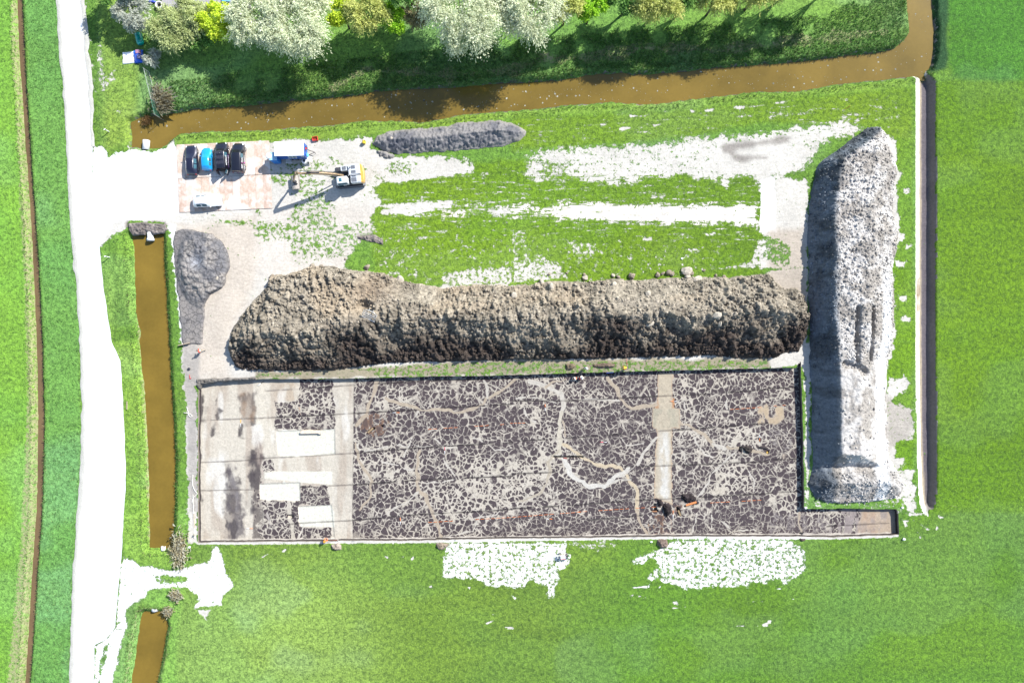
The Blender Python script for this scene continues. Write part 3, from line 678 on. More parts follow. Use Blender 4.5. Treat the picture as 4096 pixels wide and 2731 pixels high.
# peat surviving inside the pale zone
for q in (WF((1,2),[(392,345),(722,345),(722,800),(180,810),(178,555),(380,550)]), WF((1,2),[(405,1325),(670,1320),(668,1495),(400,1500)]),
          np.concatenate([WF((1,2),[(-30,1310),(30,1310),(35,1450),(400,1470),(385,1510),(390,1568)]), WF((1,3),[(390,0),(390,145),(700,145),(690,250),(-30,250)]), WF((1,2),[(-30,1568)])]),
          WF((1,2),[(90,1090),(150,1075),(185,1180),(170,1200),(70,1190),(60,1150)]), WF((1,2),[(0,1200),(40,1190),(60,1290),(0,1310),(-40,1260)])):
    clear(q, 1, .22, .5)
for k, (a, pts) in enumerate([(.85,[(2070,1155),(2130,1180),(2120,1350),(2070,1300)]),(.8,[(2080,1390),(2170,1420),(2230,1568),(2080,1568)]),(.85,[(2180,1230),(2230,1250),(2220,1310),(2180,1300)]),(.9,[(2275,1050),(2351,1030),(2351,1115),(2270,1110)]),(.85,[(2280,1230),(2351,1200),(2351,1290),(2300,1280)]),
     (.9,[(1820,430),(1860,450),(1870,600),(1845,760),(1820,750),(1830,600)]),(.8,[(1890,610),(1905,610),(1880,740),(1865,735)]),(.8,[(1995,460),(2010,470),(1990,560),(2030,640),(2000,740),(1960,690),(2000,640),(1980,540)]),(.85,[(1955,740),(1980,740),(1965,850),(1940,880)]),(.9,[(2200,740),(2240,740),(2220,880),(2190,870)]),(.7,[(2190,500),(2351,470),(2351,760),(2230,780)]),(.8,[(1830,1020),(1850,1040),(1840,1100),(1818,1090)]),(.9,[(1840,1390),(1860,1430),(1860,1500),(1840,1490)])]):
    over(WF((0,2), pts), (84, 76, 78), a, .22, .6, 10+k, .9)
for k, pts in enumerate([[(2080,0),(2180,0),(2200,100),(2170,250),(2110,230),(2070,100)],[(2200,60),(2230,80),(2220,140)]]):
    over(WF((0,3), pts), (84, 78, 80), .92, .2, .6, 30+k, .9)
over(np.concatenate([WF((0,2),[(2260,1010),(2351,1000)]), WF((1,2),[(60,1060),(90,1200),(20,1320),(30,1500)]), WF((0,2),[(2351,1568),(2240,1500),(2300,1300)])]), (90, 82, 84), .9, .4, .9, 38, .9)
over(np.concatenate([WF((0,2),[(2060,1120),(2150,1140),(2260,1568),(2060,1568)]), WF((0,3),[(2060,0),(2250,0),(2230,230),(2080,240)])]), (112, 104, 106), .8, .4, .9, 39, .9)
over(WF((0,3),[(2320,-40),(2420,-40),(2420,250),(2320,250)]), (80,74,78), .7, .1, .2, 33, .9)
over(WF((0,2),[(2120,1170),(2150,1260),(2190,1400),(2200,1568),(2160,1568),(2160,1420),(2100,1260)]), (158,150,148), .9, .15, .1, 34, .8)
over(WF((0,2),[(2190,480),(2290,460),(2351,600),(2330,740),(2220,700)]), (182,150,122), .6, .3, .4, 35, .8)
over(WF((1,2),[(0,850),(60,1000),(80,1100),(0,1180)]), (150,132,126), .6, .3, .4, 36, .8)
over(WF((1,2),[(180,400),(390,370),(390,545),(180,545)]), (200,172,140), .55, .3, .4, 37, .85)
# pale sondage rectangles with crisp edges
for k, q in enumerate([WF((1,2),[(190,825),(345,815),(720,805),(725,1040),(250,1060),(205,1020),(188,930)]), WF((1,2),[(80,1200),(230,1190),(700,1190),(700,1310),(420,1295),(280,1275),(80,1255)]), WF((1,2),[(32,1308),(400,1295),(405,1460),(38,1450)]), np.concatenate([WF((1,2),[(388,1515),(690,1500)]), WF((1,3),[(720,0),(720,135),(410,135),(395,60),(385,0)])])]):
    over(q, (244, 240, 222), 1, .05, .06, 40+k, 1.0)
line([(300,1470),(310,1568)], (1,2), .9, (214,204,188), 1, 44); line([(305,0),(325,130),(330,250)], (1,3), .95, (214,204,186), 1, 45)
line([(40,1180),(60,1240),(75,1300)], (1,2), .5, (206,190,176), .9, 46); line([(250,1280),(250,1300)], (1,2), .9, (240,236,220), 1, 47)
line([(700,430),(720,480),(725,530)], (1,2), .5, (214,204,188), .9, 48)
line([(400,560),(405,640),(400,700)], (1,2), .25, (196,150,112), .7, 49)
# the filled ditch and clay dam that cross the dig
dam = np.concatenate([WF((2,2),[(1340,290),(1480,290),(1475,600),(1540,620),(1535,790),(1475,800),(1465,1100),(1475,1500),(1330,1440),(1305,1440),(1320,1100),(1330,800),(1290,780),(1300,620),(1335,600)])])
over(dam, (206, 192, 168), 1, .25, .25, 50)
over(WF((2,2),[(1370,830),(1440,830),(1440,1450),(1345,1440),(1350,1100)]), (232, 228, 218), .9, .5, .3, 51)
over(WF((2,2),[(1295,615),(1540,615),(1540,790),(1295,790)]), (188, 180, 158), .85, .15, .15, 52)
over(WF((2,2),[(1320,520),(1345,520),(1345,610),(1320,610)]), (196, 140, 92), .6, .2, .2, 53); over(WF((2,2),[(1470,520),(1495,520),(1495,610),(1470,610)]), (196, 140, 92), .6, .2, .2, 54)
over(WF((2,3),[(1400,60),(1470,60),(1460,190),(1380,190)]), (208, 200, 190), .7, .3, .4, 55)
over(WF((2,2),[(1490,1500),(1560,1500),(1560,1568),(1490,1568)]), (92,88,96), .9, .3, .2, 56)
over(WF((2,3),[(1250,20),(1400,20),(1380,190),(1240,190)]), (78,72,76), .9, .3, .2, 57)
over(WF((1,2),[(960,660),(1200,650),(1230,760),(1150,870),(1040,890),(950,800)]), (82,76,80), .85, .5, .5, 58)
# ochre and white fissures
OC = (196, 180, 158); WH = (214, 206, 192)
FIS = [((1,2),[(1140,330),(1100,430),(1050,530),(1030,640),(970,720),(915,770)],.72,OC),((1,2),[(1200,530),(1400,590),(1530,630),(1700,620),(1830,640),(2000,620),(2090,580),(2115,520),(2250,450),(2400,340)],.62,OC),
 ((1,2),[(2115,520),(2120,430),(2090,350)],.5,WH),((1,2),[(910,930),(940,1080),(1000,1160),(1060,1280)],.6,OC),((1,2),[(1060,1280),(1060,1380),(1000,1480),(940,1560)],.5,OC),((1,2),[(1505,990),(1480,1120),(1470,1160),(1490,1280),(1490,1380),(1560,1420),(1600,1500),(1625,1580)],.75,OC),
 ((1,3),[(1620,-10),(1660,80),(1700,180),(1690,250)],.75,OC),((2,2),[(150,360),(330,410),(450,470),(462,640)],1.0,WH),((2,2),[(462,640),(440,760),(435,900),(455,1040)],.85,(216,206,186)),((2,2),[(470,740),(485,880)],.45,OC),((2,2),[(320,405),(500,335)],.5,OC),
 ((2,2),[(870,320),(960,430),(1000,520),(1060,600),(1100,620),(1200,595),(1330,580)],.8,OC),((2,2),[(470,950),(560,1010),(700,1100),(850,1130),(990,1160),(1060,1250),(1120,1330),(1160,1400),(1150,1580)],.85,(216,198,168)),((2,3),[(1140,-10),(1170,80),(1220,150),(1240,200)],.75,OC),
 ((2,2),[(470,1070),(530,1200),(600,1270),(720,1320),(850,1330)],1.15,(226,220,208)),((2,2),[(850,1330),(960,1240),(1080,1170)],1.0,(222,216,204)),((2,2),[(870,1310),(1000,1265),(1100,1265)],.4,WH),((2,2),[(1330,890),(1240,980),(1160,1120)],.6,WH),((2,2),[(1160,1120),(1060,1200),(960,1240)],.45,WH),
 ((2,2),[(1530,730),(1650,790),(1770,850),(1850,950)],.75,OC),((2,2),[(1850,950),(1960,990)],.6,WH),((2,2),[(1980,970),(2090,985),(2200,1010),(2360,1035)],.75,OC),((2,2),[(2040,1020),(1940,1110),(1850,1200),(1800,1290),(1740,1390),(1700,1440)],.5,WH),
 ((2,2),[(420,1000),(330,1100),(360,1180),(310,1300),(240,1410),(60,1480)],.55,(196,184,164)),((2,2),[(640,540),(900,535),(980,550)],.4,WH),((2,2),[(130,580),(110,640),(140,710),(220,740)],.3,WH),((2,2),[(0,510),(150,510),(430,560)],.3,WH),((2,2),[(1580,540),(1590,640),(1580,780)],.35,WH),
 ((2,2),[(1690,870),(1720,980),(1780,1040),(1840,1060)],.45,WH),((2,2),[(1580,1010),(1590,1100),(1640,1140)],.35,WH),((2,2),[(1980,460),(1965,560),(1975,620)],.35,WH),((2,2),[(2170,1180),(2220,1260),(2235,1370)],.35,WH),((1,2),[(1000,1000),(1200,960),(1440,960),(1600,965)],.35,WH),((1,2),[(1430,880),(1370,1050)],.35,WH),
 ((1,2),[(1100,1090),(1300,1140),(1450,1170)],.4,WH),((1,2),[(1490,1300),(1650,1290),(1800,1280)],.4,WH),((1,2),[(1490,1380),(1400,1470),(1200,1568)],.4,WH),((1,2),[(1690,1020),(1760,1160),(1830,1250)],.4,WH),((1,2),[(1640,880),(1720,960),(1850,980)],.35,WH),((1,2),[(1500,640),(1450,720)],.35,WH),
 ((1,2),[(2351,990),(2200,990),(2060,900),(1990,880)],.3,WH),((2,3),[(1700,20),(1690,90),(1660,180)],.35,WH),((2,3),[(1830,0),(1840,180)],.35,WH),((2,3),[(1930,90),(2050,170),(2300,180)],.35,WH),((2,2),[(1560,1530),(1680,1490),(1720,1450)],.4,WH),((1,3),[(1780,210),(1990,170),(2020,60)],.3,WH),((1,3),[(2020,60),(2200,20),(2351,-60)],.3,WH),
 ((2,2),[(1000,880),(1060,960),(1200,930)],.3,WH),((1,3),[(430,140),(385,230)],.35,WH),((1,3),[(100,0),(125,130),(120,250)],.4,(190,180,170))]
for k, (tj, pts, w, c) in enumerate(FIS): line(pts, tj, w, c, .95, k)
# east edge and the annex
over(WF((3,2),[(-80,560),(150,600),(165,740),(60,760),(-90,760)]), (206, 184, 152), .9, .3, .5, 70)
over(WF((3,2),[(0,1010),(260,1040),(220,1080),(0,1090)]), (204, 186, 160), .7, .3, .4, 71)
over(WF((3,2),[(0,760),(240,770),(230,1010),(0,1000)]), (128, 124, 128), .45, .6, .5, 72, .9)
over(WF((3,3),[(560,-50),(1200,-50),(1200,230),(560,230)]), (176, 162, 158), .75, .6, .3, 73, .85)
over(WF((3,3),[(830,-50),(1200,-50),(1200,230),(820,230)]), (214, 192, 166), .85, .2, .2, 74, .9)
over(WF((3,3),[(870,-50),(990,-50),(990,230),(860,230)]), (204, 168, 140), .5, .3, .3, 75, .9)
over(WF((3,3),[(0,0),(560,0),(560,210),(0,200)]), (98, 88, 96), .5, .5, .5, 76)
line([(280,0),(285,120),(300,190)], (3,3), .5, OC, .9, 77)
clear(WF((3,3),[(660,20),(710,20),(700,180),(670,180)]), .7, .2, .4)
# pale soil rim; the west and south walls' sunlight put into the floor colour
rimw = np.concatenate([WF((0,2),[(1815,360)]), WF((0,3),[(1815,270)]), WF((1,3),[(0,262),(1500,250)]), WF((2,3),[(0,236),(1500,214)]), WF((3,3),[(0,214),(1190,205)])])
d = ldist(rimw, X, Y) + .3*(fbm(X*.9, Y*.9, 91, 2)-.5)
a = (.9*(1-sstep(.15, .5, d)))[:, None]; ovr = np.where(ow[:, None] > .02, ovr*(1-a)+np.array(alb(236,226,212))*a, np.array(alb(236,226,212))); ow = np.maximum(ow, a[:, 0])
# dark drag lines left by the digging bucket
drag = np.zeros(len(X), np.float32)
DR = [((1,2),[(0,460),(400,435),(900,400),(1500,365),(1900,350),(2351,340)]),((1,2),[(0,705),(720,670),(1050,650),(1500,628)]),((1,2),[(1700,610),(2351,575)]),((1,2),[(0,1075),(400,1055),(900,1025),(1500,975),(2351,925)]),((1,2),[(410,1335),(900,1315),(1500,1270),(2351,1235)]),((1,3),[(280,110),(900,75),(1500,20),(1900,0)]),((1,2),[(1900,1568),(2351,1540)]),
 ((2,2),[(0,545),(500,545),(1200,510),(1750,485),(2351,440)]),((2,2),[(0,915),(400,895),(1000,850),(1300,825),(1700,800),(2351,750)]),((2,2),[(1040,1150),(1500,1138),(2351,1100)]),((2,2),[(0,1215),(400,1200)]),((2,2),[(0,1535),(600,1500),(1100,1460),(1700,1430),(2351,1395)]),((2,2),[(380,1055),(520,1060),(650,1055)]),
 ((3,2),[(0,1085),(260,1080)]),((3,2),[(0,430),(250,420)]),((3,2),[(0,1390),(260,1375)]),((0,2),[(1840,725),(2100,715),(2351,705)]),((0,2),[(1840,1110),(2200,1095),(2351,1080)]),((0,2),[(1840,1368),(2351,1358)]),((3,3),[(540,130),(1110,100)]),((2,3),[(700,75),(1200,30)])]
for k, (tj, pts) in enumerate(DR):
    dd = ldist(WF(tj, pts), X, Y, 2)+.12*(fbm(X*1.3, Y*1.3, 800+k, 2)-.5)
    drag = np.maximum(drag, (1-sstep(.05, .17, dd))*sstep(.30, .55, fbm(X*.5, Y*.5, 820+k, 2)+.12))
# relief of the floor: faint ridges, shallow section pits
Z = ZP + .05*(fbm(X*.6, Y*.6, 95, 3)-.5) + .02*(clods(X, Y, .5, 96)) - .03*drag
for q in (WF((1,2),[(190,825),(720,805),(725,1040),(205,1040)]), WF((1,2),[(32,1308),(400,1295),(405,1460),(38,1450)]), WF((1,2),[(388,1515),(690,1500),(720,1800),(410,1860)])):
    Z -= .12*(1-sstep(-.12, .12, sdf(q, X, Y, 3)))
HOLES = [((2,2),[(1690,1470),(1700,1490),(1590,1530),(1580,1510)]),((2,2),[(2088,965),(2115,965),(2108,1015),(2085,1010)]),((2,3),[(1510,-45),(1535,-45),(1555,30),(1525,30)]),((2,2),[(380,1052),(655,1052),(655,1066),(380,1066)]),((2,2),[(1300,1490),(1328,1490),(1330,1540),(1310,1550)]),((2,2),[(1280,1545),(1340,1545),(1345,1562),(1280,1565)]),((1,2),[(1010,830),(1080,785),(1095,800),(1025,845)]),((3,2),[(-12,1000),(8,1005),(4,1032),(-10,1030)]),((3,3),[(285,190),(320,190),(315,206),(290,206)]),((1,3),[(285,25),(340,25),(340,50),(300,50)]),((1,2),[(1140,770),(1170,770),(1160,790)]),((1,3),[(1650,238),(1770,238),(1765,252),(1655,252)])]
for tj, pts in HOLES:
    s = sdf(WF(tj, pts), X, Y, 2); Z -= .55*(1-sstep(-.06, .06, s))
F = grid_faces(len(xs), len(ys)); keep = sd[F].min(1) < .12
V, F, ex = compact(np.stack([X, Y, Z], 1), F[keep], (wid, ow, ovr, drag))
me = np_mesh('excavation_floor', V, F)
attr_f(me, 'wid', ex[0]); attr_c(me, 'ovr', ex[2], ex[1]); attr_f(me, 'ow', ex[1]); attr_f(me, 'drag', ex[3])

def pit_mat():
    m, nt, b = nodes('peat_and_clay'); g = NG(nt)
    p = g.pos()
    wn = g.n('ShaderNodeTexNoise'); g.l(p, wn.inputs['Vector']); wn.inputs['Scale'].default_value = 1.1; wn.inputs['Detail'].default_value = 3
    vm = g.n('ShaderNodeVectorMath', operation='MULTIPLY_ADD'); g.l(wn.outputs['Color'], vm.inputs[0]); vm.inputs[1].default_value = (.55, .55, 0); g.l(p, vm.inputs[2])
    q = g.n('ShaderNodeMapping'); q.inputs['Scale'].default_value = (1, 1, 0); g.l(vm.outputs[0], q.inputs[0]); wp = q.outputs[0]
    w = g.attr('wid', 'Fac')
    fine = g.noise(p, 8.0, 4, .65)
    S = 1.45
    f1 = g.voro(wp, S, 'F1'); d1a = g.voro(wp, S, 'DISTANCE_TO_EDGE'); sel = g.ramp(g.noise(p, .33, 2), .47, .53)
    d1b = g.voro(wp, 1.05, 'DISTANCE_TO_EDGE'); mx_ = g.n('ShaderNodeMix'); g.l(sel, mx_.inputs[0]); g.l(d1a, mx_.inputs[2]); g.l(d1b, mx_.inputs[3]); d1 = mx_.outputs[0]; d2 = g.voro(wp, .40, 'DISTANCE_TO_EDGE')
    var = g.noise(p, .9, 3, .6)
    w2 = g.math('ADD', w, g.math('MULTIPLY', g.math('SUBTRACT', var, .5), 1.1))
    fj = g.math('MULTIPLY', g.math('SUBTRACT', fine, .5), .16)
    d1j = g.math('ADD', d1, fj)
    edge = g.mr(w2, .0, 1.0, .03, .13)
    j1 = g.math('SUBTRACT', 1.0, g.ramp(g.math('SUBTRACT', d1j, edge), -.03, .05))
    rad = g.mr(w2, .1, 1.0, .92, .36)
    j3 = g.ramp(g.math('SUBTRACT', g.math('ADD', f1, g.math('MULTIPLY', fj, 1.2)), rad), -.03, .06)
    gate = g.ramp(g.math('ADD', g.noise(p, 1.35, 2, .5), g.math('MULTIPLY', g.math('SUBTRACT', w2, .25), .35)), .38, .54)
    j1 = g.math('MULTIPLY', g.math('MAXIMUM', j1, j3), g.mr(gate, 0, 1, .55, 1.0))
    j2 = g.math('MULTIPLY', g.math('SUBTRACT', 1.0, g.ramp(d2, .015, .05)), g.ramp(g.noise(p, .45, 2), .46, .58))
    j = g.math('MAXIMUM', j1, g.math('MULTIPLY', j2, .85))
    peat = g.gain(g.mix(g.noise(p, .3, 3), alb(84, 74, 77), alb(98, 87, 88)), g.mr(fine, .3, .7, .6, 1.35))
    clay = g.gain(g.mix(g.noise(p, .5, 3), alb(206, 194, 174), alb(226, 217, 202)), g.mr(g.noise(p, 5, 3), .3, .7, .78, 1.16))
    c = g.mix(j, peat, clay)
    c = g.mix(g.math('MULTIPLY', g.attr('drag', 'Fac'), .8), c, alb(52, 46, 48))
    s1 = g.noise(p, 3.0, 5, .7)
    o = g.gain(g.attr('ovr'), g.mr(g.math('ADD', g.math('MULTIPLY', s1, .6), g.math('MULTIPLY', fine, .4)), .34, .66, .76, 1.2))
    of = g.ramp(g.math('ADD', g.attr('ow', 'Fac'), g.math('MULTIPLY', g.math('SUBTRACT', g.noise(p, 3.2, 4, .75), .5), 1.5)), .36, .64)
    o = g.mix(g.math('MULTIPLY', g.attr('drag', 'Fac'), .6), o, alb(96, 86, 82))
    g.l(g.mix(of, c, o), b.inputs['Base Color'])
    b.inputs['Roughness'].default_value = .92; b.inputs['Specular IOR Level'].default_value = .2
    h = g.math('ADD', g.math('MULTIPLY', s1, .6), g.math('MULTIPLY', fine, .4))
    g.l(g.bump(h, .7, .10), b.inputs['Normal'])
    return m
M_pit = pit_mat()
tag(link('excavation_floor', me, M_pit), kind='structure')

# walls: dark peat under a pale crust, slightly uneven
n = len(C_pit); rows = [(.03, 0.0), (-.12, .03), (-.30, .01), (-.55, .05), (-.95, .04)]
area = sum(C_pit[i-1][0]*C_pit[i][1]-C_pit[i][0]*C_pit[i-1][1] for i in range(n))
tg = np.roll(C_pit, -1, 0)-np.roll(C_pit, 1, 0); tg /= np.linalg.norm(tg, axis=1)[:, None]
inn = np.stack([-tg[:, 1], tg[:, 0]], 1)*(1 if area > 0 else -1)
V = []; cols = []
for k, (z, off) in enumerate(rows):
    o = off + .10*(fbm(C_pit[:, 0]*1.4+9*k, C_pit[:, 1]*1.4, 900+k, 2)-.5)*(k > 0)
    P = C_pit + inn*o[:, None]
    V.append(np.stack([P[:, 0], P[:, 1], np.full(n, z)], 1))
V = np.concatenate(V)
F = []
for k in range(len(rows)-1):
    i = np.arange(n); F.append(np.stack([k*n+i, k*n+(i+1) % n, (k+1)*n+(i+1) % n, (k+1)*n+i], 1))
me = np_mesh('excavation_wall', V, np.concatenate(F))
def wall_mat():
    m, nt, b = nodes('trench_wall'); g = NG(nt); p = g.pos()
    z = g.n('ShaderNodeSeparateXYZ'); g.l(g.n('ShaderNodeNewGeometry').outputs['Position'], z.inputs[0])
    n1 = g.noise(p, 1.2, 4, .65)
    lay_ = g.ramp(g.math('ADD', z.outputs[2], g.math('MULTIPLY', g.math('SUBTRACT', n1, .5), .3)), -.5, -.2)
    c = g.mix(lay_, alb(84, 76, 76), alb(170, 158, 144))
    g.l(g.gain(c, g.mr(g.noise(p, 6, 4, .7), .3, .7, .7, 1.25)), b.inputs['Base Color'])
    b.inputs['Roughness'].default_value = .95; b.inputs['Specular IOR Level'].default_value = .1
    g.l(g.bump(g.noise(p, 5, 4, .7), .8, .15), b.inputs['Normal'])
    return m
tag(link('excavation_wall', me, wall_mat()), kind='structure')

# ================================================================ the road
def ribbon(name, left, right, z, mat, step=1.0, amp=.12):
    n = 400
    def res(P):
        P = np.array(P); d = np.r_[0, np.cumsum(np.hypot(*np.diff(P, axis=0).T))]
        t = np.linspace(0, d[-1], n); return np.stack([np.interp(t, d, P[:, 0]), np.interp(t, d, P[:, 1])], 1)
    L, R = res(left), res(right)
    L[:, 0] += amp*2*(fbm(L[:, 1]*.6, L[:, 1]*.1, 3, 3)-.5); R[:, 0] += amp*2*(fbm(R[:, 1]*.6+50, R[:, 1]*.1, 9, 3)-.5)
    m = 6; V = []
    for k in range(m+1):
        P = L+(R-L)*k/m; V.append(np.stack([P[:, 0], P[:, 1], np.full(n, z+.05*math.sin(math.pi*k/m))], 1))
    V = np.concatenate(V); i = np.arange(n-1); F = []
    for k in range(m): F.append(np.stack([k*n+i, (k+1)*n+i, (k+1)*n+i+1, k*n+i+1], 1))
    return tag(link(name, np_mesh(name, V, np.concatenate(F)), mat), kind='structure')
def road_mat():
    m, nt, b = nodes('concrete_road'); g = NG(nt); p = g.pos()
    n1 = g.noise(g.pos(scale=(1.6, .05, 1)), 1.2, 4); n2 = g.noise(p, 5, 4, .7); n3 = g.noise(p, .5, 3)
    c = g.mix(n1, (.46, .46, .47), (.60, .60, .60))
    c = g.gain(c, g.mr(g.math('ADD', g.math('MULTIPLY', n2, .6), g.math('MULTIPLY', n3, .4)), .35, .65, .86, 1.08))
    g.l(c, b.inputs['Base Color']); b.inputs['Roughness'].default_value = .85
    g.l(g.bump(n2, .3, .02), b.inputs['Normal'])
    return m
rl = T(0,0,[(510,-900),(540,0),(560,400),(600,900),(640,1568)])+T(0,1,[(680,600),(720,1000),(755,1568)])+T(0,2,[(775,700),(770,1100),(745,1500)])+T(0,3,[(720,100),(690,600),(670,1100),(665,1568),(610,3000)])
rr = T(0,0,[(700,-900),(745,0),(780,350),(820,800),(850,1350)])+T(0,1,[(860,300),(915,700),(945,1000),(985,1300),(1030,1568)])+T(0,2,[(1110,180),(1130,500),(1150,900),(1158,1300)])+T(0,3,[(1140,0),(1120,400),(1080,800),(1060,1050),(970,1170),(870,1215),(865,1568),(800,3000)])
M_road = road_mat()
ribbon('road', WP(rl), WP(rr), .09, M_road)
# the gravel shoulder, the pale band that frames the road
def gravel_mat(name, c0, c1):
    m, nt, b = nodes(name); g = NG(nt); p = g.pos()
    n = g.noise(p, 9, 4, .75); k = g.noise(p, 1.2, 4)
    g.l(g.gain(g.mix(k, c0, c1), g.mr(n, .3, .7, .7, 1.25)), b.inputs['Base Color']); b.inputs['Roughness'].default_value = .95
    g.l(g.bump(n, .8, .06), b.inputs['Normal']); return m
M_grav = gravel_mat('shoulder_gravel', (.30, .285, .25), (.46, .45, .40))
sl_ = T(0,0,[(480,-900),(512,0),(540,400),(585,900),(622,1568)])+T(0,1,[(652,600),(695,1000),(735,1568)])+T(0,2,[(752,700),(746,1100),(718,1500)])+T(0,3,[(694,100),(668,600),(650,1100),(638,1568),(590,3000)])
ribbon('road_shoulder', WP(sl_), WP([(x+9, y) for x, y in rl]), .07, M_grav, amp=.25)
sr_ = T(0,0,[(745,-900),(772,0),(812,350),(852,800),(868,1350)])
ribbon('road_shoulder', WP([(x-9, y) for x, y in rr[:5]]), WP(sr_), .07, M_grav, amp=.3)
# ================================================================ spoil heaps
def heap_mat(name, sA=2.4, sB=9.0, strength=1.0, dist=.22, contrast=.5):
    m, nt, b = nodes(name); g = NG(nt); p = g.pos()
    n1 = g.noise(p, sA, 5, .72); n2 = g.noise(p, sB, 4, .7)
    v = g.math('ADD', g.math('MULTIPLY', n1, .5), g.math('MULTIPLY', n2, .5))
    g.l(g.gain(g.attr('hcol'), g.mr(v, .34, .66, 1-contrast, 1+contrast)), b.inputs['Base Color'])
    b.inputs['Roughness'].default_value = .95; b.inputs['Specular IOR Level'].default_value = .12
    g.l(g.bump(v, strength, dist), b.inputs['Normal'])
    return m
M_heap = heap_mat('heap_soil'); M_mud = heap_mat('heap_clay', 3.2, 10, .9, .16, .32)

def heap(name, poly, zf, cf, res, mat, label, cat='spoil heap', parent=None, rough=.35, seed=0, group=None):
    """a heap raised over a ground outline: zf(x, y, d) height and cf(x, y, d, z) colour, d = metres inside the edge"""
    poly = refine(np.asarray(poly), .5, rough, seed)
    xs = np.arange(poly[:, 0].min()-.3, poly[:, 0].max()+.4, res); ys = np.arange(poly[:, 1].min()-.3, poly[:, 1].max()+.4, res)
    x, y = [a.ravel() for a in np.meshgrid(xs, ys)]
    d = -sdf(poly, x, y)
    z = zf(x, y, np.maximum(d, 0)); z = np.where(d > 0, z, -.15)
    c = cf(x, y, d, z)
    F = grid_faces(len(xs), len(ys)); F = F[d[F].max(1) > 0]
    V, F, (c,) = compact(np.stack([x, y, z], 1), F, (c,))
    me = np_mesh(name, V, F, False); attr_c(me, 'hcol', c)
    return tag(link(name, me, mat), label, cat, group)
def mixc(a, b, w): return np.asarray(a)*(1-w[:, None]) + np.asarray(b)*w[:, None]

# ---- the long brown topsoil heap
HM = T(0,2,[(2100,60),(2120,130),(2170,230),(2250,265)])+T(1,2,[(0,270),(250,270),(700,262),(1000,230),(1180,200),(1500,188),(2000,178),(2351,172)])+T(2,2,[(500,165),(1100,152),(1500,140),(1800,130),(2100,150),(2351,160)])+T(3,2,[(60,150),(170,100),(280,90)])+T(3,1,[(340,1530),(380,1330),(330,1150),(250,1080),(150,1090),(60,1020),(0,930)])+T(2,1,[(2250,950),(2000,985),(1700,980),(1500,985),(1200,1005),(900,1000),(600,1020),(300,1020),(0,1060)])+T(1,1,[(2100,1040),(1700,1080),(1500,1040),(1330,1000),(1150,930),(900,920),(700,880),(500,880),(300,950),(130,970),(100,1060),(0,1180)])+T(0,1,[(2300,1230),(2200,1350),(2130,1480)])
HMw = WP(HM)
NE_W = (HMw[:, 1].min(), HMw[:, 1].max())
def south_edge_y(x): # lower rim of the heap
    P = WP(T(0,2,[(2170,230)])+T(1,2,[(0,270),(700,262),(1180,200),(2351,172)])+T(2,2,[(1100,152),(1800,130),(2351,160)])+T(3,2,[(170,100)]))
    return np.interp(x, P[:, 0], P[:, 1])
CR_UP = W2(1470, 1240)
def main_z(x, y, d):
    ys = south_edge_y(x); v = y-ys                      # metres up from the south foot
    spur = 3.4*(fbm(x*.16+y*.13, x*.02, 700, 2)-.5)      # gullies between tipped loads
    ridge = 6.3 + .9*(fbm(x*.12, x*0+2, 701, 2)-.5)
    zs = np.clip(v-.0, 0, None)*.66
    zn = 4.1 - np.maximum(0, v-ridge)*.30
    z = np.minimum(zs+spur*np.clip(v/3, 0, 1)*.9, zn)
    z = np.minimum(z, d*.95+.15)
    z = np.maximum(z, .12*np.clip(d*3, 0, 1))
    # hollow where the bucket was left
    h = np.hypot((x-CR_UP[0])/1.9, (y-CR_UP[1])/1.5)
    z -= 1.5*np.clip(1-h, 0, 1)**.7
    big = clods(x, y, 1.3, 31)*1.3; mid = clods(x, y, .62, 32)*.62; sm = clods(x, y, .34, 33)*.34
    edge = np.clip(d*2.5, 0, 1)
    smooth = sstep(.50, .62, fbm(x*.10, y*.14, 702, 2))*np.clip((v-6)/2, 0, 1)      # driven-over top stays flatter
    k = (1-.75*smooth)*edge
    rg = np.abs(fbm(x*.8+y*.35, y*.55-x*.3, 703, 3)-.5)+.6*np.abs(fbm(x*2.1, y*2.1, 704, 3)-.5)
    rim = np.exp(-(np.maximum(d-.9, 0)/.8)**2)
    z = z + k*(.5*big*(vnoise(x*.8, y*.8, 5) > .66) + (.05+.45*rim)*mid + .55*sm + 2.6*rg*edge - .35)
    return z
def main_c(x, y, d, z):
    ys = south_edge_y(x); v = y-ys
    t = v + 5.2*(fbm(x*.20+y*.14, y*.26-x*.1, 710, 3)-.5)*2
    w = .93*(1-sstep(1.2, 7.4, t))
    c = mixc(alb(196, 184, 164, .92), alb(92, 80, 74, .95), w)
    g_ = sstep(.5, .72, fbm(x*.5, y*.5, 711, 3)); c = c*(1-.25*g_[:, None])
    cell = _TAB[(np.floor(x*2.3).astype(int)*7+np.floor(y*2.1).astype(int)*3) & 255, (np.floor(y*2.2).astype(int)) & 255]
    c = c*(.70+.62*cell)[:, None]
    tan = sstep(.52, .66, fbm(x*.11, y*.16, 712, 2))*np.clip((v-7)/2, 0, 1)
    c = c*(1-.5*tan[:, None]) + np.array(alb(212, 190, 160))*.5*tan[:, None]
    dk = np.exp(-(((x-W2(1510, 1160)[0])/3.2)**2+((y-W2(1510, 1160)[1])/2.4)**2))[:, None]*.55
    c = c*(1-dk)+np.array(alb(150, 126, 102))*dk
    return c.astype(np.float32)
heap('topsoil_heap', HMw, main_z, main_c, .13, M_heap, 'long brown topsoil heap with a dark cloddy south slope above the dig', seed=41)

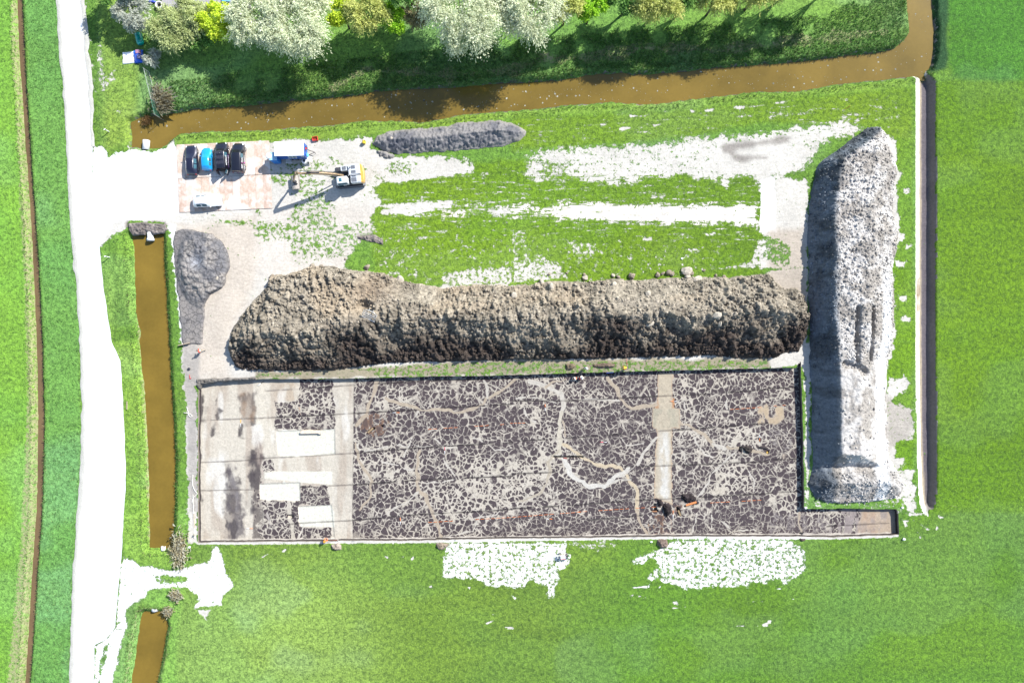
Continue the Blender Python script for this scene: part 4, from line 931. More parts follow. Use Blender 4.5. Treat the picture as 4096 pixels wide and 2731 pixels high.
# ---- the pale heap along the east side
HE = T(3,0,[(850,1215),(920,1180),(1010,1175),(1080,1220),(1090,1320),(1140,1420),(1190,1568)])+T(3,1,[(1160,150),(1150,400),(1200,560),(1180,700),(1140,900),(1160,1100),(1150,1300),(1150,1568)])+T(3,2,[(1100,150),(1090,500),(1100,900),(1110,1080),(1190,1180),(1250,1300),(1200,1430),(900,1470),(600,1480),(420,1440),(370,1300),(410,1180),(400,900),(400,500),(380,200),(380,0)])+T(3,1,[(375,1300),(370,900),(360,500),(380,300),(430,50)])+T(3,0,[(460,1500),(560,1430),(700,1330),(800,1260)])
HEw = WP(HE)
WE = WP(T(3,0,[(850,1215),(700,1330),(560,1430),(460,1500)])+T(3,1,[(430,50),(380,300),(360,500),(370,900),(375,1300)])+T(3,2,[(380,0),(400,500),(400,900),(410,1180),(430,1260)]))
EE = WP(T(3,0,[(1080,1220),(1140,1420),(1190,1568)])+T(3,1,[(1160,150),(1150,400),(1200,560),(1140,900),(1160,1100),(1150,1568)])+T(3,2,[(1100,150),(1090,500),(1100,900),(1110,1200)]))
Y_S = W2(0, 1366+1180/2.296)[1]; Y_A = W2(0, 683+500/2.296)[1]; Y_B = W2(0, 1366)[1]
def east_z(x, y, d):
    o = np.argsort(WE[:, 1]); xw = np.interp(y, WE[o, 1], WE[o, 0]); o = np.argsort(EE[:, 1]); xe = np.interp(y, EE[o, 1], EE[o, 0])
    top = 3.95 - 1.3*sstep(Y_A-4, Y_A+16, y)
    loose = sstep(Y_B-9, Y_B+6, y)                       # north half is tipped loosely, south half shaped with the bucket
    cr = 2.75 + loose*(1.0*(fbm(y*.22, y*0+3, 720, 2)-.5))
    u = x-xw
    wob = .5*(fbm(x*.5, y*.35, 721, 3)-.5)*(.4+.7*loose)
    zw = np.clip(u, 0, None)*(top/cr) + wob*np.clip(u, 0, 1)
    plateau = top - np.maximum(0, u-cr)*.07 - loose*.9*(fbm(x*.24, y*.20, 722, 3)-.40)
    ze = np.clip(xe-x, 0, None)*.62
    z = np.minimum(np.minimum(zw, plateau), ze)
    # bucket trenches along the crest and the cut before the last mound
    for a, b, s in ((795, 400, 1.0), (955, 400, 1.0)):
        L = WP(T(3,1,[(a+10,1260),(a+5,1568)])+T(3,2,[(a,0),(a+4,170)]), 3.0); z -= .75*(1-sstep(.15, .55, ldist(L, x, y)))
    L = WP(T(3,2,[(690,205),(820,240),(900,290)]), 3.0); z -= .9*(1-sstep(.2, .8, ldist(L, x, y)))
    # southern end: plateau stops at a cross wall, then a lower loose mound
    zs = .15 + np.clip(y-(Y_S+.1), 0, None)*1.25
    south = np.where(y < Y_S+4, np.minimum(z, np.maximum(zs, .4)), z)
    vv = Y_S - y
    mound = 1.9*np.clip(1-np.abs(vv-1.6)/3.3, 0, 1)**.8 + .9*(fbm(x*.55, y*.55, 724, 3)-.5)
    z = np.where(y < Y_S+4, np.maximum(south, np.minimum(mound, d*.8)*(vv > -1.7)), z)
    z = np.minimum(z, d*1.9+.1)
    lump = .8*clods(x, y, .55, 51)*.55 + .8*clods(x, y, .3, 52)*.3
    big = clods(x, y, 1.0, 53)*1.0
    k = np.clip(d*2.2, 0, 1)
    band = sstep(1.2, .3, np.abs(x-xe+1.9))*(1-loose)            # smooth dressed strip
    return z + k*(1-.8*band)*(lump*(.45+.25*loose)+.22*loose*big)
def east_c(x, y, d, z):
    n = fbm(x*.5, y*.5, 730, 3)
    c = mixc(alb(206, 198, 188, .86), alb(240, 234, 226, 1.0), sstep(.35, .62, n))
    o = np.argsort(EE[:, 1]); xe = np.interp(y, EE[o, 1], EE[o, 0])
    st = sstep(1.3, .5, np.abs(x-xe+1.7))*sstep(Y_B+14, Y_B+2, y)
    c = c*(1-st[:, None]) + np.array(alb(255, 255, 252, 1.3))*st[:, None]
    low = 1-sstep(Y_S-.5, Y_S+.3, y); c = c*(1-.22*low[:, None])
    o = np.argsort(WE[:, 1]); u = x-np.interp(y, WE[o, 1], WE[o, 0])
    cut = (1-sstep(2.2, 3.4, u))[:, None]; c = c*(1-cut)+c*cut*np.array([.30, .36, .44], np.float32)  # west face darkened and blued, its shade put into the clay colour
    c *= (.86+.28*_TAB[(np.floor(x*2.1).astype(int)*5+np.floor(y*2.4).astype(int)*3) & 255, np.floor(y*1.9).astype(int) & 255])[:, None]
    return c.astype(np.float32)
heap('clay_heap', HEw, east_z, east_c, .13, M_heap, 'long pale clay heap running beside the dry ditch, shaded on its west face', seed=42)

# ---- grey mud heap by the canal
HG = T(1,0,[(1065,1320),(1110,1250),(1200,1210),(1310,1190),(1370,1200),(1500,1185),(1650,1175),(1750,1155),(1850,1135),(2000,1125),(2150,1105),(2300,1112),(2351,1125)])+T(2,0,[(60,1160),(130,1200),(130,1240),(70,1290),(0,1310)])+T(1,0,[(2300,1330),(2200,1350),(2050,1375),(1850,1385),(1700,1395),(1500,1410),(1300,1420),(1200,1405),(1140,1360)])
def grey_z(x, y, d):
    z = np.minimum(d*.75, 1.9-.4*np.maximum(0, d-2.5)) + .5*(fbm(x*.35, y*.5, 740, 3)-.5)
    return np.maximum(z, .08) + np.clip(d*2, 0, 1)*(.55*clods(x, y, .6, 54)*.6 + .7*clods(x, y, .33, 55)*.33 + .2*np.abs(fbm(x*.9+y*.4, y*1.2, 741, 3)-.5))
def grey_c(x, y, d, z):
    c = mixc(alb(134, 134, 140, .9), alb(176, 172, 170, .9), sstep(.3, .65, fbm(x*.7, y*.7, 742, 3)))
    e = (1-sstep(.1, .7, d))[:, None]*.5; c = c*(1-e)+np.array(alb(196, 188, 174))*e
    return c.astype(np.float32)
heap('mud_heap', WP(HG), grey_z, grey_c, .12, M_mud, 'grey mud heap lying along the south edge of the canal', seed=43)
HG2 = T(1,0,[(1115,1380),(1180,1390),(1280,1430),(1260,1455),(1190,1460),(1130,1430)])
heap('mud_heap', WP(HG2), lambda x, y, d: np.minimum(d*.8, .35)+.3*clods(x, y, .45, 56), grey_c, .1, M_mud, 'small lumpy pile of dark sods at the southwest foot of the mud heap', seed=44)
# ---- cracked grey mud pile beside the pond
HP = T(0,1,[(1600,560),(1660,530),(1740,535),(1860,560),(1960,580),(2050,680),(2100,770),(2115,880),(2070,970),(2060,1050),(1960,1120),(1900,1190),(1880,1260),(1870,1400),(1860,1568)])+T(0,2,[(1850,20),(1700,40),(1660,0)])+T(0,1,[(1670,1500),(1640,1250),(1620,1050),(1600,850),(1590,680)])
HPc = WP(T(0,1,[(1870,880)]))[0]; HPr = WP(T(0,1,[(1830,840)]))[0]
def pile_z(x, y, d):
    r = np.hypot((x-HPc[0])/4.1, (y-HPc[1])/6.6)
    flat = .14*np.clip(d*4, 0, 1)
    z = 1.5*np.clip(1-r, 0, 1)**.8
    bowl = np.exp(-(((x-HPr[0])/1.3)**2+((y-HPr[1])/1.3)**2)); z = z*(1-.55*bowl)
    k = np.clip((1.05-r)*3, 0, 1)*(1-bowl)
    return flat + z + k*(.45*clods(x, y, .8, 57)*.8 + .5*clods(x, y, .4, 58)*.4 + .55*(fbm(x*.5, y*.5, 750, 3)-.5))
def pile_c(x, y, d, z):
    c = mixc(alb(142, 140, 142, .85), alb(186, 178, 170, .85), sstep(.35, .65, fbm(x*.6, y*.6, 752, 3)))
    r = np.hypot((x-HPc[0])/4.1, (y-HPc[1])/6.6)
    tan = sstep(.8, 1.1, r)[:, None]*.45; c = c*(1-tan)+np.array(alb(178, 168, 158, .8))*tan
    bowl = np.exp(-(((x-HPr[0])/1.1)**2+((y-HPr[1])/1.1)**2))[:, None]; c = c*(1-bowl)+np.array(alb(186, 188, 194, .9))*bowl
    return c.astype(np.float32)
def crack_mat():
    m, nt, b = nodes('cracked_mud'); g = NG(nt); p = g.pos()
    n1 = g.noise(p, 3, 4, .7)
    wn = g.n('ShaderNodeTexNoise'); g.l(p, wn.inputs['Vector']); wn.inputs['Scale'].default_value = 1.4
    vm = g.n('ShaderNodeVectorMath', operation='MULTIPLY_ADD'); g.l(wn.outputs['Color'], vm.inputs[0]); vm.inputs[1].default_value = (.6, .6, 0); g.l(p, vm.inputs[2])
    d = g.voro(vm.outputs[0], 1.3, 'DISTANCE_TO_EDGE')
    cr = g.math('MULTIPLY', g.math('SUBTRACT', 1, g.ramp(d, .02, .07)), .75)
    g.l(g.gain(g.mix(cr, g.attr('hcol'), alb(84, 80, 80)), g.mr(n1, .3, .7, .75, 1.2)), b.inputs['Base Color'])
    b.inputs['Roughness'].default_value = .8; g.l(g.bump(n1, .9, .12), b.inputs['Normal']); return m
heap('mud_heap', WP(HP), pile_z, pile_c, .11, crack_mat(), 'cracked grey mud pile with a smooth damp hollow beside the long pond', seed=45, rough=.3)

# ---- collar of rubble at the north-west corner of the dig and sods thrown on the grass
def small_heap(tj, pts, h, rgb, label, seed, name='soil_pile', cat='soil pile', z0=0.0, cell=.42, group=None, rough=.15):
    P = WP(T(tj[0], tj[1], pts), z0)
    def zf(x, y, d): return z0 + np.minimum(d*1.1, h)*(.7+.6*fbm(x*1.2, y*1.2, seed, 2)) + np.clip(d*4, 0, 1)*(.8*clods(x, y, cell, seed)*cell+.6*clods(x, y, cell*.55, seed+1)*cell*.55)
    def cf(x, y, d, z): return mixc(alb(*rgb, .8), alb(*rgb, 1.2), sstep(.35, .65, fbm(x*1.6, y*1.6, seed+3, 2))).astype(np.float32)
    o = heap(name, P, zf, cf, .08, M_heap, label, cat, rough=rough, seed=seed, group=group)
    if z0 < -.1:
        v = np.zeros(len(o.data.vertices)*3, np.float32); o.data.vertices.foreach_get('co', v); v = v.reshape(-1, 3)
        v[:, 2] = np.where(v[:, 2] == np.float32(-.15), z0-.1, v[:, 2]); o.data.vertices.foreach_set('co', v.ravel()); o.data.update()
    return o
small_heap((0,2),[(1800,345),(2000,335),(2351,325),(2360,350),(2000,372),(1850,392),(1840,440),(1812,430)], .22, (150,144,136), 'ridge of grey rubble along the northwest corner of the excavation', 71, 'rubble_ridge', 'rubble ridge')
small_heap((1,3),[(685,295),(750,278),(790,300),(785,340),(740,350),(695,335)], .35, (196,180,164), 'crumbly pale soil pile on the grass beside the stooping digger', 72)
small_heap((1,3),[(1650,285),(1700,275),(1775,285),(1765,310),(1720,345),(1680,345),(1655,310)], .3, (176,160,140), 'brown and pale soil pile left of the western bare patch', 73)
small_heap((2,3),[(1330,250),(1425,245),(1440,300),(1420,330),(1370,335),(1330,300)], .4, (166,146,132), 'reddish brown soil pile at the corner of the eastern bare patch', 74)
small_heap((3,3),[(280,240),(345,240),(340,262),(310,272)], .25, (110,98,92), 'small dark soil pile by the east end of the bottom rim', 75)
small_heap((2,2),[(490,205),(560,195),(590,225),(560,260),(500,265)], .35, (150,134,112), 'dark peat pile on the grass strip, left of the survey pair', 76)
small_heap((2,2),[(740,210),(850,192),(950,205),(940,235),(830,248),(745,235)], .35, (146,128,112), 'long dark peat pile on the grass strip between the surveyors', 77)
PEAT = (74, 66, 66)
small_heap((2,2),[(1560,1400),(1640,1392),(1695,1440),(1690,1465),(1600,1478),(1555,1440)], .35, PEAT, 'black peat pile above the long orange section trench', 78, z0=ZP)
small_heap((2,2),[(1400,1475),(1465,1500),(1470,1568),(1420,1610),(1390,1560),(1380,1510)], .35, PEAT, 'black peat pile at the foot of the clay dam', 79, z0=ZP)
small_heap((2,2),[(1335,1450),(1375,1448),(1385,1500),(1350,1510),(1330,1490)], .3, PEAT, 'small black peat pile left of the foot of the clay dam', 80, z0=ZP)
small_heap((2,3),[(1515,-60),(1545,-55),(1555,-30),(1530,-20)], .2, PEAT, 'little black peat pile over the tilted trench at the dam foot', 81, z0=ZP, cell=.3)
small_heap((2,2),[(2120,970),(2160,950),(2210,980),(2200,1010),(2170,1030),(2130,1000)], .3, (92,84,80), 'dark crumbly peat pile beside the black trench mouth in the east', 82, z0=ZP)
small_heap((2,2),[(2255,965),(2320,955),(2351,980),(2340,995),(2280,985)], .2, (88,80,80), 'thin spread of dark peat by the yellow-faced trench', 83, z0=ZP)
small_heap((1,1),[(920,600),(1100,585),(1170,640),(1165,685),(1050,650),(940,630)], .06, (160,150,142), 'scatter of grey rutted clods west of the grass strip', 84, cell=.5)
# ridge of mud between yard and pond head
small_heap((0,1),[(1175,480),(1300,472),(1400,485),(1520,488),(1545,540),(1500,572),(1400,580),(1380,560),(1340,560),(1330,592),(1215,592),(1180,540)], .1, (158,148,142), 'grey mud bank at the north end of the long pond', 85, 'mud_bank', 'mud bank', cell=.4)

# ---- loose clods: the biggest along the north foot of the brown heap are things of their own
def clod_mesh(seed, r):
    rng = np.random.default_rng(seed); bm = bmesh.new(); bmesh.ops.create_icosphere(bm, subdivisions=2, radius=1)
    sx, sy, sz = r*rng.uniform(.8, 1.25), r*rng.uniform(.7, 1.1), r*rng.uniform(.55, .85)
    pl = [(Vector(rng.normal(size=3)).normalized(), rng.uniform(.55, .9)) for _ in range(7)]
    for v in bm.verts:
        p = v.co.copy()
        for n_, h in pl:
            e = p.dot(n_)-h
            if e > 0: p -= n_*e
        p *= rng.uniform(.94, 1.05); v.co = (p.x*sx, p.y*sy, p.z*sz)
    me = bpy.data.meshes.new('soil_clod'); bm.to_mesh(me); bm.free(); return me
M_clod = pm('clod_soil', alb(180, 166, 146), .95, 0, .35, 3, .05, spec=.1); M_clod2 = pm('pale_clod_soil', alb(222, 210, 190), .95, 0, .25, 3, .05, spec=.1)
BIGC = [(1330,1000,1,.62,1,'on the heap edge south of the chequered wheel tracks'),(1020,885,1,.50,0,'alone on the grass north of the heap'),(820,812,1,.22,0,'lying by itself on the bare yard above the heap'),(345,960,1,.42,0,'at the west end of the heap rim'),(295,1000,1,.34,0,'just left of the west heap corner'),(520,880,1,.42,0,'on the northwest rim of the heap'),(600,875,1,.36,0,'second along the northwest rim'),(150,965,1,.34,0,'farthest west of the rim clods'),
 (1600,920,2,.80,1,'flat topped and largest, on the grass above the heap'),(1610,975,2,.52,1,'just below the largest pale clod'),(1700,995,2,.68,1,'pale and round, right of the largest pale clod'),(1440,935,2,.60,0,'left of the largest pale clod'),(1470,950,2,.42,0,'touching the clod left of the largest one'),(1335,955,2,.55,0,'on the grass where the heap rim bends'),(1385,942,2,.34,0,'between two larger clods on the grass'),(1100,965,2,.62,0,'in the middle of the north rim'),(930,960,2,.36,1,'pale, left of the middle of the north rim'),(975,975,2,.36,0,'left of the middle clod of the rim'),(670,985,2,.46,1,'on the grass tongue at the heap edge'),(665,955,2,.26,0,'small, above the grass tongue clod'),(505,940,2,.22,0,'tiny, on the pale ground above the rim'),
 (340,950,2,.26,0,'small, on pale ground west of the grass tongue'),(270,1025,2,.52,1,'pale, half buried in the rim'),(360,1060,2,.60,1,'broad and pale, inside the north rim'),(930,1045,2,.50,1,'pale, just below the middle rim'),(1650,945,2,.34,0,'right beside the largest pale clod'),(1765,915,2,.26,0,'dark, alone on the bare ground at the east'),(1870,960,2,.30,0,'at the eastern end of the north rim'),(1945,975,2,.36,0,'last but one at the eastern rim'),(2090,990,2,.40,0,'dark, near the east corner of the rim'),(1745,1062,2,.42,1,'bright, on the upper slope at the east'),(1250,1130,2,.50,1,'bright, on the upper slope in the middle'),
 (20,1145,2,.55,1,'bright, on the upper slope at the west'),(1260,1400,2,.62,1,'square and bright, low on the dark slope'),(1880,1330,2,.62,1,'pale grey, low on the slope at the east'),(1910,1405,2,.42,1,'bright, below the pale grey clod'),(760,1255,2,.38,1,'bright, on the mid slope'),(1480,595,-2,.5,1,'')]
_k = 0
for x, y, t, r, pale, where in BIGC:
    if t < 0: continue
    q = T(t, 1, [(x, y)])[0]; wx, wy = W2(*q)
    dd = -sdf(HMw, np.array([wx]), np.array([wy]))[0]
    zb = float(main_z(np.array([wx]), np.array([wy]), np.array([max(dd, 0)]))[0]) if dd > 0 else 0.0
    o = link('soil_clod', clod_mesh(100+_k, r), M_clod2 if pale else M_clod); _k += 1
    o.location = (wx*(CAM_H-zb)/CAM_H, wy*(CAM_H-zb)/CAM_H, max(0, zb)+r*.32); o.rotation_euler = (0, 0, random.uniform(0, 6))
    tag(o, ('pale' if pale else 'brown')+' clod of soil '+where, 'clod', 'clods of soil along the topsoil heap')
# the uncountable rest, as rubble
def rubble(name, label, n, area, zfun, hw, cfun, rmin, rmax, dens=None, seed=0, cat='rubble'):
    rng = np.random.default_rng(seed)
    lo, hi = area.min(0), area.max(0)
    P = rng.uniform(lo, hi, (n*4, 2)); d = -sdf(area, P[:, 0], P[:, 1]); ok = d > .05
    if dens is not None: ok &= rng.random(len(P)) < dens(P[:, 0], P[:, 1], d)
    P = P[ok][:n]; d = d[ok][:n]; z = zfun(P[:, 0], P[:, 1], d)
    bm = bmesh.new(); bmesh.ops.create_icosphere(bm, subdivisions=1, radius=1); base = np.array([v.co[:] for v in bm.verts]); bf = np.array([[v.index for v in f.verts] for f in bm.faces]); bm.free()
    m = len(P); r = rmin+(rmax-rmin)*rng.random(m)**3
    S = r[:, None]*rng.uniform(.6, 1.2, (m, 3)); S[:, 2] *= .8
    V = base[None]*rng.uniform(.75, 1.15, (m, len(base), 1))*S[:, None, :]
    a = rng.uniform(0, 6.28, m); ca, sa = np.cos(a)[:, None], np.sin(a)[:, None]
    V = np.stack([V[..., 0]*ca-V[..., 1]*sa, V[..., 0]*sa+V[..., 1]*ca, V[..., 2]], -1)
    V += np.stack([P[:, 0], P[:, 1], z+S[:, 2]*.35], 1)[:, None, :]
    F = (bf[None]+np.arange(m)[:, None, None]*len(base)).reshape(-1, 3)
    c = cfun(P[:, 0], P[:, 1], d, z)*rng.uniform(.7, 1.5, (m, 1))
    me = np_mesh(name, V.reshape(-1, 3), F, False); attr_c(me, 'hcol', np.repeat(c, len(base), 0))
    return tag(link(name, me, M_heap), label, cat, kind='stuff')
rubble('rubble', 'brown rubble strewn over the long topsoil heap', 20000, HMw, main_z, 0, main_c, .04, .24,
       lambda x, y, d: np.where(d < 1.6, 1.0, .30+.25*(fbm(x*.3, y*.3, 760, 2) > .5)), 5)
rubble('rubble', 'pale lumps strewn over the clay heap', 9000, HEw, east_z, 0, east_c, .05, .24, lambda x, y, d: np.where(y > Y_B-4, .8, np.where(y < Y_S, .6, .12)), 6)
# ================================================================ trees, reeds and tall grass
def leaf_mat(name, sheen=.0):
    m, nt, b = nodes(name); g = NG(nt)
    c = g.attr('hcol'); n = g.noise(g.pos(), .8, 3)
    g.l(g.gain(c, g.mr(n, .3, .7, .8, 1.2)), b.inputs['Base Color'])
    b.inputs['Roughness'].default_value = .65; b.inputs['Specular IOR Level'].default_value = .25
    tr = nt.nodes.new('ShaderNodeBsdfTranslucent'); g.l(g.gain(c, 1.1), tr.inputs[0])
    mx = nt.nodes.new('ShaderNodeMixShader'); mx.inputs[0].default_value = .36
    out = [q for q in nt.nodes if q.type == 'OUTPUT_MATERIAL'][0]
    g.l(b.outputs[0], mx.inputs[1]); g.l(tr.outputs[0], mx.inputs[2]); g.l(mx.outputs[0], out.inputs[0])
    return m
M_leaf = leaf_mat('leaves')
M_bark = pm('bark', alb(120, 108, 92), .9, 0, .35, 5, .03, spec=.1)

def tree(name, px, py, zc, R, H, cols, n, label, cat='tree', style='willow', seed=0, group='trees along the canal bank', leaf=(.055, .30), up=.0, lobes=13, flat=.85):
    """crown seen at plan pixel (px, py) at height zc; R crown radius, H total height"""
    rng = np.random.default_rng(900+seed); bx, by = W2(px, py, zc)
    root = empty(name, (bx, by, 0), 0, label, cat, group)
    # limbs: trunk forks into boughs that end in the leaf masses
    t = MB(); base_h = max(.4, zc-R*.9); lob = []
    for k in range(lobes):
        a = 2*math.pi*(k*.618+rng.uniform(-.08, .08)); rr = R*(.15+.62*math.sqrt((k+.5)/lobes))
        zz = zc + (H-zc)*(.75*math.cos(min(1, rr/R)*1.45))*rng.uniform(.75, 1.1) - R*.15*rng.random()*(rr/R)
        lob.append((np.array([rr*math.cos(a), rr*math.sin(a), zz]), R*rng.uniform(.30, .46)))
    h0 = max(.5, min(2.5, zc*.4))
    t.tube([(0, 0, -.2), (.05, 0, h0*.5), (.1, .05, h0)], [.07+R*.045, .05+R*.04, .04+R*.035], 9)
    for c, r in lob:
        m_ = np.array([c[0]*.35, c[1]*.35, h0+(c[2]-h0)*.55]) + rng.normal(0, .15, 3)
        t.tube([(.1, .05, h0*.95), tuple(m_), tuple(c)], [.03+R*.018, .03+R*.010, .02], 6)
        for q in range(3):
            e = c + rng.normal(0, 1, 3)*r*.6; t.tube([tuple(m_*.4+c*.6), tuple(e)], [.03, .01], 5)
    t.build('trunk', M_bark, root, True)
    # leaves: thousands of slender blades on twigs that leave the boughs outward and droop
    ntw = n//14; ci = rng.choice(len(lob), ntw, p=np.array([l[1]**2 for l in lob])/sum(l[1]**2 for l in lob))
    C = np.array([l[0] for l in lob])[ci]; RR = np.array([l[1] for l in lob])[ci]
    d = rng.normal(size=(ntw, 3)); d[:, 2] = d[:, 2]*.8+.35; d /= np.linalg.norm(d, axis=1)[:, None]
    out = C*np.array([1, 1, 0]); out /= (np.linalg.norm(out, axis=1)[:, None]+1e-6)
    d = d+out*.55; d /= np.linalg.norm(d, axis=1)[:, None]
    start = C + d*(RR*rng.uniform(.05, .55, ntw))[:, None]
    tl = RR*rng.uniform(.35, 1.0, ntw)*(1.15 if style == 'willow' else .8)
    k = 14; s = (np.arange(k)+rng.random((ntw, k)))/k
    droop = .55 if style == 'willow' else .2
    P = start[:, None, :] + d[:, None, :]*(s*tl[:, None])[..., None]
    P[..., 2] -= droop*(s**2)*tl[:, None]
    dirv = d[:, None, :]+np.stack([np.zeros_like(s), np.zeros_like(s), -2*droop*s], -1)+rng.normal(0, .55 if style == 'willow' else .9, (ntw, k, 3))
    P = P.reshape(-1, 3)+rng.normal(0, .05*R**.5, (ntw*k, 3)); D = dirv.reshape(-1, 3); D /= np.linalg.norm(D, axis=1)[:, None]
    ok = P[:, 2] > .15; P, D = P[ok], D[ok]; m = len(P)
    side = np.cross(D, rng.normal(size=(m, 3))*.6+np.array([0, 0, 1])); side /= (np.linalg.norm(side, axis=1)[:, None]+1e-6)
    w = leaf[0]*rng.uniform(.7, 1.4, m)[:, None]; L = leaf[1]*rng.uniform(.6, 1.3, m)[:, None]
    V = np.stack([P, P+D*L*.45+side*w, P+D*L, P+D*L*.5-side*w], 1).reshape(-1, 3)
    F = np.arange(m*4).reshape(-1, 4)
    tw = np.repeat(rng.random(ntw), k)[ok]
    c0, c1 = np.array(alb(*cols[0], 1.9)), np.array(alb(*cols[1], 2.0))
    col = c0+(c1-c0)*np.clip(tw*.7+.3*rng.random(m), 0, 1)[:, None]
    me = np_mesh('crown', V, F, False); attr_c(me, 'hcol', np.repeat(col, 4, 0))
    link('crown', me, M_leaf, root)
    return root
SILV = ((180,190,150),(236,240,206)); OLIV = ((146,160,100),(204,210,150)); YEL = ((168,196,40),(222,234,84)); LIME = ((120,176,36),(186,224,66)); GREY = ((150,156,142),(206,208,192)); DARK = ((84,128,62),(136,176,88)); BRN = ((132,126,92),(170,160,120)); OCH = ((168,176,92),(212,214,128))
U = 1.7415
TR = [ # u, v in plan units, crown height, radius, total height, colours, leaves, style, name, label
 (308,36,2.4,2.6,4.6,GREY,9000,'willow','willow_shrub','grey half bare shrub at the west end of the row, above the green tank'),
 (398,74,2.6,3.2,5.2,OLIV,14000,'willow','willow_shrub','wide olive grey shrub right of the green tank'),
 (432,42,2.8,3.2,5.4,OLIV,12000,'willow','willow_shrub','olive green shrub just below the studded pontoon'),
 (505,52,3.0,2.9,5.8,YEL,11000,'leaf','willow_tree','yellow green bush between the olive shrubs and the first silver willow'),
 (462,90,1.8,1.9,3.2,DARK,6000,'leaf','hawthorn_shrub','low dark green bush beneath the yellow green bush'),
 (598,40,5.4,4.3,8.4,SILV,22000,'willow','willow_tree','silver willow with an olive cast, first of the big willows from the west'),
 (682,48,6.0,5.2,9.4,SILV,32000,'willow','willow_tree','broad silver willow left of the bright yellow tree'),
 (786,34,4.5,2.2,7.5,YEL,9000,'leaf','maple_tree','narrow bright yellow tree between a silver willow and an ochre tree'),
 (848,32,5.0,3.4,8.5,OCH,15000,'willow','willow_tree','pale ochre willow right of the bright yellow tree'),
 (902,50,4.0,2.2,6.8,LIME,9000,'leaf','maple_tree','lime green tree leaning out beside the ochre willow'),
 (955,32,3.0,2.2,5.0,BRN,6000,'willow','hawthorn_shrub','brownish thin bush between the lime green tree and the second silver willow'),
 (1062,36,7.0,5.6,12.0,SILV,34000,'willow','willow_tree','largest silver willow with drooping branch tips over the shaded bank'),
 (1222,28,6.5,4.6,11.0,SILV,26000,'willow','willow_tree','silver green willow with one branch reaching down, right of the largest one'),
 (1300,14,6.0,2.6,9.0,OCH,9000,'willow','willow_tree','yellowish tree touching the right side of the silver green willow'),
 (1356,18,5.0,2.4,8.2,LIME,10000,'leaf','maple_tree','vivid lime green tree alone right of the silver willows'),
 (1440,-2,5.0,3.3,8.5,DARK,12000,'leaf','hawthorn_shrub','dark green tree between the vivid lime tree and the ochre one'),
 (1512,2,6.0,3.6,10.0,OCH,15000,'willow','willow_tree','ochre green willow at the top edge, left one of the last pair'),
 (1590,-14,5.0,3.2,9.5,DARK,10000,'leaf','hawthorn_shrub','dark tree at the top edge between the last pair of ochre willows'),
 (1648,-8,6.0,3.0,10.0,OCH,11000,'willow','willow_tree','ochre willow at the top edge, right one of the last pair'),
 (1745,-26,6.5,3.3,11.0,OCH,10000,'willow','willow_tree','last ochre tree of the row, only its lower twigs in view'),
 (1850,-70,7,4.0,12.5,DARK,10000,'leaf','willow_tree','tall dark tree beyond the top edge at the east end of the row'),
 (1945,-75,7,3.4,12.0,DARK,8000,'leaf','willow_tree','easternmost tall tree beyond the top edge, known by its shadow'),
 (1160,-20,7,3.6,11.5,SILV,12000,'willow','willow_tree','silver willow behind the gap between the two biggest ones'),
 (930,-30,6,3.6,10.0,DARK,9000,'leaf','willow_tree','dark tree behind the ochre willow and the brown bush'),
 (270,-30,4,3.2,6.5,DARK,8000,'leaf','hawthorn_shrub','dark bush by the road at the top edge'),
]
for i, (u, v, zc, R, H, cols, n, st, nm, lb) in enumerate(TR):
    tree(nm, u*U, v*U, zc, R, H, cols, n, lb, 'shrub' if 'shrub' in nm else 'tree', st, i, leaf=(.06, .34) if st == 'willow' else (.10, .22), lobes=15 if R > 4 else 10)
# the fallen silver branch by the fence
tree('willow_shrub', 610, 232, .9, 1.35, 1.7, GREY, 2200, 'small silver grey bush leaning over the top of the fence', 'shrub', 'willow', 40, lobes=6)

def blades(name, label, P, Z, h, w, cols, lean=.5, seed=0, cat='grass', kind='stuff', parent=None, leandir=None):
    rng = np.random.default_rng(seed); m = len(P)
    hh = h*rng.uniform(.55, 1.25, m); a = rng.uniform(0, 6.283, m); ln = lean*rng.uniform(.3, 1.2, m)
    dx, dy = np.cos(a)*ln*hh, np.sin(a)*ln*hh
    if leandir is not None: dx = dx*.5+leandir[0]*hh; dy = dy*.5+leandir[1]*hh
    b = rng.uniform(0, 6.283, m); ww = w*rng.uniform(.6, 1.3, m)
    bx, by = np.cos(b)*ww, np.sin(b)*ww
    A = np.stack([P[:, 0]-bx, P[:, 1]-by, Z-.05], 1); B = np.stack([P[:, 0]+bx, P[:, 1]+by, Z-.05], 1)
    M1 = np.stack([P[:, 0]+dx*.5+bx*.7, P[:, 1]+dy*.5+by*.7, Z+hh*.62], 1); Tp = np.stack([P[:, 0]+dx, P[:, 1]+dy, Z+hh*(1-.35*ln)], 1)
    V = np.stack([A, B, M1, Tp], 1).reshape(-1, 3); F = np.arange(m*4).reshape(-1, 4)
    cs = np.array([alb(*c) for c in cols]); c = cs[rng.integers(0, len(cs), m)]*rng.uniform(.75, 1.2, (m, 1))
    me = np_mesh(name, V, F, False); attr_c(me, 'hcol', np.repeat(c, 4, 0))
    o = link(name, me, M_leaf, parent)
    if parent is None: tag(o, label, cat, None, kind)
    return o
def scatter(poly, dens, seed, lo=None):
    rng = np.random.default_rng(seed); a = poly.min(0); b = poly.max(0)
    a = np.maximum(a, [-83, -57]); b = np.minimum(b, [83, 57])
    n = int((b-a).prod()*dens); P = rng.uniform(a, b, (n, 2)); return P[sdf(poly, P[:, 0], P[:, 1]) < 0]
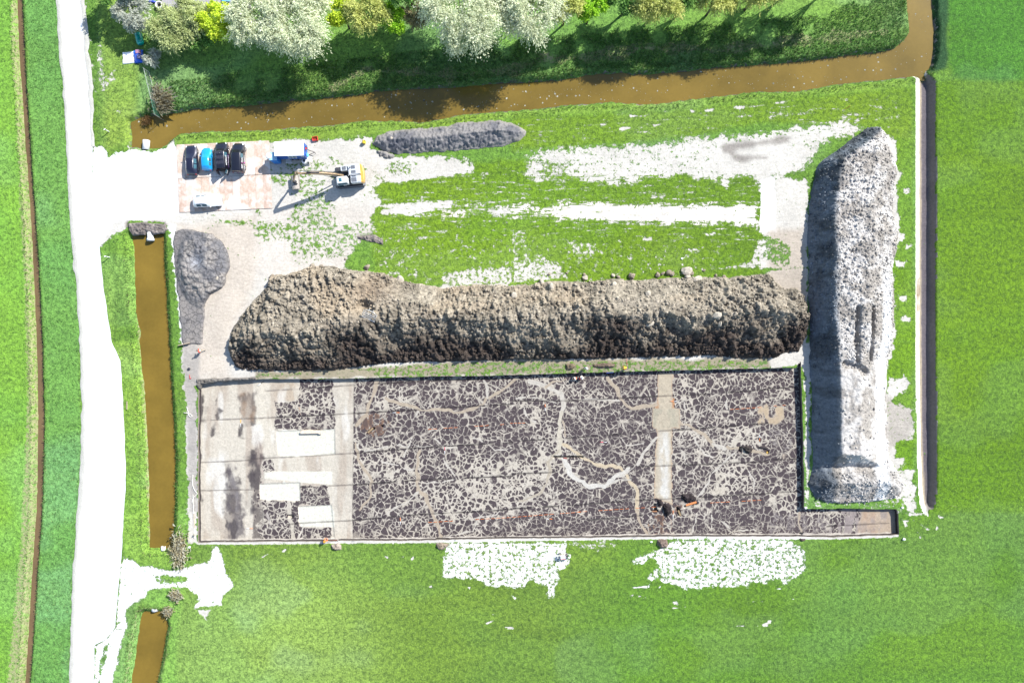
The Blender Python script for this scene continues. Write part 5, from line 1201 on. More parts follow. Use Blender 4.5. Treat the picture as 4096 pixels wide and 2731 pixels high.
# the lush bank north of the canal
nb = WP([(560,470),(640,330),(900,300),(2000,160),(3300,60),(3500,-40),(3590,-60),(3640,-60),(3600,150)]+can_n[::-1][4:])
P = scatter(nb, 55, 31); chn = channels(P[:, 0], P[:, 1])[3]
keep = (chn > .05) & (fbm(P[:, 0]*.35, P[:, 1]*.35, 77, 3)+.35*np.exp(-chn/3) > .42); P = P[keep]
blades('tall_grass', 'tall lush grass on the bank between the trees and the canal', P, ground_z(P[:, 0], P[:, 1]), .42, .035, [(124,180,84),(104,166,70),(160,204,120),(186,206,140),(116,172,100)], .8, 1)
# fringes of the water's edge
def fringe(ch_i, lo, hi, box, dens, seed):
    rng = np.random.default_rng(seed); n = int((box[2]-box[0])*(box[3]-box[1])*dens)
    P = np.stack([rng.uniform(box[0], box[2], n), rng.uniform(box[1], box[3], n)], 1)
    c = channels(P[:, 0], P[:, 1])[ch_i]; P = P[(c > lo) & (c < hi)]; return P
P = np.concatenate([fringe(3, .12, 1.2, (-58, 28, 66, 57), 30, 32), fringe(0, .05, .8, (-83, -57, -71, 57), 26, 33), fringe(1, .1, 1.0, (-62, -34, -47, 18), 40, 34), fringe(2, .1, 1.1, (-66, -57, -48, -34), 40, 35)])
P = P[(sdf(HGw := WP(HG), P[:, 0], P[:, 1]) > .1)]
P = P[sdf(WP(T(0,1,[(1170,470),(1560,470),(1560,600),(1170,600)])+[]), P[:, 0], P[:, 1]) > .2]
P = P[sdf(WP([(520,572),(720,572),(720,620),(520,620)]), P[:, 0], P[:, 1]) > .2]
blades('ditch_grass', 'fringe of long grass along the water edges', P, ground_z(P[:, 0], P[:, 1]), .30, .03, [(130,176,84),(110,164,74),(184,182,128),(150,190,100)], .9, 2)
# verge and pond-bank sward: short tufts that roughen the mown strips
P = np.concatenate([scatter(WP(T(0,0,[(225,-30),(525,-30),(545,400),(600,1000),(630,1568)])+T(0,1,[(700,1000),(740,1568)])+T(0,2,[(745,700),(715,1500)])+T(0,3,[(690,0),(630,1568),(300,1568),(400,0)])+T(0,2,[(425,600)])+T(0,1,[(385,1000)])+T(0,0,[(290,1200)])), 20, 36),
    scatter(WP(T(0,1,[(1070,570),(1210,590),(1250,1000),(1255,1568)])+T(0,2,[(1300,200),(1330,500),(1360,1100),(1360,1568)])+T(0,3,[(1365,300),(1600,345),(1640,500),(1240,440),(1150,380)])+T(0,2,[(1165,900),(1130,300),(1050,0)])+T(0,1,[(940,900)])), 22, 37),
    scatter(WP(T(0,0,[(840,-30),(1250,-30),(1280,1000),(1210,1130),(1200,1350),(1000,1400),(870,1330),(860,900),(830,400)])), 16, 38)])
k = fbm(P[:, 0]*.8, P[:, 1]*.8, 78, 3) > .46; P = P[k]
blades('verge_grass', 'tufted grass of the road verges and pond banks', P, ground_z(P[:, 0], P[:, 1]), .20, .03, [(120,182,92),(104,168,84),(150,202,112),(172,204,120)], 1.0, 3)
# dry reed stands
def reed(px, py, rx, ry, n, h, label, seed, lean=(0, 0), z=0.0, name='reed_clump', cat='reeds', cols=((252,244,206),(236,220,176),(255,252,230))):
    rng = np.random.default_rng(seed); c = W2(px, py, .6); P = np.stack([rng.normal(0, rx, n), rng.normal(0, ry, n)], 1)
    o = blades(name, label, P, np.zeros(n), h, .035, cols, 1.25, seed, cat, None, None, lean)
    o.location = (c[0], c[1], z); return o
reed(634, 402, .62, .85, 800, 1.15, 'sheaf of dry straw coloured reeds beside the lower end of the fence', 51, (.75, -.2))
reed(620, 368, .35, .8, 240, 1.0, 'thin stand of dry reeds standing against the fence', 52, (.1, .1))
reed(712, 2200, .55, 1.25, 900, 1.1, 'tall pale reeds at the southeast corner of the long pond', 53, (.1, -.1))
reed(700, 2386, .4, .35, 300, 1.1, 'tuft of pale reeds north of the lower pond', 54, (.1, .2))
reed(668, 2448, .3, .35, 220, .8, 'little brown reed tuft at the corner of the lower pond', 55)
reed(572, 474, .32, .32, 420, .5, 'rusty dead reeds at the closed end of the canal', 56, (0, 0), -.5, cols=((210,170,116),(180,146,100)))
# scum and seeds drifting on the canal
def flotsam(name, label, poly, n, rmax, seed, box=None):
    rng = np.random.default_rng(seed); a, b = poly.min(0), poly.max(0)
    if box is not None: a, b = np.maximum(a, box[:2]), np.minimum(b, box[2:])
    P = rng.uniform(a, b, (n*8, 2)); k = (sdf(poly, P[:, 0], P[:, 1]) < -.35) & (rng.random(len(P)) < .15+1.2*(fbm(P[:, 0]*.4, P[:, 1]*.8, seed, 2)-.35)); P = P[k][:n]; m = len(P)
    a = np.arange(6)/6*6.283; r = .03+rmax*rng.random((m, 1))**4
    V = np.stack([P[:, :1]+np.cos(a)*r*rng.uniform(.6, 1.3, (m, 6)), P[:, 1:]+np.sin(a)*r*rng.uniform(.6, 1.3, (m, 6)), np.full((m, 6), ZW+.012)], -1).reshape(-1, 3)
    me = np_mesh(name, V, np.arange(m*6).reshape(-1, 6), False); c = np.array(alb(226, 224, 206))*rng.uniform(.5, 1, (m, 1)); attr_c(me, 'hcol', np.repeat(c, 6, 0))
    return tag(link(name, me, M_heap), label, 'floating debris', kind='stuff')
flotsam('floating_debris', 'specks of pale foam and seeds drifting on the canal', C_canal, 1100, .14, 61, np.array([-60, 28, 68, 57]))
# ================================================================ cars
def car_paint(name, rgb): return pm(name, rgb, .28, .15, .06, 3, coat=.8)
M_glass = pm('car_glass', (.05, .12, .15), .08, 0, .3, 2, spec=.8)
M_tyre = pm('tyre_rubber', (.02, .02, .022), .85); M_rim = pm('wheel_rim', (.5, .5, .52), .35, .6)
M_lampw = pm('headlight_glass', (.75, .78, .8), .12, .1); M_lampr = pm('taillight_glass', (.45, .02, .03), .2)
M_blk = pm('black_trim', (.02, .02, .022), .55); M_white = pm('white_paint', (.78, .78, .77), .35, 0, .05)
M_pink = pm('pink_print', (.62, .06, .40), .5); M_plate = pm('yellow_plate', (.75, .55, .03), .5)

def pane(root, name, A, B, C, D, mat, inset=.08, off=.014, nu=4, nv=2):
    """a window pane laid just proud of the quad A-B-C-D"""
    A, B, C, D = map(Vector, (A, B, C, D)); n = (B-A).cross(D-A)+(C-B).cross(D-C); n.normalize(); m = MB(); v = []; f = []
    for s in range(2):
        for j in range(nv+1):
            for i in range(nu+1):
                u = inset+(1-2*inset)*i/nu; w = inset+(1-2*inset)*j/nv
                p = (A*(1-u)+B*u)*(1-w)+(D*(1-u)+C*u)*w; v.append(p+n*(off if s == 0 else -.02))
    k = (nu+1)*(nv+1)
    for s in range(2):
        for j in range(nv):
            for i in range(nu):
                a = s*k+j*(nu+1)+i; q = (a, a+1, a+nu+2, a+nu+1); f.append(q if s == 0 else q[::-1])
    ring = [i for i in range(nu+1)]+[j*(nu+1)+nu for j in range(1, nv+1)]+[nv*(nu+1)+i for i in range(nu-1, -1, -1)]+[j*(nu+1) for j in range(nv-1, 0, -1)]
    for a, b in zip(ring, ring[1:]+ring[:1]): f.append((a, a+k, b+k, b))
    return m.add(v, f).build(name, mat, root, False)

def make_car(label, px, py, heading, st, paint, win, wheels, wr=.31, ww=.2, cat='car', name='parked_car', roof_rails=False, group='cars on the ground plates', roof=None, seats=True, zg=.08):
    """st: stations front to rear (x, sill z, belt z, top z, half width at sill, belt, top); win: indices of windscreen base/top, roof end, rear pane base"""
    wx, wy = W2(px, py); root = empty(name, (wx, wy, zg), heading, label, cat, group)
    def sec(s):
        x, zs, zb, zt, wl, wb, wt = s
        h = [(-wl*.86, zs), (-wl, zs+.14), (-wb*1.01, zs+(zb-zs)*.6), (-wb, zb), (-wt-.015, zt-.05), (-wt*.86, zt), (0, zt+.025)]
        return [(x, y, z) for y, z in h] + [(x, -y, z) for y, z in h[-2::-1]]
    # smooth interpolation between stations
    S = [sec(s) for s in st]; K = len(S[0]); v = []; f = []
    for r in S: v += r
    for i in range(len(S)-1):
        for k in range(K-1): f.append((i*K+k, i*K+k+1, (i+1)*K+k+1, (i+1)*K+k))
        f.append((i*K+K-1, i*K, (i+1)*K, (i+1)*K+K-1))
    f += [tuple(range(K)), tuple(reversed(range((len(S)-1)*K, len(S)*K)))]
    body = MB().add(v, f).build('body', paint, root, True)
    b = body.modifiers.new('round', 'BEVEL'); b.width = .045; b.segments = 2; b.limit_method = 'ANGLE'; b.angle_limit = math.radians(28)
    a, t, e, r = win
    P = S
    pane(root, 'windscreen', P[a][4], P[a][8], P[t][8], P[t][4], M_glass, .05, .03, 4, 3)
    pane(root, 'rear_window', P[e][4], P[e][8], P[r][8], P[r][4], M_glass, .08, .03, 4, 3)
    seg = list(range(t, e))
    for s in (-1, 1):
        kb, kt = (3, 4) if s < 0 else (9, 8)
        for i in seg: pane(root, 'side_window', P[i][kb], P[i+1][kb], P[i+1][kt], P[i][kt], M_glass, .09, .02 if s > 0 else -.02, 3, 2)
        # door mirror
        m = MB(); x0 = P[a][3][0]-.25; y0 = s*(st[a][5]+.11); m.box((x0, y0, st[a][2]+.06), (.16, .22, .14), bev=.04); m.build('mirror', paint, root, True)
        m = MB(); x0 = st[1][0]-.10; m.box((x0, s*st[1][4]*.74, st[1][3]-.07), (.34, .32, .14), rz=-s*.35, ry=.2, bev=.05); m.build('headlight', M_lampw, root, True)
        m = MB(); m.box((st[-1][0]+.05, s*st[-1][5]*.80, st[-1][2]-.02), (.14, .26, .20), rz=s*.25, bev=.04); m.build('taillight', M_lampr, root, True)
        for xw in wheels:
            y = s*(max(q[4] for q in st)-ww*.5+.015)
            w = MB(); w.lathe([(wr*.62, -ww/2), (wr*.93, -ww/2), (wr, -ww*.35), (wr, ww*.35), (wr*.93, ww/2), (wr*.62, ww/2)], (xw, y, wr), 'y', 22); wo = w.build('wheel', M_tyre, root, True)
            w = MB(); yy = s*ww*.42; w.lathe([(0, yy*1.05), (wr*.25, yy), (wr*.5, yy*.9), (wr*.66, yy*1.02)], (xw, y, wr), 'y', 22); w.build('rim', M_rim, wo, True)
    m = MB(); m.box((st[0][0]-.02, 0, .48), (.08, st[0][4]*1.2, .16), bev=.02); m.build('grille', M_blk, root)
    if roof_rails:
        for s in (-1, 1):
            m = MB(); x0, x1 = st[t][0]-.25, st[e][0]+.1; y = s*(st[t][6]-.06); z = st[t][3]
            m.tube([(x0, y, z-.01), (x0-.12, y, z+.06), (x1+.12, y, z+.06), (x1, y, z-.01)], .022, 6); m.build('roof_rail', M_blk if roof_rails == 'black' else M_rim, root, True)
    return root
def text(root, s, loc, rot, size, mat, name='lettering', sx=1.0):
    c = bpy.data.curves.new(name, 'FONT'); c.body = s; c.size = size; c.extrude = .006; c.align_x = 'CENTER'; c.align_y = 'CENTER'; c.space_character = 1.08
    c.offset = .006
    t_ = bpy.data.objects.new('text_source', c); COL.objects.link(t_); dg = bpy.context.evaluated_depsgraph_get()
    me = bpy.data.meshes.new_from_object(t_.evaluated_get(dg)); bpy.data.objects.remove(t_); me.materials.clear()
    o = link(name, me, mat, root); o.location = loc; o.rotation_euler = rot
    return o

UPN = math.radians(90)   # nose towards the canal
# dark estate
st = [(2.28,.28,.50,.58,.70,.70,.60),(2.14,.22,.62,.72,.84,.82,.66),(1.75,.20,.72,.86,.90,.88,.68),(1.05,.20,.86,1.00,.91,.89,.66),(.80,.20,.90,1.06,.91,.90,.66),(.12,.20,.94,1.47,.91,.90,.58),(-.75,.20,.95,1.50,.91,.90,.58),(-1.55,.20,.96,1.44,.91,.89,.55),(-2.05,.22,.95,1.12,.88,.84,.60),(-2.28,.30,.78,.86,.76,.74,.56)]
NAVY = car_paint('navy_paint', (.012, .012, .028)); BLK2 = car_paint('black_paint', (.009, .009, .016))
c1 = make_car('dark navy hatchback with a plain roof, leftmost of the four cars parked side by side', 775, 646, UPN+math.radians(3), st, NAVY, (4,5,7,8), (1.38,-1.42), roof_rails=True)
# small bright blue car
st = [(1.74,.26,.46,.56,.62,.62,.52),(1.62,.20,.58,.70,.75,.73,.58),(1.30,.18,.70,.86,.80,.78,.60),(.86,.18,.86,1.00,.81,.79,.60),(.68,.18,.90,1.05,.81,.79,.60),(.10,.18,.94,1.44,.81,.79,.54),(-.55,.18,.95,1.46,.81,.79,.54),(-1.20,.18,.95,1.42,.81,.79,.52),(-1.58,.20,.94,1.10,.80,.77,.58),(-1.74,.28,.74,.82,.70,.68,.54)]
CYAN = car_paint('cyan_paint', (.01, .30, .62))
c2 = make_car('small bright blue hatchback between two dark cars', 836, 642, UPN+math.radians(1.5), st, CYAN, (4,5,7,8), (1.12,-1.12), .28)
# two black vans
def van_st(L, H, w=.93):
    h = L/2
    return [(h,.30,.56,.64,w*.78,w*.76,w*.66),(h-.16,.24,.74,.84,w*.93,w*.9,w*.72),(h-.52,.22,.88,1.00,w*.99,w*.97,w*.76),(h-.98,.22,1.02,1.12,w,w*.98,w*.78),(h-1.12,.22,1.06,1.17,w,w*.98,w*.78),(h-1.72,.22,1.12,H-.03,w,w*.98,w*.70),(h-2.55,.22,1.13,H,w,w*.98,w*.71),(-h+.30,.22,1.13,H-.01,w,w*.98,w*.71),(-h+.10,.24,1.12,H-.06,w*.99,w*.97,w*.70),(-h,.30,.95,1.05,w*.93,w*.92,w*.70)]
c3 = make_car('black van with a ribbed roof and its rear doors open', 898, 631, UPN+math.radians(4), van_st(4.35, 1.80), BLK2, (4,5,6,7), (1.36,-1.30), .32, cat='van', name='parked_van')
for row, x0 in enumerate((.62, -.18, -.98)):
    m = MB()
    for k in range(8): m.box((x0-.24, -.49+.14*k, 1.835), (.50, .022, .018), bev=.006)
    m.build('roof_rib', pm('worn_rib', (.10, .10, .14), .4), c3)
m = MB(); m.box((-2.16, 0, 1.0), (.03, 1.4, 1.2)); m.build('load_bay', M_blk, c3)
for s, ang in ((1, math.radians(80)), (-1, math.radians(62))):
    m = MB(); m.box((-.42, 0, 0), (.84, .05, 1.35), bev=.02); d = m.build('rear_door', BLK2, c3); d.location = (-2.19, s*.84, 1.0); d.rotation_euler = (0, 0, s*(math.radians(22)))
    m = MB(); m.box((-.42, s*.03, .36), (.62, .02, .44), bev=.008); m.build('door_window', M_glass, d)
    if s < 0: text(d, 'ACT', (-.42, -.04, .02), (math.radians(90), 0, 0), .26, M_white, 'lettering')
m = MB(); m.box((-1.9, .25, .95), (.5, .32, .3), bev=.03); m.build('toolbox', pm('red_plastic', (.55, .05, .04), .5), c3)
m = MB(); m.sideprism([(.25, .55), (-1.75, .55), (-1.9, .92), (.2, .98)], -.945, -.915); m.build('side_panel', pm('purple_print', (.06, .01, .10), .4), c3)
text(c3, 'ARTEFACT', (-.85, -.952, .76), (math.radians(90), 0, 0), .34, M_white)
c4 = make_car('black van with white lettering on its side and rear, rightmost of the four cars', 962, 638, UPN+math.radians(0), van_st(4.60, 1.82), BLK2, (4,5,6,7), (1.45,-1.42), .32, cat='van', name='parked_van')
def logo(root, at, rot, size, ax):
    """the firm's lettering: white capitals with three pink bars for the middle letter"""
    text(root, 'ART', tuple(Vector(at)+Vector(ax)*(-size*1.62)), rot, size, M_white); text(root, 'FACT', tuple(Vector(at)+Vector(ax)*(size*1.62)), rot, size, M_white)
    for k in (-1, 0, 1):
        q = Vector(at)+Vector((0, 0, k*size*.27)) ; m = MB(); d = (size*.5 if abs(ax[0]) > .5 else .012, size*.5 if abs(ax[1]) > .5 else .012, size*.15); m.box(tuple(q), d); m.build('logo_bar', M_pink, root)
logo(c4, (-.75, -.945, .80), (math.radians(90), 0, 0), .38, (1, 0, 0))
logo(c4, (-2.315, 0, .86), (math.radians(90), 0, math.radians(-90)), .24, (0, -1, 0))
# the lettering is also on the sloping flank above the belt where the drone sees it
logo(c4, (-.95, -.83, 1.40), (math.radians(65), 0, 0), .32, (1, 0, 0))
text(c3, 'ARTEFACT', (-.85, -.83, 1.40), (math.radians(65), 0, 0), .30, M_white)
# white crossover in the lower row
st = [(2.20,.30,.54,.62,.70,.70,.60),(2.06,.24,.68,.78,.84,.82,.66),(1.68,.22,.80,.92,.90,.88,.68),(1.02,.22,.92,1.05,.91,.89,.66),(.78,.22,.96,1.10,.91,.90,.66),(.16,.22,1.00,1.55,.91,.90,.58),(-.75,.22,1.01,1.58,.91,.90,.58),(-1.58,.22,1.02,1.54,.91,.89,.56),(-1.98,.24,1.02,1.24,.89,.85,.62),(-2.18,.32,.86,.96,.78,.76,.58)]
WHT = car_paint('white_car_paint', (.80, .80, .79))
make_car('white crossover with dark roof rails parked alone below the row of cars', 839, 808, math.radians(4), st, WHT, (4,5,7,8), (1.34,-1.34), .33, roof_rails='black')

# ---- steel ground plates under the cars
M_rust = []
for k, c in enumerate([(238,204,178),(226,188,158),(246,222,202),(216,178,152)]):
    m, nt, b = nodes('rusty_plate'); g = NG(nt); p = g.pos(obj=True)
    a = g.noise(p, .9, 4, .65); d = g.noise(p, 6, 4, .7); mud = g.ramp(g.noise(g.pos(), .45, 4, .65), .46, .62)
    cc = g.gain(g.mix(g.mr(a, .3, .7, 0, 1), alb(*c, .95), alb(250, 232, 216, 1.1)), g.mr(d, .3, .7, .86, 1.12))
    g.l(g.mix(g.math('MULTIPLY', mud, .75), cc, (.60, .57, .53)), b.inputs['Base Color']); b.inputs['Roughness'].default_value = .7
    g.l(g.bump(d, .2, .01), b.inputs['Normal']); M_rust.append(m)
rot = math.radians(2.6); o0 = W2(706, 578); ux, uy = math.cos(rot), math.sin(rot)
ORD = ['first','second','third','fourth','fifth','sixth','seventh','eighth','ninth','tenth','eleventh','twelfth']
for row in range(2):
    for k in range(12):
        w, L = 1.19, 5.25; cx = .6+k*1.21; cy = -(2.7+row*5.32)
        me = MB().box((0, 0, 0), (w, L, .035), bev=.012)
        for s in (-1, 1): me.lathe([(.05, .018), (.08, .024), (.05, .024)], (0, s*L*.42, 0), 'z', 10)
        pl_ = me.build('ground_plate', M_rust[(k*7+row*3+k//3) % 4])
        pl_.location = (o0[0]+cx*ux-cy*uy, o0[1]+cx*uy+cy*ux, .068+random.uniform(0, .008)); pl_.rotation_euler = (0, 0, rot+random.uniform(-.006, .006))
        tag(pl_, f'rusty ground plate, {ORD[k]} from the left in the '+('upper row under the cars' if row == 0 else 'lower row by the white car'), 'ground plate', 'steel ground plates of the parking area')

# ================================================================ the excavator
EX = W2(1404, 712); ea = math.radians(186.0)
ex = empty('excavator', (EX[0], EX[1], .03), ea, 'orange and white tracked excavator with its bucket lowered to the ground', 'excavator')
M_or = pm('orange_paint', (.62, .33, .06), .4, .1, .15, 2, coat=.3); M_gw = pm('grey_white_paint', (.50, .52, .53), .45, .1, .10, 3); M_dk = pm('dark_steel', (.05, .05, .055), .6, .3); M_cabw = pm('cab_white', (.72, .73, .72), .35, 0, .05); M_trk = pm('track_steel', (.14, .15, .17), .6, .4, .3, 8, .02); M_dust = pm('dusty_steel', (.30, .27, .24), .7, .3, .3, 4, .02)
for s in (-1, 1):
    t = MB(); L, h = 4.5, .95; y = s*1.28; prof = []
    for q in range(9): a = math.pi/2-math.pi*q/8; prof.append((L/2-h/2+math.cos(a)*h/2, h/2+math.sin(a)*h/2))
    for q in range(9): a = -math.pi/2-math.pi*q/8; prof.append((-L/2+h/2+math.cos(a)*h/2, h/2+math.sin(a)*h/2))
    t.sideprism(prof, y-.26, y+.26); tr = t.build('track', M_trk, ex)
    g_ = MB(); tot = len(prof)
    for q in range(24):
        x = -L/2+.35+q*(L-.7)/23
        g_.box((x, y, h+.015), (.13, .60, .05), bev=.01); g_.box((x, y, .01), (.13, .60, .04), bev=.01)
    g_.build('grouser', M_dk, tr)
m = MB(); m.box((0, 0, .62), (2.6, 2.1, .45), bev=.1); m.lathe([(0, 1.10), (.75, 1.10), (.75, .8), (0, .8)], (0, 0, 0), 'z', 24); m.build('undercarriage', M_dk, ex)
hs = MB(); hs.prism([(1.55, -.25), (1.55, 1.32), (.2, 1.42), (-1.9, 1.42), (-2.1, 1.1), (-2.1, -1.1), (-1.9, -1.42), (.2, -1.42), (.2, -.25)], 1.12, 1.45); house = hs.build('upper_frame', M_dk, ex)
m = MB(); arc = [(-1.95, -1.45)]+[(-1.95-.55*math.cos(a)**.6*(1 if math.cos(a) > 0 else 0), 1.45*math.sin(a)) for a in [-1.2, -.8, -.4, 0, .4, .8, 1.2]]+[(-1.95, 1.45)]
m.prism(arc, 1.15, 2.25); cw = m.build('counterweight', M_or, ex); b = cw.modifiers.new('round', 'BEVEL'); b.width = .08; b.segments = 2
m = MB(); m.box((-1.1, -.62, 2.0), (1.75, 1.5, 1.05), bev=.06); m.build('engine_hood', M_gw, ex)
m = MB(); m.box((-1.2, .85, 1.95), (1.55, 1.1, .95), bev=.06); m.build('engine_hood', M_gw, ex)
m = MB(); m.box((.45, -1.0, 1.85), (1.1, .75, .75), bev=.05); m.build('tool_box', M_gw, ex)
for x, y, sx, sy in ((-1.0, -.95, .62, .5), (-1.0, -.25, .7, .42), (-1.05, .25, .62, .32), (-.95, .95, .8, .62), (.45, -1.0, .6, .5)):
    m = MB(); z = 2.55 if y < .3 else 2.45
    if x > 0: z = 2.25
    m.box((x, y, z), (sx, sy, .06), bev=.02); m.build('vent_panel', M_trk, ex)
m = MB(); m.tube([(-.55, -.9, 2.5), (-.55, -.9, 2.85), (-.62, -.9, 2.95)], .07, 10); m.build('exhaust', M_dk, ex)
m = MB(); m.tube([(.2, -1.38, 1.5), (.2, -1.38, 2.5), (-.4, -1.38, 2.6), (-1.6, -1.38, 2.6), (-1.6, -1.38, 1.9)], .022, 6); m.tube([(-.2, .3, 2.5), (-.2, .3, 2.85), (-1.6, .3, 2.85), (-1.6, .3, 2.5)], .022, 6); m.tube([(1.5, -1.35, 1.45), (1.5, -1.35, 2.3), (.95, -1.35, 2.3)], .022, 6); m.build('handrail', M_cabw, ex)
cabm = MB(); cabm.sideprism([(1.75, 1.15), (1.85, 1.9), (1.60, 2.95), (1.40, 3.05), (.05, 3.05), (.0, 2.9), (.0, 1.15)], .42, 1.40); cab = cabm.build('cab', M_cabw, ex); b = cab.modifiers.new('round', 'BEVEL'); b.width = .06; b.segments = 2
m = MB(); m.box((1.02, .91, 3.06), (.48, .60, .03), bev=.01); m.build('roof_hatch', M_glass, cab)
pane(cab, 'windscreen', (1.86, .46, 1.95), (1.86, 1.36, 1.95), (1.62, 1.36, 2.92), (1.62, .46, 2.92), M_glass, .03, .02)
for yy, sg in ((1.40, 1), (.42, -1)):
    pane(cab, 'side_window', (1.75, yy, 1.75), (.12, yy, 1.75), (.12, yy, 2.85), (1.5, yy, 2.85), M_glass, .05, .02*sg)
    pane(cab, 'side_window', (1.7, yy, 1.25), (.9, yy, 1.25), (.9, yy, 1.68), (1.74, yy, 1.68), M_glass, .05, .02*sg)
m = MB(); m.tube([(1.7, 1.45, 2.2), (1.85, 1.75, 2.3)], .02, 6); m.box((1.88, 1.8, 2.25), (.06, .22, .34), bev=.02); m.build('mirror', M_blk, ex)
# two piece boom, stick and ditch bucket
def beam(name, pts, w, hts, mat):
    v = []; f = []
    for (x, z), h in zip(pts, hts):
        for dy, dz in ((-w, -h), (w, -h), (w, h), (-w, h)): v.append((x, dy, z+dz))
    n = len(pts)
    for i in range(n-1):
        for k in range(4): f.append((i*4+k, i*4+(k+1) % 4, i*4+4+(k+1) % 4, i*4+4+k))
    f += [(3,2,1,0), tuple((n-1)*4+k for k in range(4))]
    o = MB().add(v, f).build(name, mat, ex); b = o.modifiers.new('round', 'BEVEL'); b.width = .03; b.segments = 2; return o
M_boom = pm('dusty_orange', (.52, .36, .20), .6, .1, .3, 3)
bm_ = beam('boom', [(.75, 1.75), (1.6, 2.9), (3.2, 4.3), (4.6, 5.05), (6.8, 5.95)], .19, [.24, .36, .38, .34, .20], M_boom)
stk = beam('stick', [(6.35, 6.25), (6.9, 5.75), (7.9, 3.2), (8.45, 1.75)], .15, [.18, .26, .22, .13], M_boom)
def cyl(a, b, y, r, name='hydraulic_cylinder'):
    a, b = Vector((a[0], y, a[1])), Vector((b[0], y, b[1])); m = MB(); mid = a+(b-a)*.6; m.tube([a, mid], r, 12); p = m.build(name, M_dk, ex, True); m = MB(); m.tube([mid, b], r*.55, 10); m.build('rod', M_rim, p, True)
cyl((1.45, 1.45), (3.1, 3.95), .30, .085); cyl((1.45, 1.45), (3.1, 3.95), -.30, .085); cyl((3.6, 4.9), (6.3, 6.5), .0, .085); cyl((7.05, 5.6), (8.15, 2.5), .0, .07)
m = MB()
for y in (-.22, -.1, .1, .22): m.tube([(.6, y, 2.0), (1.6, y, 3.35), (3.2, y, 4.75), (4.7, y, 5.48), (6.6, y, 6.3), (7.4, y*.8, 5.0), (8.1, y*.8, 3.0)], .028, 5)
m.build('hydraulic_hose', M_blk, ex, True)
tl = MB(); tl.box((8.45, 0, 1.45), (.45, .42, .45), bev=.08); tl.tube([(8.45, 0, 1.25), (8.45, 0, 1.0)], .28, 12); tl.box((8.3, .32, 1.2), (.5, .12, .3), bev=.03); tl.build('tilt_rotator', M_dk, ex, True)
bk = MB(); w = 1.05; prof = []
for q in range(9): a = math.radians(200-q*25); prof.append((8.55+.62*math.cos(a), .55+.52*math.sin(a)))
inner = [(8.55+(p[0]-8.55)*.9, .55+(p[1]-.55)*.9) for p in prof]
bk.sideprism(prof+inner[::-1], -w, w)
for s in (-1, 1): bk.sideprism(prof, s*w-.02, s*w+.02)
bk.build('bucket', M_dust, ex)
m = MB(); m.box((8.05, 0, .42), (.28, 2*w, .04), ry=.3); m.build('cutting_edge', M_dk, ex)

# ================================================================ the site cabin on wheels
gx0, gy0 = W2(1180, 616); cb = empty('site_cabin', (gx0, gy0, 0), math.radians(1.2), 'white roofed blue site cabin on wheels with a window in its long side', 'site cabin')
M_blue = pm('cabin_blue', (.012, .085, .36), .4, 0, .1, 2); M_lblue = pm('light_blue', (.12, .42, .75), .4, 0, .1, 2)
L, w = 4.45, 2.15
m = MB(); m.box((0, 0, 1.78), (L-.1, w-.1, 2.1), bev=.04); m.build('wall', M_blue, cb)
m = MB(); m.prism([(-L/2, -w/2), (L/2, -w/2), (L/2, w/2), (-L/2, w/2)], 2.83, 2.92); rf = m.build('roof', M_white, cb)
m = MB()
for k in range(1, 9): m.box((-L/2+k*L/9, 0, 2.93), (.03, w-.08, .02), bev=.006)
m.build('roof_seam', M_white, rf)
y = -w/2+.04
m = MB()
for a, b, c, d in ((-.25, 1.18, 1.18, .07), (-.25, 2.02, 1.18, .07)): m.box((a+.45, y, b+.35), (c, .06, d))
for x in (-.35, .22, .79): m.box((x, y, 1.95), (.07, .058, .80))
fr = m.build('window', M_white, cb)
m = MB(); m.box((.22, y+.015, 1.95), (1.1, .02, .8)); m.build('pane', M_glass, fr)
m = MB(); m.box((1.75, y, 1.9), (.42, .05, .5), bev=.02); f2 = m.build('window', M_white, cb)
m = MB(); m.box((1.75, y-.012, 1.9), (.30, .04, .36)); m.build('pane', M_glass, f2)
m = MB(); m.box((-1.35, y, 1.75), (.8, .045, 1.75), bev=.01); dr = m.build('door', M_blue, cb); m = MB(); m.tube([(-1.05, y-.05, 1.7), (-1.05, y-.05, 1.85)], .02, 6); m.build('handle', M_rim, dr)
text(cb, 'verhuur', (.75, y-.03, 1.20), (math.radians(90), 0, 0), .001, M_white, 'lettering') if False else None
m = MB()
for k, ww in enumerate((.5, .3, .22, .35)): m.box((-.5+k*.62+ww/2-.3, y-.004, 1.12), (ww, .02, .06))
m.build('stripe', M_white, cb)
m = MB(); m.box((0, 0, .62), (L-.3, w*.5, .16)); ch_ = m.build('chassis', M_dk, cb)
for s in (-1, 1):
    for x in (-.45, .45):
        q = MB(); q.lathe([(.12, -.1), (.30, -.1), (.33, -.05), (.33, .05), (.30, .1), (.12, .1)], (x, s*.92, .36), 'y', 18); wo = q.build('wheel', M_tyre, cb, True); q = MB(); q.lathe([(0, s*.07), (.12, s*.08), (.2, s*.06)], (x, s*.92, .36), 'y', 14); q.build('rim', M_rim, wo, True)
m = MB(); m.tube([(L/2-.2, .5, .6), (L/2+1.05, 0, .6)], .05, 8); m.tube([(L/2-.2, -.5, .6), (L/2+1.05, 0, .6)], .05, 8); m.tube([(L/2+1.0, 0, .0), (L/2+1.0, 0, .75)], .035, 8); m.build('drawbar', M_dk, cb)
M_rd = pm('sign_red', (.55, .02, .03), .5)
m = MB(); m.prism([(L/2+.06, .52), (L/2+.48, .22), (L/2+.06, -.14)], 2.2, 2.24); sg_ = m.build('warning_triangle', M_blk, cb)
m = MB(); m.prism([(L/2+.10, .36), (L/2+.38, .18), (L/2+.10, -.06)], 2.242, 2.26); m.build('triangle_face', M_rd, sg_)
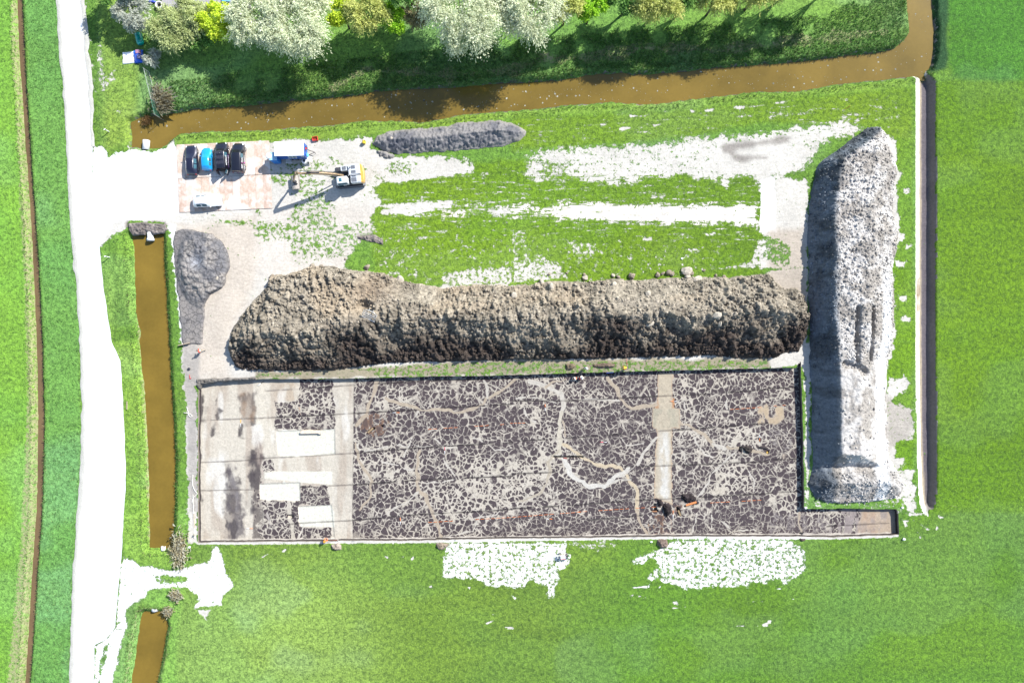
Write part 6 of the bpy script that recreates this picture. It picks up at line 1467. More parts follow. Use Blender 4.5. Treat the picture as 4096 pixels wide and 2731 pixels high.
m = MB(); m.box((L/2+.22, -.72, 1.75), (.36, .62, .5), bev=.12); m.build('gas_locker', M_lblue, cb)
# side annex with its round tank, the step, the bottles
ax_, ay_ = W2(1109, 641); an = empty('toilet_annex', (ax_, ay_, 0), math.radians(1.2), 'small bright blue annex box at the left end of the cabin', 'annex')
m = MB(); m.box((.12, 0, 1.15), (1.1, 1.2, 2.2), bev=.04); m.build('wall', pm('annex_blue', (.01, .17, .55), .4), an)
m = MB()
for k in range(6): m.box((-.35+k*.19, 0, 2.27), (.17, 1.22, .05), bev=.015)
m.build('roof', pm('annex_roof', (.30, .52, .66), .45), an)
m = MB(); m.lathe([(0, 2.52), (.30, 2.50), (.42, 2.40), (.45, 2.3), (.45, .3), (0, .3)], (-.55, .05, 0), 'z', 24); m.build('water_tank', M_white, an, True)
sx_, sy_ = W2(1159, 647); stp = empty('cabin_step', (sx_, sy_, 0), 0, 'white metal grating step below the cabin window', 'step')
m = MB()
for k in range(7): m.box((-.36+k*.12, 0, .52), (.045, .55, .03))
for s in (-1, 1): m.box((0, s*.29, .52), (.86, .05, .05))
m.build('tread', M_white, stp)
for x in (-.4, .4):
    for s in (-1, 1): m = MB(); m.tube([(x, s*.27, 0), (x, s*.27, .5)], .025, 6); m.build('leg', M_white, stp)
bx_, by_ = W2(1222, 651); bt = empty('water_barrel', (bx_, by_, 0), 0, 'white round barrel at the cabin corner by the drawbar', 'barrel')
m = MB(); m.lathe([(0, .95), (.30, .95), (.34, .9), (.34, .06), (.30, 0), (0, 0)], (0, 0, 0), 'z', 24); m.build('barrel', M_white, bt, True)
m = MB(); m.lathe([(0, .99), (.2, .99), (.2, .95)], (.05, .05, 0), 'z', 20); m.build('lid', M_dk, bt, True)
tb = MB(); tb.box((0, 0, .35), (1.05, .75, .04), bev=.01)
o = tb.build('folding_table', M_white); o.location = (*W2(1240, 642), .4)
tag(o, 'white folding table top standing right of the white barrel', 'table')
m = MB()
for x in (-.45, .45):
    for s in (-.3, .3): m.tube([(x, s, -.4), (x, s, .33)], .02, 6)
m.build('leg', M_rim, o)
# ================================================================ people
M_skin = pm('skin', (.42, .26, .19), .55, 0, .06); M_hiv = pm('orange_vest_cloth', (.80, .16, .03), .8, 0, .08); M_pale = pm('pale_shirt', (.72, .68, .60), .85); M_jean = pm('dark_trousers', (.03, .035, .06), .85); M_boot = pm('boots', (.05, .035, .025), .7)
M_hair = pm('brown_hair', (.07, .04, .025), .8); M_green = pm('green_vest_cloth', (.10, .42, .06), .8); M_red = pm('red_vest_cloth', (.72, .06, .03), .8); M_hat = pm('white_cap', (.75, .74, .70), .8); M_tan = pm('beige_trousers', (.34, .28, .20), .85); M_yel = pm('yellow_orange_cloth', (.85, .38, .02), .8)
def skin(name, J, E, mat, parent, sub=1):
    """one continuous skin grown over a jointed skeleton: J name -> (x, y, z, radius)"""
    ks = list(J); me = bpy.data.meshes.new(name); me.from_pydata([J[k][:3] for k in ks], [(ks.index(a), ks.index(b)) for a, b in E], []); me.update()
    o = link(name, me, mat, parent); md = o.modifiers.new('skin', 'SKIN'); md.use_smooth_shade = True
    for i, k in enumerate(ks):
        r = J[k][3]; sv = me.skin_vertices[0].data[i]; sv.radius = (r, r) if not isinstance(r, tuple) else r; sv.use_root = (i == 0)
    s = o.modifiers.new('smooth', 'SUBSURF'); s.levels = sub; s.render_levels = sub
    return o
def pose(kind):
    """joint positions, x forward, y left, z up"""
    if kind == 'stand': return dict(pel=(0,0,.95), ch=(.02,0,1.28), nk=(.03,0,1.48), hd=(.06,0,1.62), shL=(.02,.19,1.42), shR=(.02,-.19,1.42), elL=(.10,.27,1.16), elR=(.10,-.27,1.16), haL=(.30,.22,1.02), haR=(.30,-.22,1.02), hiL=(0,.10,.92), hiR=(0,-.10,.92), knL=(.06,.12,.50), knR=(.02,-.12,.50), anL=(.0,.13,.09), anR=(-.04,-.13,.09))
    if kind == 'walk': return dict(pel=(0,0,.93), ch=(.06,0,1.26), nk=(.10,0,1.46), hd=(.15,0,1.60), shL=(.07,.19,1.40), shR=(.07,-.19,1.40), elL=(-.08,.25,1.14), elR=(.20,-.25,1.15), haL=(-.02,.25,.92), haR=(.40,-.20,1.04), hiL=(0,.10,.90), hiR=(0,-.10,.90), knL=(.26,.11,.52), knR=(-.06,-.11,.50), anL=(.34,.12,.10), anR=(-.42,-.12,.14))
    if kind == 'bend': return dict(pel=(0,0,.86), ch=(.38,0,1.02), nk=(.56,0,1.02), hd=(.70,0,.98), shL=(.50,.19,1.0), shR=(.50,-.19,1.0), elL=(.56,.26,.72), elR=(.60,-.26,.72), haL=(.72,.10,.52), haR=(.80,-.10,.58), hiL=(-.02,.10,.84), hiR=(-.02,-.10,.84), knL=(.12,.15,.46), knR=(-.06,-.15,.45), anL=(.02,.16,.09), anR=(-.22,-.16,.09))
    if kind == 'kneel': return dict(pel=(-.08,0,.48), ch=(.14,0,.76), nk=(.28,0,.92), hd=(.38,0,1.03), shL=(.22,.19,.86), shR=(.22,-.19,.86), elL=(.40,.25,.62), elR=(.40,-.25,.62), haL=(.58,.14,.40), haR=(.58,-.14,.40), hiL=(-.08,.10,.46), hiR=(-.08,-.10,.46), knL=(.26,.15,.12), knR=(.26,-.15,.12), anL=(-.16,.14,.09), anR=(-.16,-.14,.09))
    if kind == 'sit': return dict(pel=(0,0,.46), ch=(.06,0,.80), nk=(.10,0,1.0), hd=(.15,0,1.14), shL=(.06,.19,.94), shR=(.06,-.19,.94), elL=(.20,.25,.70), elR=(.20,-.25,.70), haL=(.42,.16,.66), haR=(.42,-.16,.66), hiL=(.02,.10,.45), hiR=(.02,-.10,.45), knL=(.44,.12,.48), knR=(.44,-.12,.48), anL=(.42,.13,.09), anR=(.42,-.13,.09))
def person(px, py, rz, kind, label, vest, legs, top=None, hat=None, z=0.0, group=None):
    wx, wy = W2(px, py, z); root = empty('person', (wx, wy, z), rz, label, 'person', group); p = {k: Vector(v) for k, v in pose(kind).items()}
    up = (p['hd']-p['nk']).normalized(); fw = Vector((1, 0, 0)); fw = (fw-up*fw.dot(up)).normalized()
    J = {'pel': (*p['pel'], .135), 'ch': (*p['ch'], .145), 'nk': (*p['nk'], .06), 'jaw': (*(p['hd']-up*.06+fw*.02), .075), 'hd': (*(p['hd']+up*.03), .095), 'crown': (*(p['hd']+up*.12), .06)}
    E = [('pel','ch'),('ch','nk'),('nk','jaw'),('jaw','hd'),('hd','crown')]
    for s in 'LR':
        sg = 1 if s == 'L' else -1
        J['sh'+s] = (*p['sh'+s], .068); J['el'+s] = (*p['el'+s], .046); J['wr'+s] = (*(p['el'+s].lerp(p['ha'+s], .86)), .030); J['pa'+s] = (*p['ha'+s], .036)
        E += [('ch','sh'+s),('sh'+s,'el'+s),('el'+s,'wr'+s),('wr'+s,'pa'+s)]
        d = (p['ha'+s]-p['el'+s]).normalized(); side = d.cross(Vector((0, 0, 1))).normalized()
        for q in range(4):
            b = p['ha'+s]+d*.05+side*(.030*(q-1.5)); tl = (.055, .07, .065, .05)[q]; J[f'f{q}{s}'] = (*b, .011); J[f'g{q}{s}'] = (*(b+d*tl-Vector((0, 0, tl*.5))), .009); E += [('pa'+s, f'f{q}{s}'), (f'f{q}{s}', f'g{q}{s}')]
        J['th'+s] = (*(p['ha'+s]+side*(.055*-sg)+d*.02), .012); E.append(('pa'+s, 'th'+s))
        J['hi'+s] = (*p['hi'+s], .098); J['kn'+s] = (*p['kn'+s], .062); J['an'+s] = (*p['an'+s], .042); t = p['an'+s]+Vector((.17, 0, -.045)); J['to'+s] = (*t, .040)
        E += [('pel','hi'+s),('hi'+s,'kn'+s),('kn'+s,'an'+s),('an'+s,'to'+s)]
    skin('body', J, E, M_skin, root)
    g = lambda k, r: (*J[k][:3], r)
    skin('trousers', {k: g(k, r) for k, r in [('pel', .150)]+[(a+s, r) for s in 'LR' for a, r in (('hi', .112), ('kn', .078), ('an', .060))]}, [('pel','hiL'),('hiL','knL'),('knL','anL'),('pel','hiR'),('hiR','knR'),('knR','anR')], legs, root)
    if top is not None:
        skin('shirt', {k: g(k, r) for k, r in [('ch', .158)]+[(a+s, r) for s in 'LR' for a, r in (('sh', .082), ('el', .060), ('wr', .042))]}, [('ch','shL'),('shL','elL'),('elL','wrL'),('ch','shR'),('shR','elR'),('elR','wrR')], top, root)
    m = p['pel'].lerp(p['ch'], .5)
    skin('vest', {'ch': g('ch', .178), 'mid': (*m, .168), 'pel': (*(p['pel'].lerp(p['ch'], .12)), .160), 'shL': (*(p['ch'].lerp(p['shL'], .75)), .088), 'shR': (*(p['ch'].lerp(p['shR'], .75)), .088)}, [('ch','mid'),('mid','pel'),('ch','shL'),('ch','shR')], vest, root)
    for s in 'LR':
        a = p['an'+s]; skin('boot', {'a': (a.x, a.y, a.z+.12, .062), 'b': (*a, .056), 'c': (a.x+.19, a.y, a.z-.04, .048)}, [('a','b'),('b','c')], M_boot, root)
    q = p['hd']+up*.075-fw*.012
    def dome(name, r, h, mat, brim=0):
        mb = MB(); prof = [(r*math.cos(a), r*h*math.sin(a)) for a in [math.radians(d) for d in (90, 70, 48, 26, 4)]]
        if brim: prof += [(r+brim, -.015), (r+brim, -.03), (r*.9, -.02)]
        else: prof += [(r*.98, -.05)]
        mb.lathe(prof, (0, 0, 0), 'z', 16); o = mb.build(name, mat, root, True); o.location = q; o.rotation_euler = up.to_track_quat('Z', 'Y').to_euler(); return o
    dome('hair', .112, .95, M_hair)
    if hat: dome('hat', .122, .95, hat, .06)
    c = p['hd']
    for s in (-1, 1):
        mb = MB(); mb.lathe([(0, .012), (.009, .009), (.012, 0)], (0, 0, 0), 'z', 8); e = mb.build('eye', M_blk, root); e.location = c+fw*.108+Vector((0, s*.034, 0))+up*.02; e.rotation_euler = (0, math.pi/2, 0)
        mb = MB(); mb.box((0, 0, 0), (.03, .02, .055), bev=.008); e = mb.build('ear', M_skin, root); e.location = c+Vector((0, s*.096, 0))
    mb = MB(); mb.box((0, 0, 0), (.035, .028, .05), bev=.01); e = mb.build('nose', M_skin, root); e.location = c+fw*.115-up*.015
    mb = MB(); mb.box((0, 0, 0), (.012, .05, .012), bev=.004); e = mb.build('mouth', pm('lips', (.35, .12, .10), .5), root); e.location = c+fw*.098-up*.062
    return root
R_ = math.radians
person(812, 1402, R_(170), 'walk', 'person in an orange and white top walking on the bare ground by the pond', M_pale, M_tan, M_red)
person(2343, 1470, R_(250), 'stand', 'person in a green vest and white cap standing on the grass strip', M_green, M_jean, M_pale, M_hat)
person(2505, 1470, R_(180), 'bend', 'person in yellow orange clothing stooping beside a red rod on the grass strip', M_yel, M_jean, M_yel)
person(2303, 1511, R_(200), 'kneel', 'person in a bright orange vest kneeling in the dig', M_hiv, M_jean, M_pale, z=ZP)
person(2318, 1513, R_(30), 'kneel', 'person in a red vest and white cap kneeling in the dig', M_red, M_jean, M_pale, M_hat, z=ZP)
person(1300, 2163, R_(52), 'bend', 'person in a glaring orange vest stooping over the south rim of the dig', M_yel, M_jean, M_hiv)
person(2277, 2221, R_(160), 'sit', 'person in black and a wide white hat sitting beside the white sieve cart', M_blk, M_jean, M_green, pm('straw_hat', (.78, .76, .66), .85))
so_ = MB(); so_.box((0, 0, .2), (.42, .42, .40), bev=.04); o = so_.build('storage_crate', M_white); o.location = (*W2(2277, 2221), .03); tag(o, 'white crate that the person by the sieve cart sits on', 'crate')
# ================================================================ furniture of the site
M_wood = pm('weathered_wood', (.38, .30, .21), .85, 0, .3, 6, .02); M_conc = pm('pale_concrete', (.60, .59, .56), .85, 0, .12, 4, .01); M_pwhite = pm('post_white', (.80, .80, .78), .5); M_rope = pm('rope_white', (.66, .62, .54), .9)
M_orange = pm('orange_board', (.50, .17, .05), .7, 0, .2, 4); M_redp = pm('red_paint', (.60, .05, .04), .5); M_teal = pm('teal_plastic', (.0, .30, .24), .22, 0, .15, 2, coat=.4); M_tarp = pm('blue_tarp', (.01, .10, .60), .4, 0, .2, 3)
# ---- reflector posts by the road
for px, py, rz, lb in ((436, 527, .5, 'white roadside post leaning by the road opposite the canal end'), (438, 1029, .1, 'white roadside post at the north tip of the pond verge')):
    r = empty('marker_post', (*W2(px, py), 0), rz, lb, 'marker post', 'white marker posts beside the road')
    m = MB(); m.box((0, 0, .55), (.13, .11, 1.2), bev=.03); m.build('post', M_pwhite, r); m = MB(); m.box((0, 0, 1.0), (.136, .116, .2)); m.build('band', M_blk, r); m = MB(); m.box((.0, 0, 1.17), (.30, .14, .06), bev=.02); m.build('cap', M_pwhite, r)
# ---- spiked fence from the shrubs down to the water
P0, P1 = W2(600, 292), W2(643, 474); dv = np.array(P1)-np.array(P0); Lf = float(np.hypot(*dv)); fa = math.atan2(dv[1], dv[0])
fr = empty('railing_fence', (P0[0], P0[1], 0), fa, 'narrow steel railing fence running from the bushes into the canal corner', 'fence')
M_fence = pm('galvanised_steel', (.50, .52, .50), .4, .5, .1); M_fgreen = pm('green_mesh_steel', (.06, .22, .15), .5, .2)
npan = 3
for k in range(npan+1): m = MB(); m.tube([(Lf*k/npan, 0, -.5 if k < npan else -1.3), (Lf*k/npan, 0, 2.05)], .035, 8); m.build('post', M_fence, fr)
for k in range(npan):
    a, b = Lf*k/npan+.04, Lf*(k+1)/npan-.04; mt = M_fence if k < 2 else M_fgreen
    m = MB()
    for z in (.25, 1.85): m.tube([(a, 0, z), (b, 0, z)], .024, 6)
    pn = m.build('rail_panel', mt, fr)
    m = MB(); n = 16 if k < 2 else 26
    for q in range(n): x = a+(b-a)*(q+.5)/n; m.tube([(x, 0, .2), (x, 0, 2.0)], .010 if k < 2 else .013, 5)
    m.build('bars', mt, pn)
# ---- culvert pipes
def pipe(px, py, rz, L, r, z, label, bell=True):
    o = empty('culvert_pipe', (*W2(px, py, z), z), rz, label, 'culvert pipe')
    m = MB(); prof = [(r*.82, 0), (r, 0), (r, L-.45)]+([(r*1.22, L-.3), (r*1.22, L)] if bell else [(r, L)])+[(r*.82, L), (r*.82, 0)]
    m.lathe(prof, (0, 0, 0), 'x', 28); m.build('barrel', M_conc, o, True); m = MB(); m.lathe([(0, L-.35), (r*.84, L-.35)], (0, 0, 0), 'x', 24); m.build('opening', M_blk, o); return o
pipe(601, 924, -math.pi/2+.04, 1.55, .46, -.42, 'white concrete culvert pipe with a flared mouth at the head of the long pond')
pipe(584, 600, math.pi/2-.04, 1.5, .52, -.35, 'rounded white concrete pipe end at the south shore of the canal corner', False)
pipe(653, 2200, math.pi/2, .62, .34, -.55, 'short pale pipe end at the foot of the long pond', False)
pipe(621, 2430, -math.pi/2, .45, .52, -.5, 'pale concrete pipe end at the top of the lower pond', False)
# ---- green tank, tarpaulin, sheet by the bushes
tk = empty('storage_tank', (*W2(566, 162), 0), math.radians(-76), 'shiny teal green tank lying on the grass under the grey shrub', 'tank')
m = MB(); Lt, rt = 2.0, .56; m.lathe([(0, -Lt/2-.02)]+[(rt*math.sin(a), -Lt/2+.34-.36*math.cos(a)) for a in np.linspace(.25, 1.57, 6)]+[(rt, Lt/2-.34)]+[(rt*math.cos(a), Lt/2-.34+.36*math.sin(a)) for a in np.linspace(.3, 1.35, 5)]+[(0, Lt/2+.02)], (0, 0, .60), 'x', 28); m.build('shell', M_teal, tk, True)
for x in (-.35, .35): m = MB(); m.lathe([(rt+.004, x-.03), (rt+.018, x-.02), (rt+.018, x+.02), (rt+.004, x+.03)], (0, 0, .60), 'x', 28); m.build('strap', pm('teal_strap', (.0, .16, .14), .4), tk, True)
for x in (-.5, .5): m = MB(); m.box((x, 0, .08), (.16, .8, .18), bev=.02); m.build('cradle', M_wood, tk)
def sheet(name, px, py, w, h, mat, label, cat, amp, seed, z=.05, rz=0.0, bulge=0.0):
    n, k = 26, 22; V = []
    for j in range(k):
        for i in range(n):
            u, v = i/(n-1)-.5, j/(k-1)-.5; e = 1+.12*(vnoise(np.array([math.atan2(v, u)*2.0+9]), np.array([seed*1.0]), 4)[0]-.5)
            zz = z+amp*fbm(np.array([u*6+seed]), np.array([v*6.]), seed, 3)[0]+bulge*max(0, 1-4*(u*u+v*v)); V.append((u*w*e, v*h*e, zz*(.15 if abs(u) > .49 or abs(v) > .49 else 1)))
    o = link(name, np_mesh(name, np.array(V), grid_faces(n, k)), mat); sm = o.modifiers.new('thick', 'SOLIDIFY'); sm.thickness = .02
    o.location = (*W2(px, py), 0); o.rotation_euler = (0, 0, rz); return tag(o, label, cat)
sheet('plastic_sheet', 516, 232, 1.95, 1.85, M_white, 'crumpled white sheet spread on the grass beside the blue tarpaulin', 'sheet', .22, 3, .04, .05)
sheet('tarpaulin', 558, 228, 1.45, 2.0, M_tarp, 'bright blue tarpaulin heaped over the crates by the fence', 'tarpaulin', .30, 6, .15, .1, .55)
for k, (px, py, c, lb) in enumerate(((563, 216, (.30, .16, .22), 'reddish crate on the blue tarpaulin'), (568, 235, (.10, .10, .20), 'dark blue crate on the tarpaulin, lower one'), (583, 237, (.07, .07, .13), 'dark crate between the tarpaulin and the fence'))):
    r = empty('storage_crate', (*W2(px, py), .35 if k < 2 else 0), .1, lb, 'crate', 'crates by the fence'); m = MB(); mt = pm('crate_plastic', c, .6)
    m.box((0, 0, .22), (.62, .56, .06)); 
    for s in (-1, 1): m.box((0, s*.27, .38), (.62, .04, .34)); m.box((s*.30, 0, .38), (.04, .50, .34))
    m.build('body', mt, r); m = MB(); m.box((0, 0, .57), (.64, .58, .04), bev=.01); m.build('lid', mt, r)
# ---- studded pontoon and concrete ring at the top edge, small things on it
pt = empty('pontoon', (*W2(830, 34), 0), math.radians(2.2), 'long grey deck of studded plates behind the bushes at the top edge', 'deck')
m = MB()
for k in range(8): m.box((-6.0+k*1.72, 1.1, .35), (1.68, 3.4, .5), bev=.04)
for k in range(34):
    for j in range(3): m.lathe([(0, .68), (.07, .66), (.11, .60)], (-6.7+k*.41, -.3+j*.42, 0), 'z', 6)
m.build('deck', pm('deck_grey', (.28, .27, .27), .8), pt)
rg_ = empty('concrete_ring', (*W2(642, 26), 0), 0, 'pale concrete ring standing at the left end of the studded deck', 'concrete ring')
m = MB(); m.lathe([(.40, 0), (.58, 0), (.60, .05), (.60, .55), (.56, .6), (.42, .6), (.40, .55), (.40, 0)], (0, 0, 0), 'z', 32); m.build('wall', M_conc, rg_, True); m = MB(); m.lathe([(0, .15), (.40, .15)], (0, 0, 0), 'z', 24); m.build('floor', M_blk, rg_)
m = MB(); m.sideprism([(-1.1, 0), (1.1, 0), (1.3, .5), (-1.3, .5)], -.6, .6); o = m.build('small_boat', pm('boat_blue', (.02, .06, .28), .4)); b = o.modifiers.new('round', 'BEVEL'); b.width = .12; b.segments = 3; o.location = (*W2(762, 6), .62); tag(o, 'dark blue dinghy hull lying on the studded deck', 'boat')
m = MB(); m.tube([(-.6, 0, .1), (-.2, .12, .25), (.3, .05, .2), (.7, .1, .1)], [.14, .2, .18, .1], 8); o = m.build('float_bag', pm('bag_blue', (.03, .06, .40), .4), None, True); o.location = (*W2(610, 12), 0); tag(o, 'blue bag lying left of the concrete ring', 'bag')
m = MB(); m.box((0, 0, .2), (1.2, .8, .4), bev=.05); o = m.build('cover_box', M_lblue); o.location = (*W2(912, 8), .6); tag(o, 'pale blue lidded box at the right end of the studded deck', 'box')
# ---- red crate and yellow box by the canal
r = empty('folding_crate', (*W2(1262, 557), .02), .15, 'red slatted crate on the grass edge right of the cabin', 'crate'); m = MB()
for s in (-1, 1): m.box((0, s*.30, .22), (.82, .035, .36)); m.box((s*.40, 0, .22), (.035, .56, .36))
m.build('side', M_redp, r); m = MB()
for k in range(5): m.box((-.3+k*.15, 0, .06), (.06, .56, .04))
m.build('base', M_redp, r); m = MB(); m.tube([(-.42, 0, .34), (-.5, .1, .40), (-.5, -.1, .40)], .02, 6); m.build('handle', M_blk, r)
r = empty('fuel_box', (*W2(1458, 571), 0), -.2, 'yellow jerry can box left of the grey mud heap', 'box'); m = MB(); m.box((0, 0, .32), (.46, .5, .62), bev=.05); m.build('body', pm('yellow_plastic', (.62, .46, .03), .5), r); m = MB(); m.lathe([(0, .70), (.07, .70), (.07, .62)], (.1, .1, 0), 'z', 12); m.build('cap', M_blk, r); m = MB(); m.tube([(-.15, -.12, .63), (-.15, -.05, .72), (-.15, .12, .72), (-.15, .18, .63)], .025, 6); m.build('handle', M_blk, r)
# ---- spare bucket lying in the hollow of the topsoil heap
zb = float(main_z(np.array([W2(1480, 1262, 2.4)[0]]), np.array([W2(1480, 1262, 2.4)[1]]), np.array([6.]))[0])
sb = empty('skeleton_bucket', (*W2(1480, 1262, zb+.1), zb+.25), math.radians(-24), 'grey steel sieve bucket lying in the hollow of the topsoil heap', 'bucket')
M_stl = pm('bare_steel', (.56, .53, .48), .45, .5, .2, 5)
for k, (y, z, w) in enumerate(((-.52, .12, 2.1), (-.25, .25, 1.95), (.02, .36, 1.9), (.26, .40, 1.75))): m = MB(); m.box((0, y, z), (w, .11, .09), bev=.02); m.build('slat', M_stl, sb)
for s in (-1, 1): m = MB(); m.sideprism([(0, 0), (.1, 0), (.1, .1), (0, .1)], 0, 0.01) if False else None; q = MB(); q.add([(s*1.03, -.6, 0), (s*1.03, .55, .1), (s*1.0, .5, .5), (s*1.02, -.1, .45), (s*1.08, -.6, 0), (s*1.08, .55, .1), (s*1.05, .5, .5), (s*1.07, -.1, .45)], [(0,1,2,3), (7,6,5,4), (0,4,5,1), (1,5,6,2), (2,6,7,3), (3,7,4,0)]); q.build('side_plate', M_stl, sb)
m = MB(); m.tube([(-1.0, .42, .42), (-.55, .62, .5), (0, .68, .52), (.55, .62, .5), (1.0, .42, .42)], .06, 8); m.build('top_rail', M_stl, sb, True)
for x in (-.32, .32): m = MB(); m.box((x, .78, .55), (.09, .42, .3), bev=.02); m.build('ear', M_stl, sb)
m = MB(); m.box((0, -.62, .05), (2.15, .1, .05), bev=.01); m.build('cutting_edge', M_stl, sb)
# ---- white sieve cart on the western bare patch
r = empty('sieve_cart', (*W2(2250, 2219), .02), .04, 'white topped sieve cart with red rims on the western bare patch', 'cart'); m = MB(); m.box((0, 0, .78), (.72, .60, .34), bev=.03); m.build('box', M_white, r)
for s in (-1, 1): m = MB(); m.box((0, s*.32, .95), (.80, .035, .05)); m.build('rim', M_redp, r); m = MB(); m.lathe([(.04, -.03), (.20, -.03), (.22, 0), (.20, .03), (.04, .03)], (-.42, s*.34, .22), 'y', 16); m.build('wheel', M_tyre, r)
m = MB(); m.tube([(-.36, .2, .62), (-.85, .2, .66)], .02, 6); m.tube([(-.36, -.2, .62), (-.85, -.2, .66)], .02, 6); m.box((-.86, 0, .66), (.06, .46, .06), bev=.02); m.build('handle', M_pwhite, r)
for x, y in ((.3, .24), (.3, -.24)): m = MB(); m.tube([(x, y, 0), (x, y, .62)], .022, 6); m.build('leg', M_fence, r)
# ---- planks, hoses, lost bits along the west side
m = MB(); m.box((0, 0, .28), (1.75, .09, .5), bev=.01, rx=.15); o = m.build('scaffold_board', M_wood); o.location = (*W2(740, 1376), .08); o.rotation_euler = (0, 0, .2); tag(o, 'narrow plank set on edge at the foot of the mud pile', 'plank')
m = MB(); m.lathe([(0, .2), (.19, .2), (.21, .14), (.2, 0), (0, 0)], (0, 0, 0), 'z', 18); o = m.build('rubber_bucket', pm('bucket_black', (.02, .02, .03), .6), None, True); o.location = (*W2(757, 1475), .02); tag(o, 'black tub on the bare ground south of the walking person', 'tub')
m = MB(); m.tube([(0, .28, .12), (.05, -.25, .12)], .035, 8); m.box((.14, -.30, .10), (.20, .10, .05)); m.tube([(-.12, -.5, .05), (.12, -.32, .4)], .02, 6); o = m.build('hand_shovel', M_redp); o.location = (*W2(760, 1505), .04); tag(o, 'red handled spade left near the corner of the dig', 'spade')
def hose(pts, tj, r, label, mat=M_rope, name='hose'):
    P = [W(*q) for q in T(tj[0], tj[1], pts)]; out = []
    for i in range(len(P)-1):
        for k in range(5):
            t = k/5; a = P[max(i-1, 0)]; b = P[i]; c = P[i+1]; d = P[min(i+2, len(P)-1)]
            out.append(.5*((2*b)+(c-a)*t+(2*a-5*b+4*c-d)*t*t+(3*b-a-3*c+d)*t**3))
    out.append(P[-1]); q = [(p.x, p.y, .09+r) for p in out]; m = MB(); m.tube(q, r, 7); return tag(m.build(name, mat, None, True), label, 'hose')
hose([(1690,650),(1740,660),(1768,680),(1750,690),(1735,670),(1730,640),(1720,605)], (0,2), .045, 'looped white rope end on the bare strip beside the pond')
hose([(1775,1220),(1772,1310),(1795,1370),(1815,1395),(1780,1430),(1765,1480)], (0,2), .04, 'long crooked pale hose west of the dig')
hose([(1775,1400),(1780,1568),(1785,1800)], (0,2), .04, 'straight pale hose lying along the west rim of the dig')
m = MB(); m.box((0, 0, .08), (.10, 2.2, .10), bev=.01); o = m.build('scaffold_board', M_wood); o.location = (*W2(778, 2080), .05); o.rotation_euler = (0, 0, .04); tag(o, 'long wooden batten beside the southwest corner of the dig', 'plank')
m = MB(); m.box((0, 0, .1), (.10, 1.25, .10), bev=.01); o = m.build('scaffold_board', M_wood); o.location = (*W2(511, 1620), .12); tag(o, 'short dark batten in the grass between the road and the pond', 'plank')
# ---- survey rods lying in the dig
def rod(px, py, rz, L, label, c=M_orange, z=ZP, two=True):
    wx, wy = W2(px, py, z); r = empty('survey_rod', (wx, wy, z+.07), rz, label, 'survey rod', 'ranging rods lying in the excavation'); m = MB(); m.tube([(-L/2, 0, 0), (0, 0, 0)], .032, 8); m.build('shaft', M_pwhite, r, True); m = MB(); m.tube([(0.001, 0, 0), (L/2, 0, 0)], .036, 8); m.build('painted_end', c, r, True)
Q = lambda i, j, x, y: T(i, j, [(x, y)])[0]
M_orr = pm('rod_orange', (.80, .20, .03), .5); M_rodr = pm('rod_red', (.62, .04, .10), .5)
rod(*Q(1,2,1286,651), 0, 1.1, 'orange and white rod on dark peat under the first ochre fissure', M_orr)
rod(*Q(1,2,1733,1000), math.pi/2, 1.1, 'red and white rod standing north south in the middle of the western dig', M_rodr)
rod(*Q(2,2,304,605), math.pi/2, 1.1, 'orange and white rod left of the wide pale fissure', M_orr)
rod(*Q(2,2,838,922), math.pi, 1.1, 'crimson rod lying in the mottled floor west of the clay dam', M_rodr)
rod(*Q(2,2,1482,548), math.pi, 1.1, 'orange and white rod across the north part of the clay dam', M_orr)
rod(*Q(2,2,2273,885), -math.pi/2, 1.1, 'pale rod near the east wall beside the white mottles', M_orr)
rod(*Q(1,3,1326,82), math.pi/2, 1.1, 'orange and white rod near the south rim west of the second fissure', M_orr)
rod(*Q(2,3,340,60), 0, 1.0, 'orange rod near the south rim left of the eastern fissure', M_orr)
rod(*Q(2,3,1478,18), math.pi/2, 1.25, 'orange and white rod by the peat pile at the foot of the dam', M_orr)
rod(*Q(0,2,2212,748), math.pi/2, 1.1, 'yellow and white rod on the pale west end of the dig', M_yel)
rod(*Q(0,3,2292,148), 0, 1.0, 'orange and white rod in the southwest corner of the dig', M_orr)
rod(*Q(1,2,45,385), .62, 1.2, 'dark survey pin at the northwest of the dig', M_blk)
m = MB(); m.tube([(0, 0, .05), (-.1, .95, .25)], .025, 6); o = m.build('survey_rod', M_rodr); o.location = (*W2(2508, 1459), 0); tag(o, 'red rod beside the stooping person on the grass strip', 'survey rod')
m = MB(); m.tube([(-.55, 0, .06), (.55, .1, .06)], .03, 6); o = m.build('survey_rod', pm('rod_blue', (.05, .08, .45), .5)); o.location = (*W2(2440, 1491), 0); tag(o, 'blue and white staff lying along the north rim of the dig', 'survey rod')
m = MB(); m.tube([(0, 0, 0), (.22, .12, 1.3)], .03, 8); o = m.build('marker_stick', M_redp); o.location = (*W2(3378, 439), 0); tag(o, 'red topped marker stick in the grass at the upper right', 'marker stick')
m = MB(); m.tube([(0, 0, 0), (.12, .08, 1.2)], .03, 8); o = m.build('marker_stick', M_wood); o.location = (*W2(3803, 2021), 0); tag(o, 'thin wooden stick in the crop right of the dry ditch end', 'marker stick')
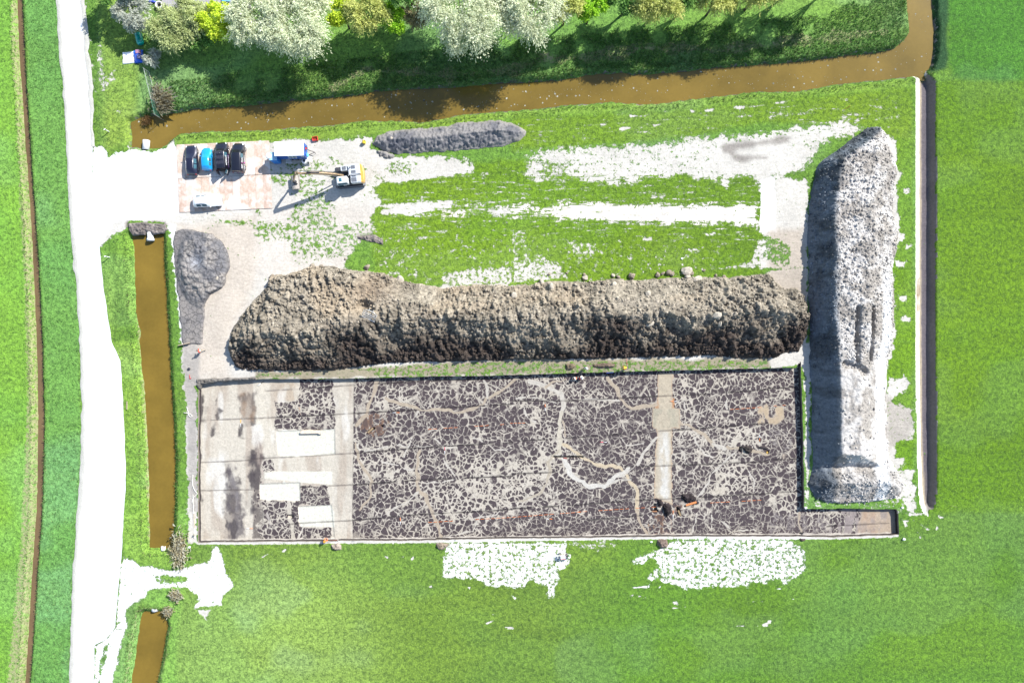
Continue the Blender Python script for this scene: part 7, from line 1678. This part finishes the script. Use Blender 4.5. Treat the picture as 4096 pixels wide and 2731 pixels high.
# ---- section trenches: boards that face the cut
for px, py, L, w, rz, mt, lb in ((*Q(2,2,1645,1487), 1.75, .30, .30, M_orange, 'bright orange clay face of the long section trench'), (*Q(2,3,1538,8), .95, .28, -1.15, pm('ochre_clay', (.20, .14, .07), .8), 'ochre clay face of the tilted section trench'), (*Q(2,2,1310,1558), .75, .20, 0, pm('brown_clay', (.22, .10, .04), .8), 'brown clay face of the small trench left of the dam foot'), (*Q(2,2,488,1070), .6, .2, -.1, pm('red_clay', (.20, .05, .04), .8), 'reddish clay face under the long black slot'), (*Q(1,2,1050,815), 1.1, .28, .72, pm('tan_clay', (.22, .15, .08), .8), 'tan clay face of the trench in the dark western peat'), (*Q(3,2,-8,1018), .32, .26, 1.5, pm('yellow_clay', (.42, .26, .05), .8), 'yellow clay face of the eastern trench end')):
    m = MB(); m.box((0, 0, 0), (L, w, .16), bev=.03); o = m.build('section_face', mt); o.location = (*W2(px, py, ZP), ZP-.04); o.rotation_euler = (0, 0, rz); tag(o, lb, 'clay section', 'cut clay sections in the dig')
# ---- timber left standing on the pale sondage
m = MB(); m.prism([(-1.75, -.28), (1.1, -.22), (1.1, -.34), (1.55, -.34), (1.6, .26), (-1.45, .34), (-1.8, .0)], 0, .34); o = m.build('clay_baulk', pm('baulk_clay', (.50, .42, .33), .9, 0, .2, 4, .04)); b = o.modifiers.new('round', 'BEVEL'); b.width = .06; b.segments = 2; o.location = (*W2(1248, 1727, ZP), ZP-.02); tag(o, 'low bar of pale clay left standing on the upper pale rectangle', 'clay baulk')
# ---- the stooping digger's detector, the tripod of the surveyor
r = empty('digging_tool', (*W2(1333, 2158), .0), 0, 'red brown long handled hoe held by the stooping person at the rim', 'hoe'); m = MB(); m.tube([(-.6, 0, .55), (.7, -.02, .12)], .03, 7); m.build('handle', pm('red_wood', (.22, .06, .03), .7), r); m = MB(); m.box((.75, -.06, .08), (.10, .24, .12), bev=.02); m.build('blade', M_stl, r)
# ---- two orange string lines pegged across the floor
for tj, a, b, lb in (((1,2), (1580,805), (2290,758), 'orange string pegged across the middle of the western dig'), ((2,2), (-20,750), (130,745), 'short orange string west of the wide pale fissure'), ((2,2), (2000,622), (2351,598), 'orange string pegged across the northeast of the dig'), ((1,3), (1580,92), (2351,45), 'long orange string near the south rim, western part'), ((2,3), (0,45), (640,-5), 'long orange string near the south rim, middle part'), ((2,2), (600,1562), (1330,1515), 'orange string running to the foot of the clay dam'), ((2,2), (1820,1478), (2300,1452), 'orange string in the southeast of the dig'), ((3,2), (10,592), (170,583), 'orange string end beside the tan patch in the east')):
    A, B = [Vector((*W2(*q, ZP), ZP+.07)) for q in T(tj[0], tj[1], [a, b])]; r = empty('string_line', tuple(A), 0, lb, 'string line', 'orange string lines across the dig'); m = MB(); n = max(4, int((B-A).length/.8))
    for k in range(n):
        if random.random() < .75: m.tube([(B-A)*(k/n), (B-A)*((k+.75)/n)], .022, 5)
    m.build('string', M_orr, r)
    for q in (Vector((0, 0, 0)), B-A): m = MB(); m.tube([q-Vector((0, 0, .15)), q+Vector((0, 0, .22))], .025, 6); m.build('peg', M_wood, r)
# ---- scattered white bags and stones
for k, (q, s, lb) in enumerate(((Q(3,3,1245,243), .28, 'white bag at the southeast corner of the annex'), (Q(2,3,1278,270), .2, 'white bag left of the reddish soil pile'), (Q(3,2,345,1525), .22, 'white bag at the inner corner of the annex'), (Q(3,2,1232,1522), .24, 'white bag on the grass above the annex'), (Q(0,1,1995,985), .42, 'pale boulder on the east side of the cracked mud pile'), (Q(0,3,1740,318), .22, 'white bag near the southwest corner of the dig'), (Q(1,0,1245,1272), .3, 'tan stone on top of the grey mud heap'), (Q(2,2,1275,268) if False else Q(2,1,1562,808), .18, 'white bag on the grass above the largest clod'))):
    zz = 1.2 if 'mud heap' in lb else (.5 if 'mud pile' in lb else .0)
    o = link('small_bag' if 'bag' in lb else 'boulder', clod_mesh(300+k, s), M_white if 'bag' in lb else M_clod2); o.location = (*W2(*q, zz), zz+s*.4); tag(o, lb, 'bag' if 'bag' in lb else 'stone')
# ================================================================ light, sky and camera
world = bpy.data.worlds.new('World'); scn.world = world; world.use_nodes = True
wn = world.node_tree; wn.nodes.clear()
sky = wn.nodes.new('ShaderNodeTexSky'); sky.sky_type = 'NISHITA'; sky.sun_disc = False
sky.sun_elevation = SUN_EL; sky.sun_rotation = math.pi/2 - SUN_AZ
sky.air_density = 1.0; sky.dust_density = .6; sky.ozone_density = 1.0
bgn = wn.nodes.new('ShaderNodeBackground'); bgn.inputs[1].default_value = SKY_STR
wo = wn.nodes.new('ShaderNodeOutputWorld')
wn.links.new(sky.outputs[0], bgn.inputs[0]); wn.links.new(bgn.outputs[0], wo.inputs[0])
sl = bpy.data.lights.new('sun', 'SUN'); sl.energy = SUN_STR; sl.angle = math.radians(.5); sl.color = (1, .98, .945)
so = bpy.data.objects.new('sun', sl); COL.objects.link(so)
so.rotation_euler = SUN.to_track_quat('Z', 'Y').to_euler(); so.location = (60, 50, 80)
cam = bpy.data.cameras.new('camera'); co = bpy.data.objects.new('camera', cam); COL.objects.link(co)
co.location = (0, 0, CAM_H); co.rotation_euler = (0, 0, 0)
cam.lens = 24; cam.sensor_width = 36; cam.clip_end = 6000; cam.clip_start = 1
scn.camera = co
scn.view_settings.view_transform = 'Standard'; scn.view_settings.look = 'None'
scn.view_settings.exposure = EXPOSURE; scn.view_settings.gamma = 1
scn.render.engine = 'CYCLES'
scn.cycles.max_bounces = 5; scn.cycles.diffuse_bounces = 3; scn.cycles.transparent_max_bounces = 8
scn.cycles.use_denoising = True
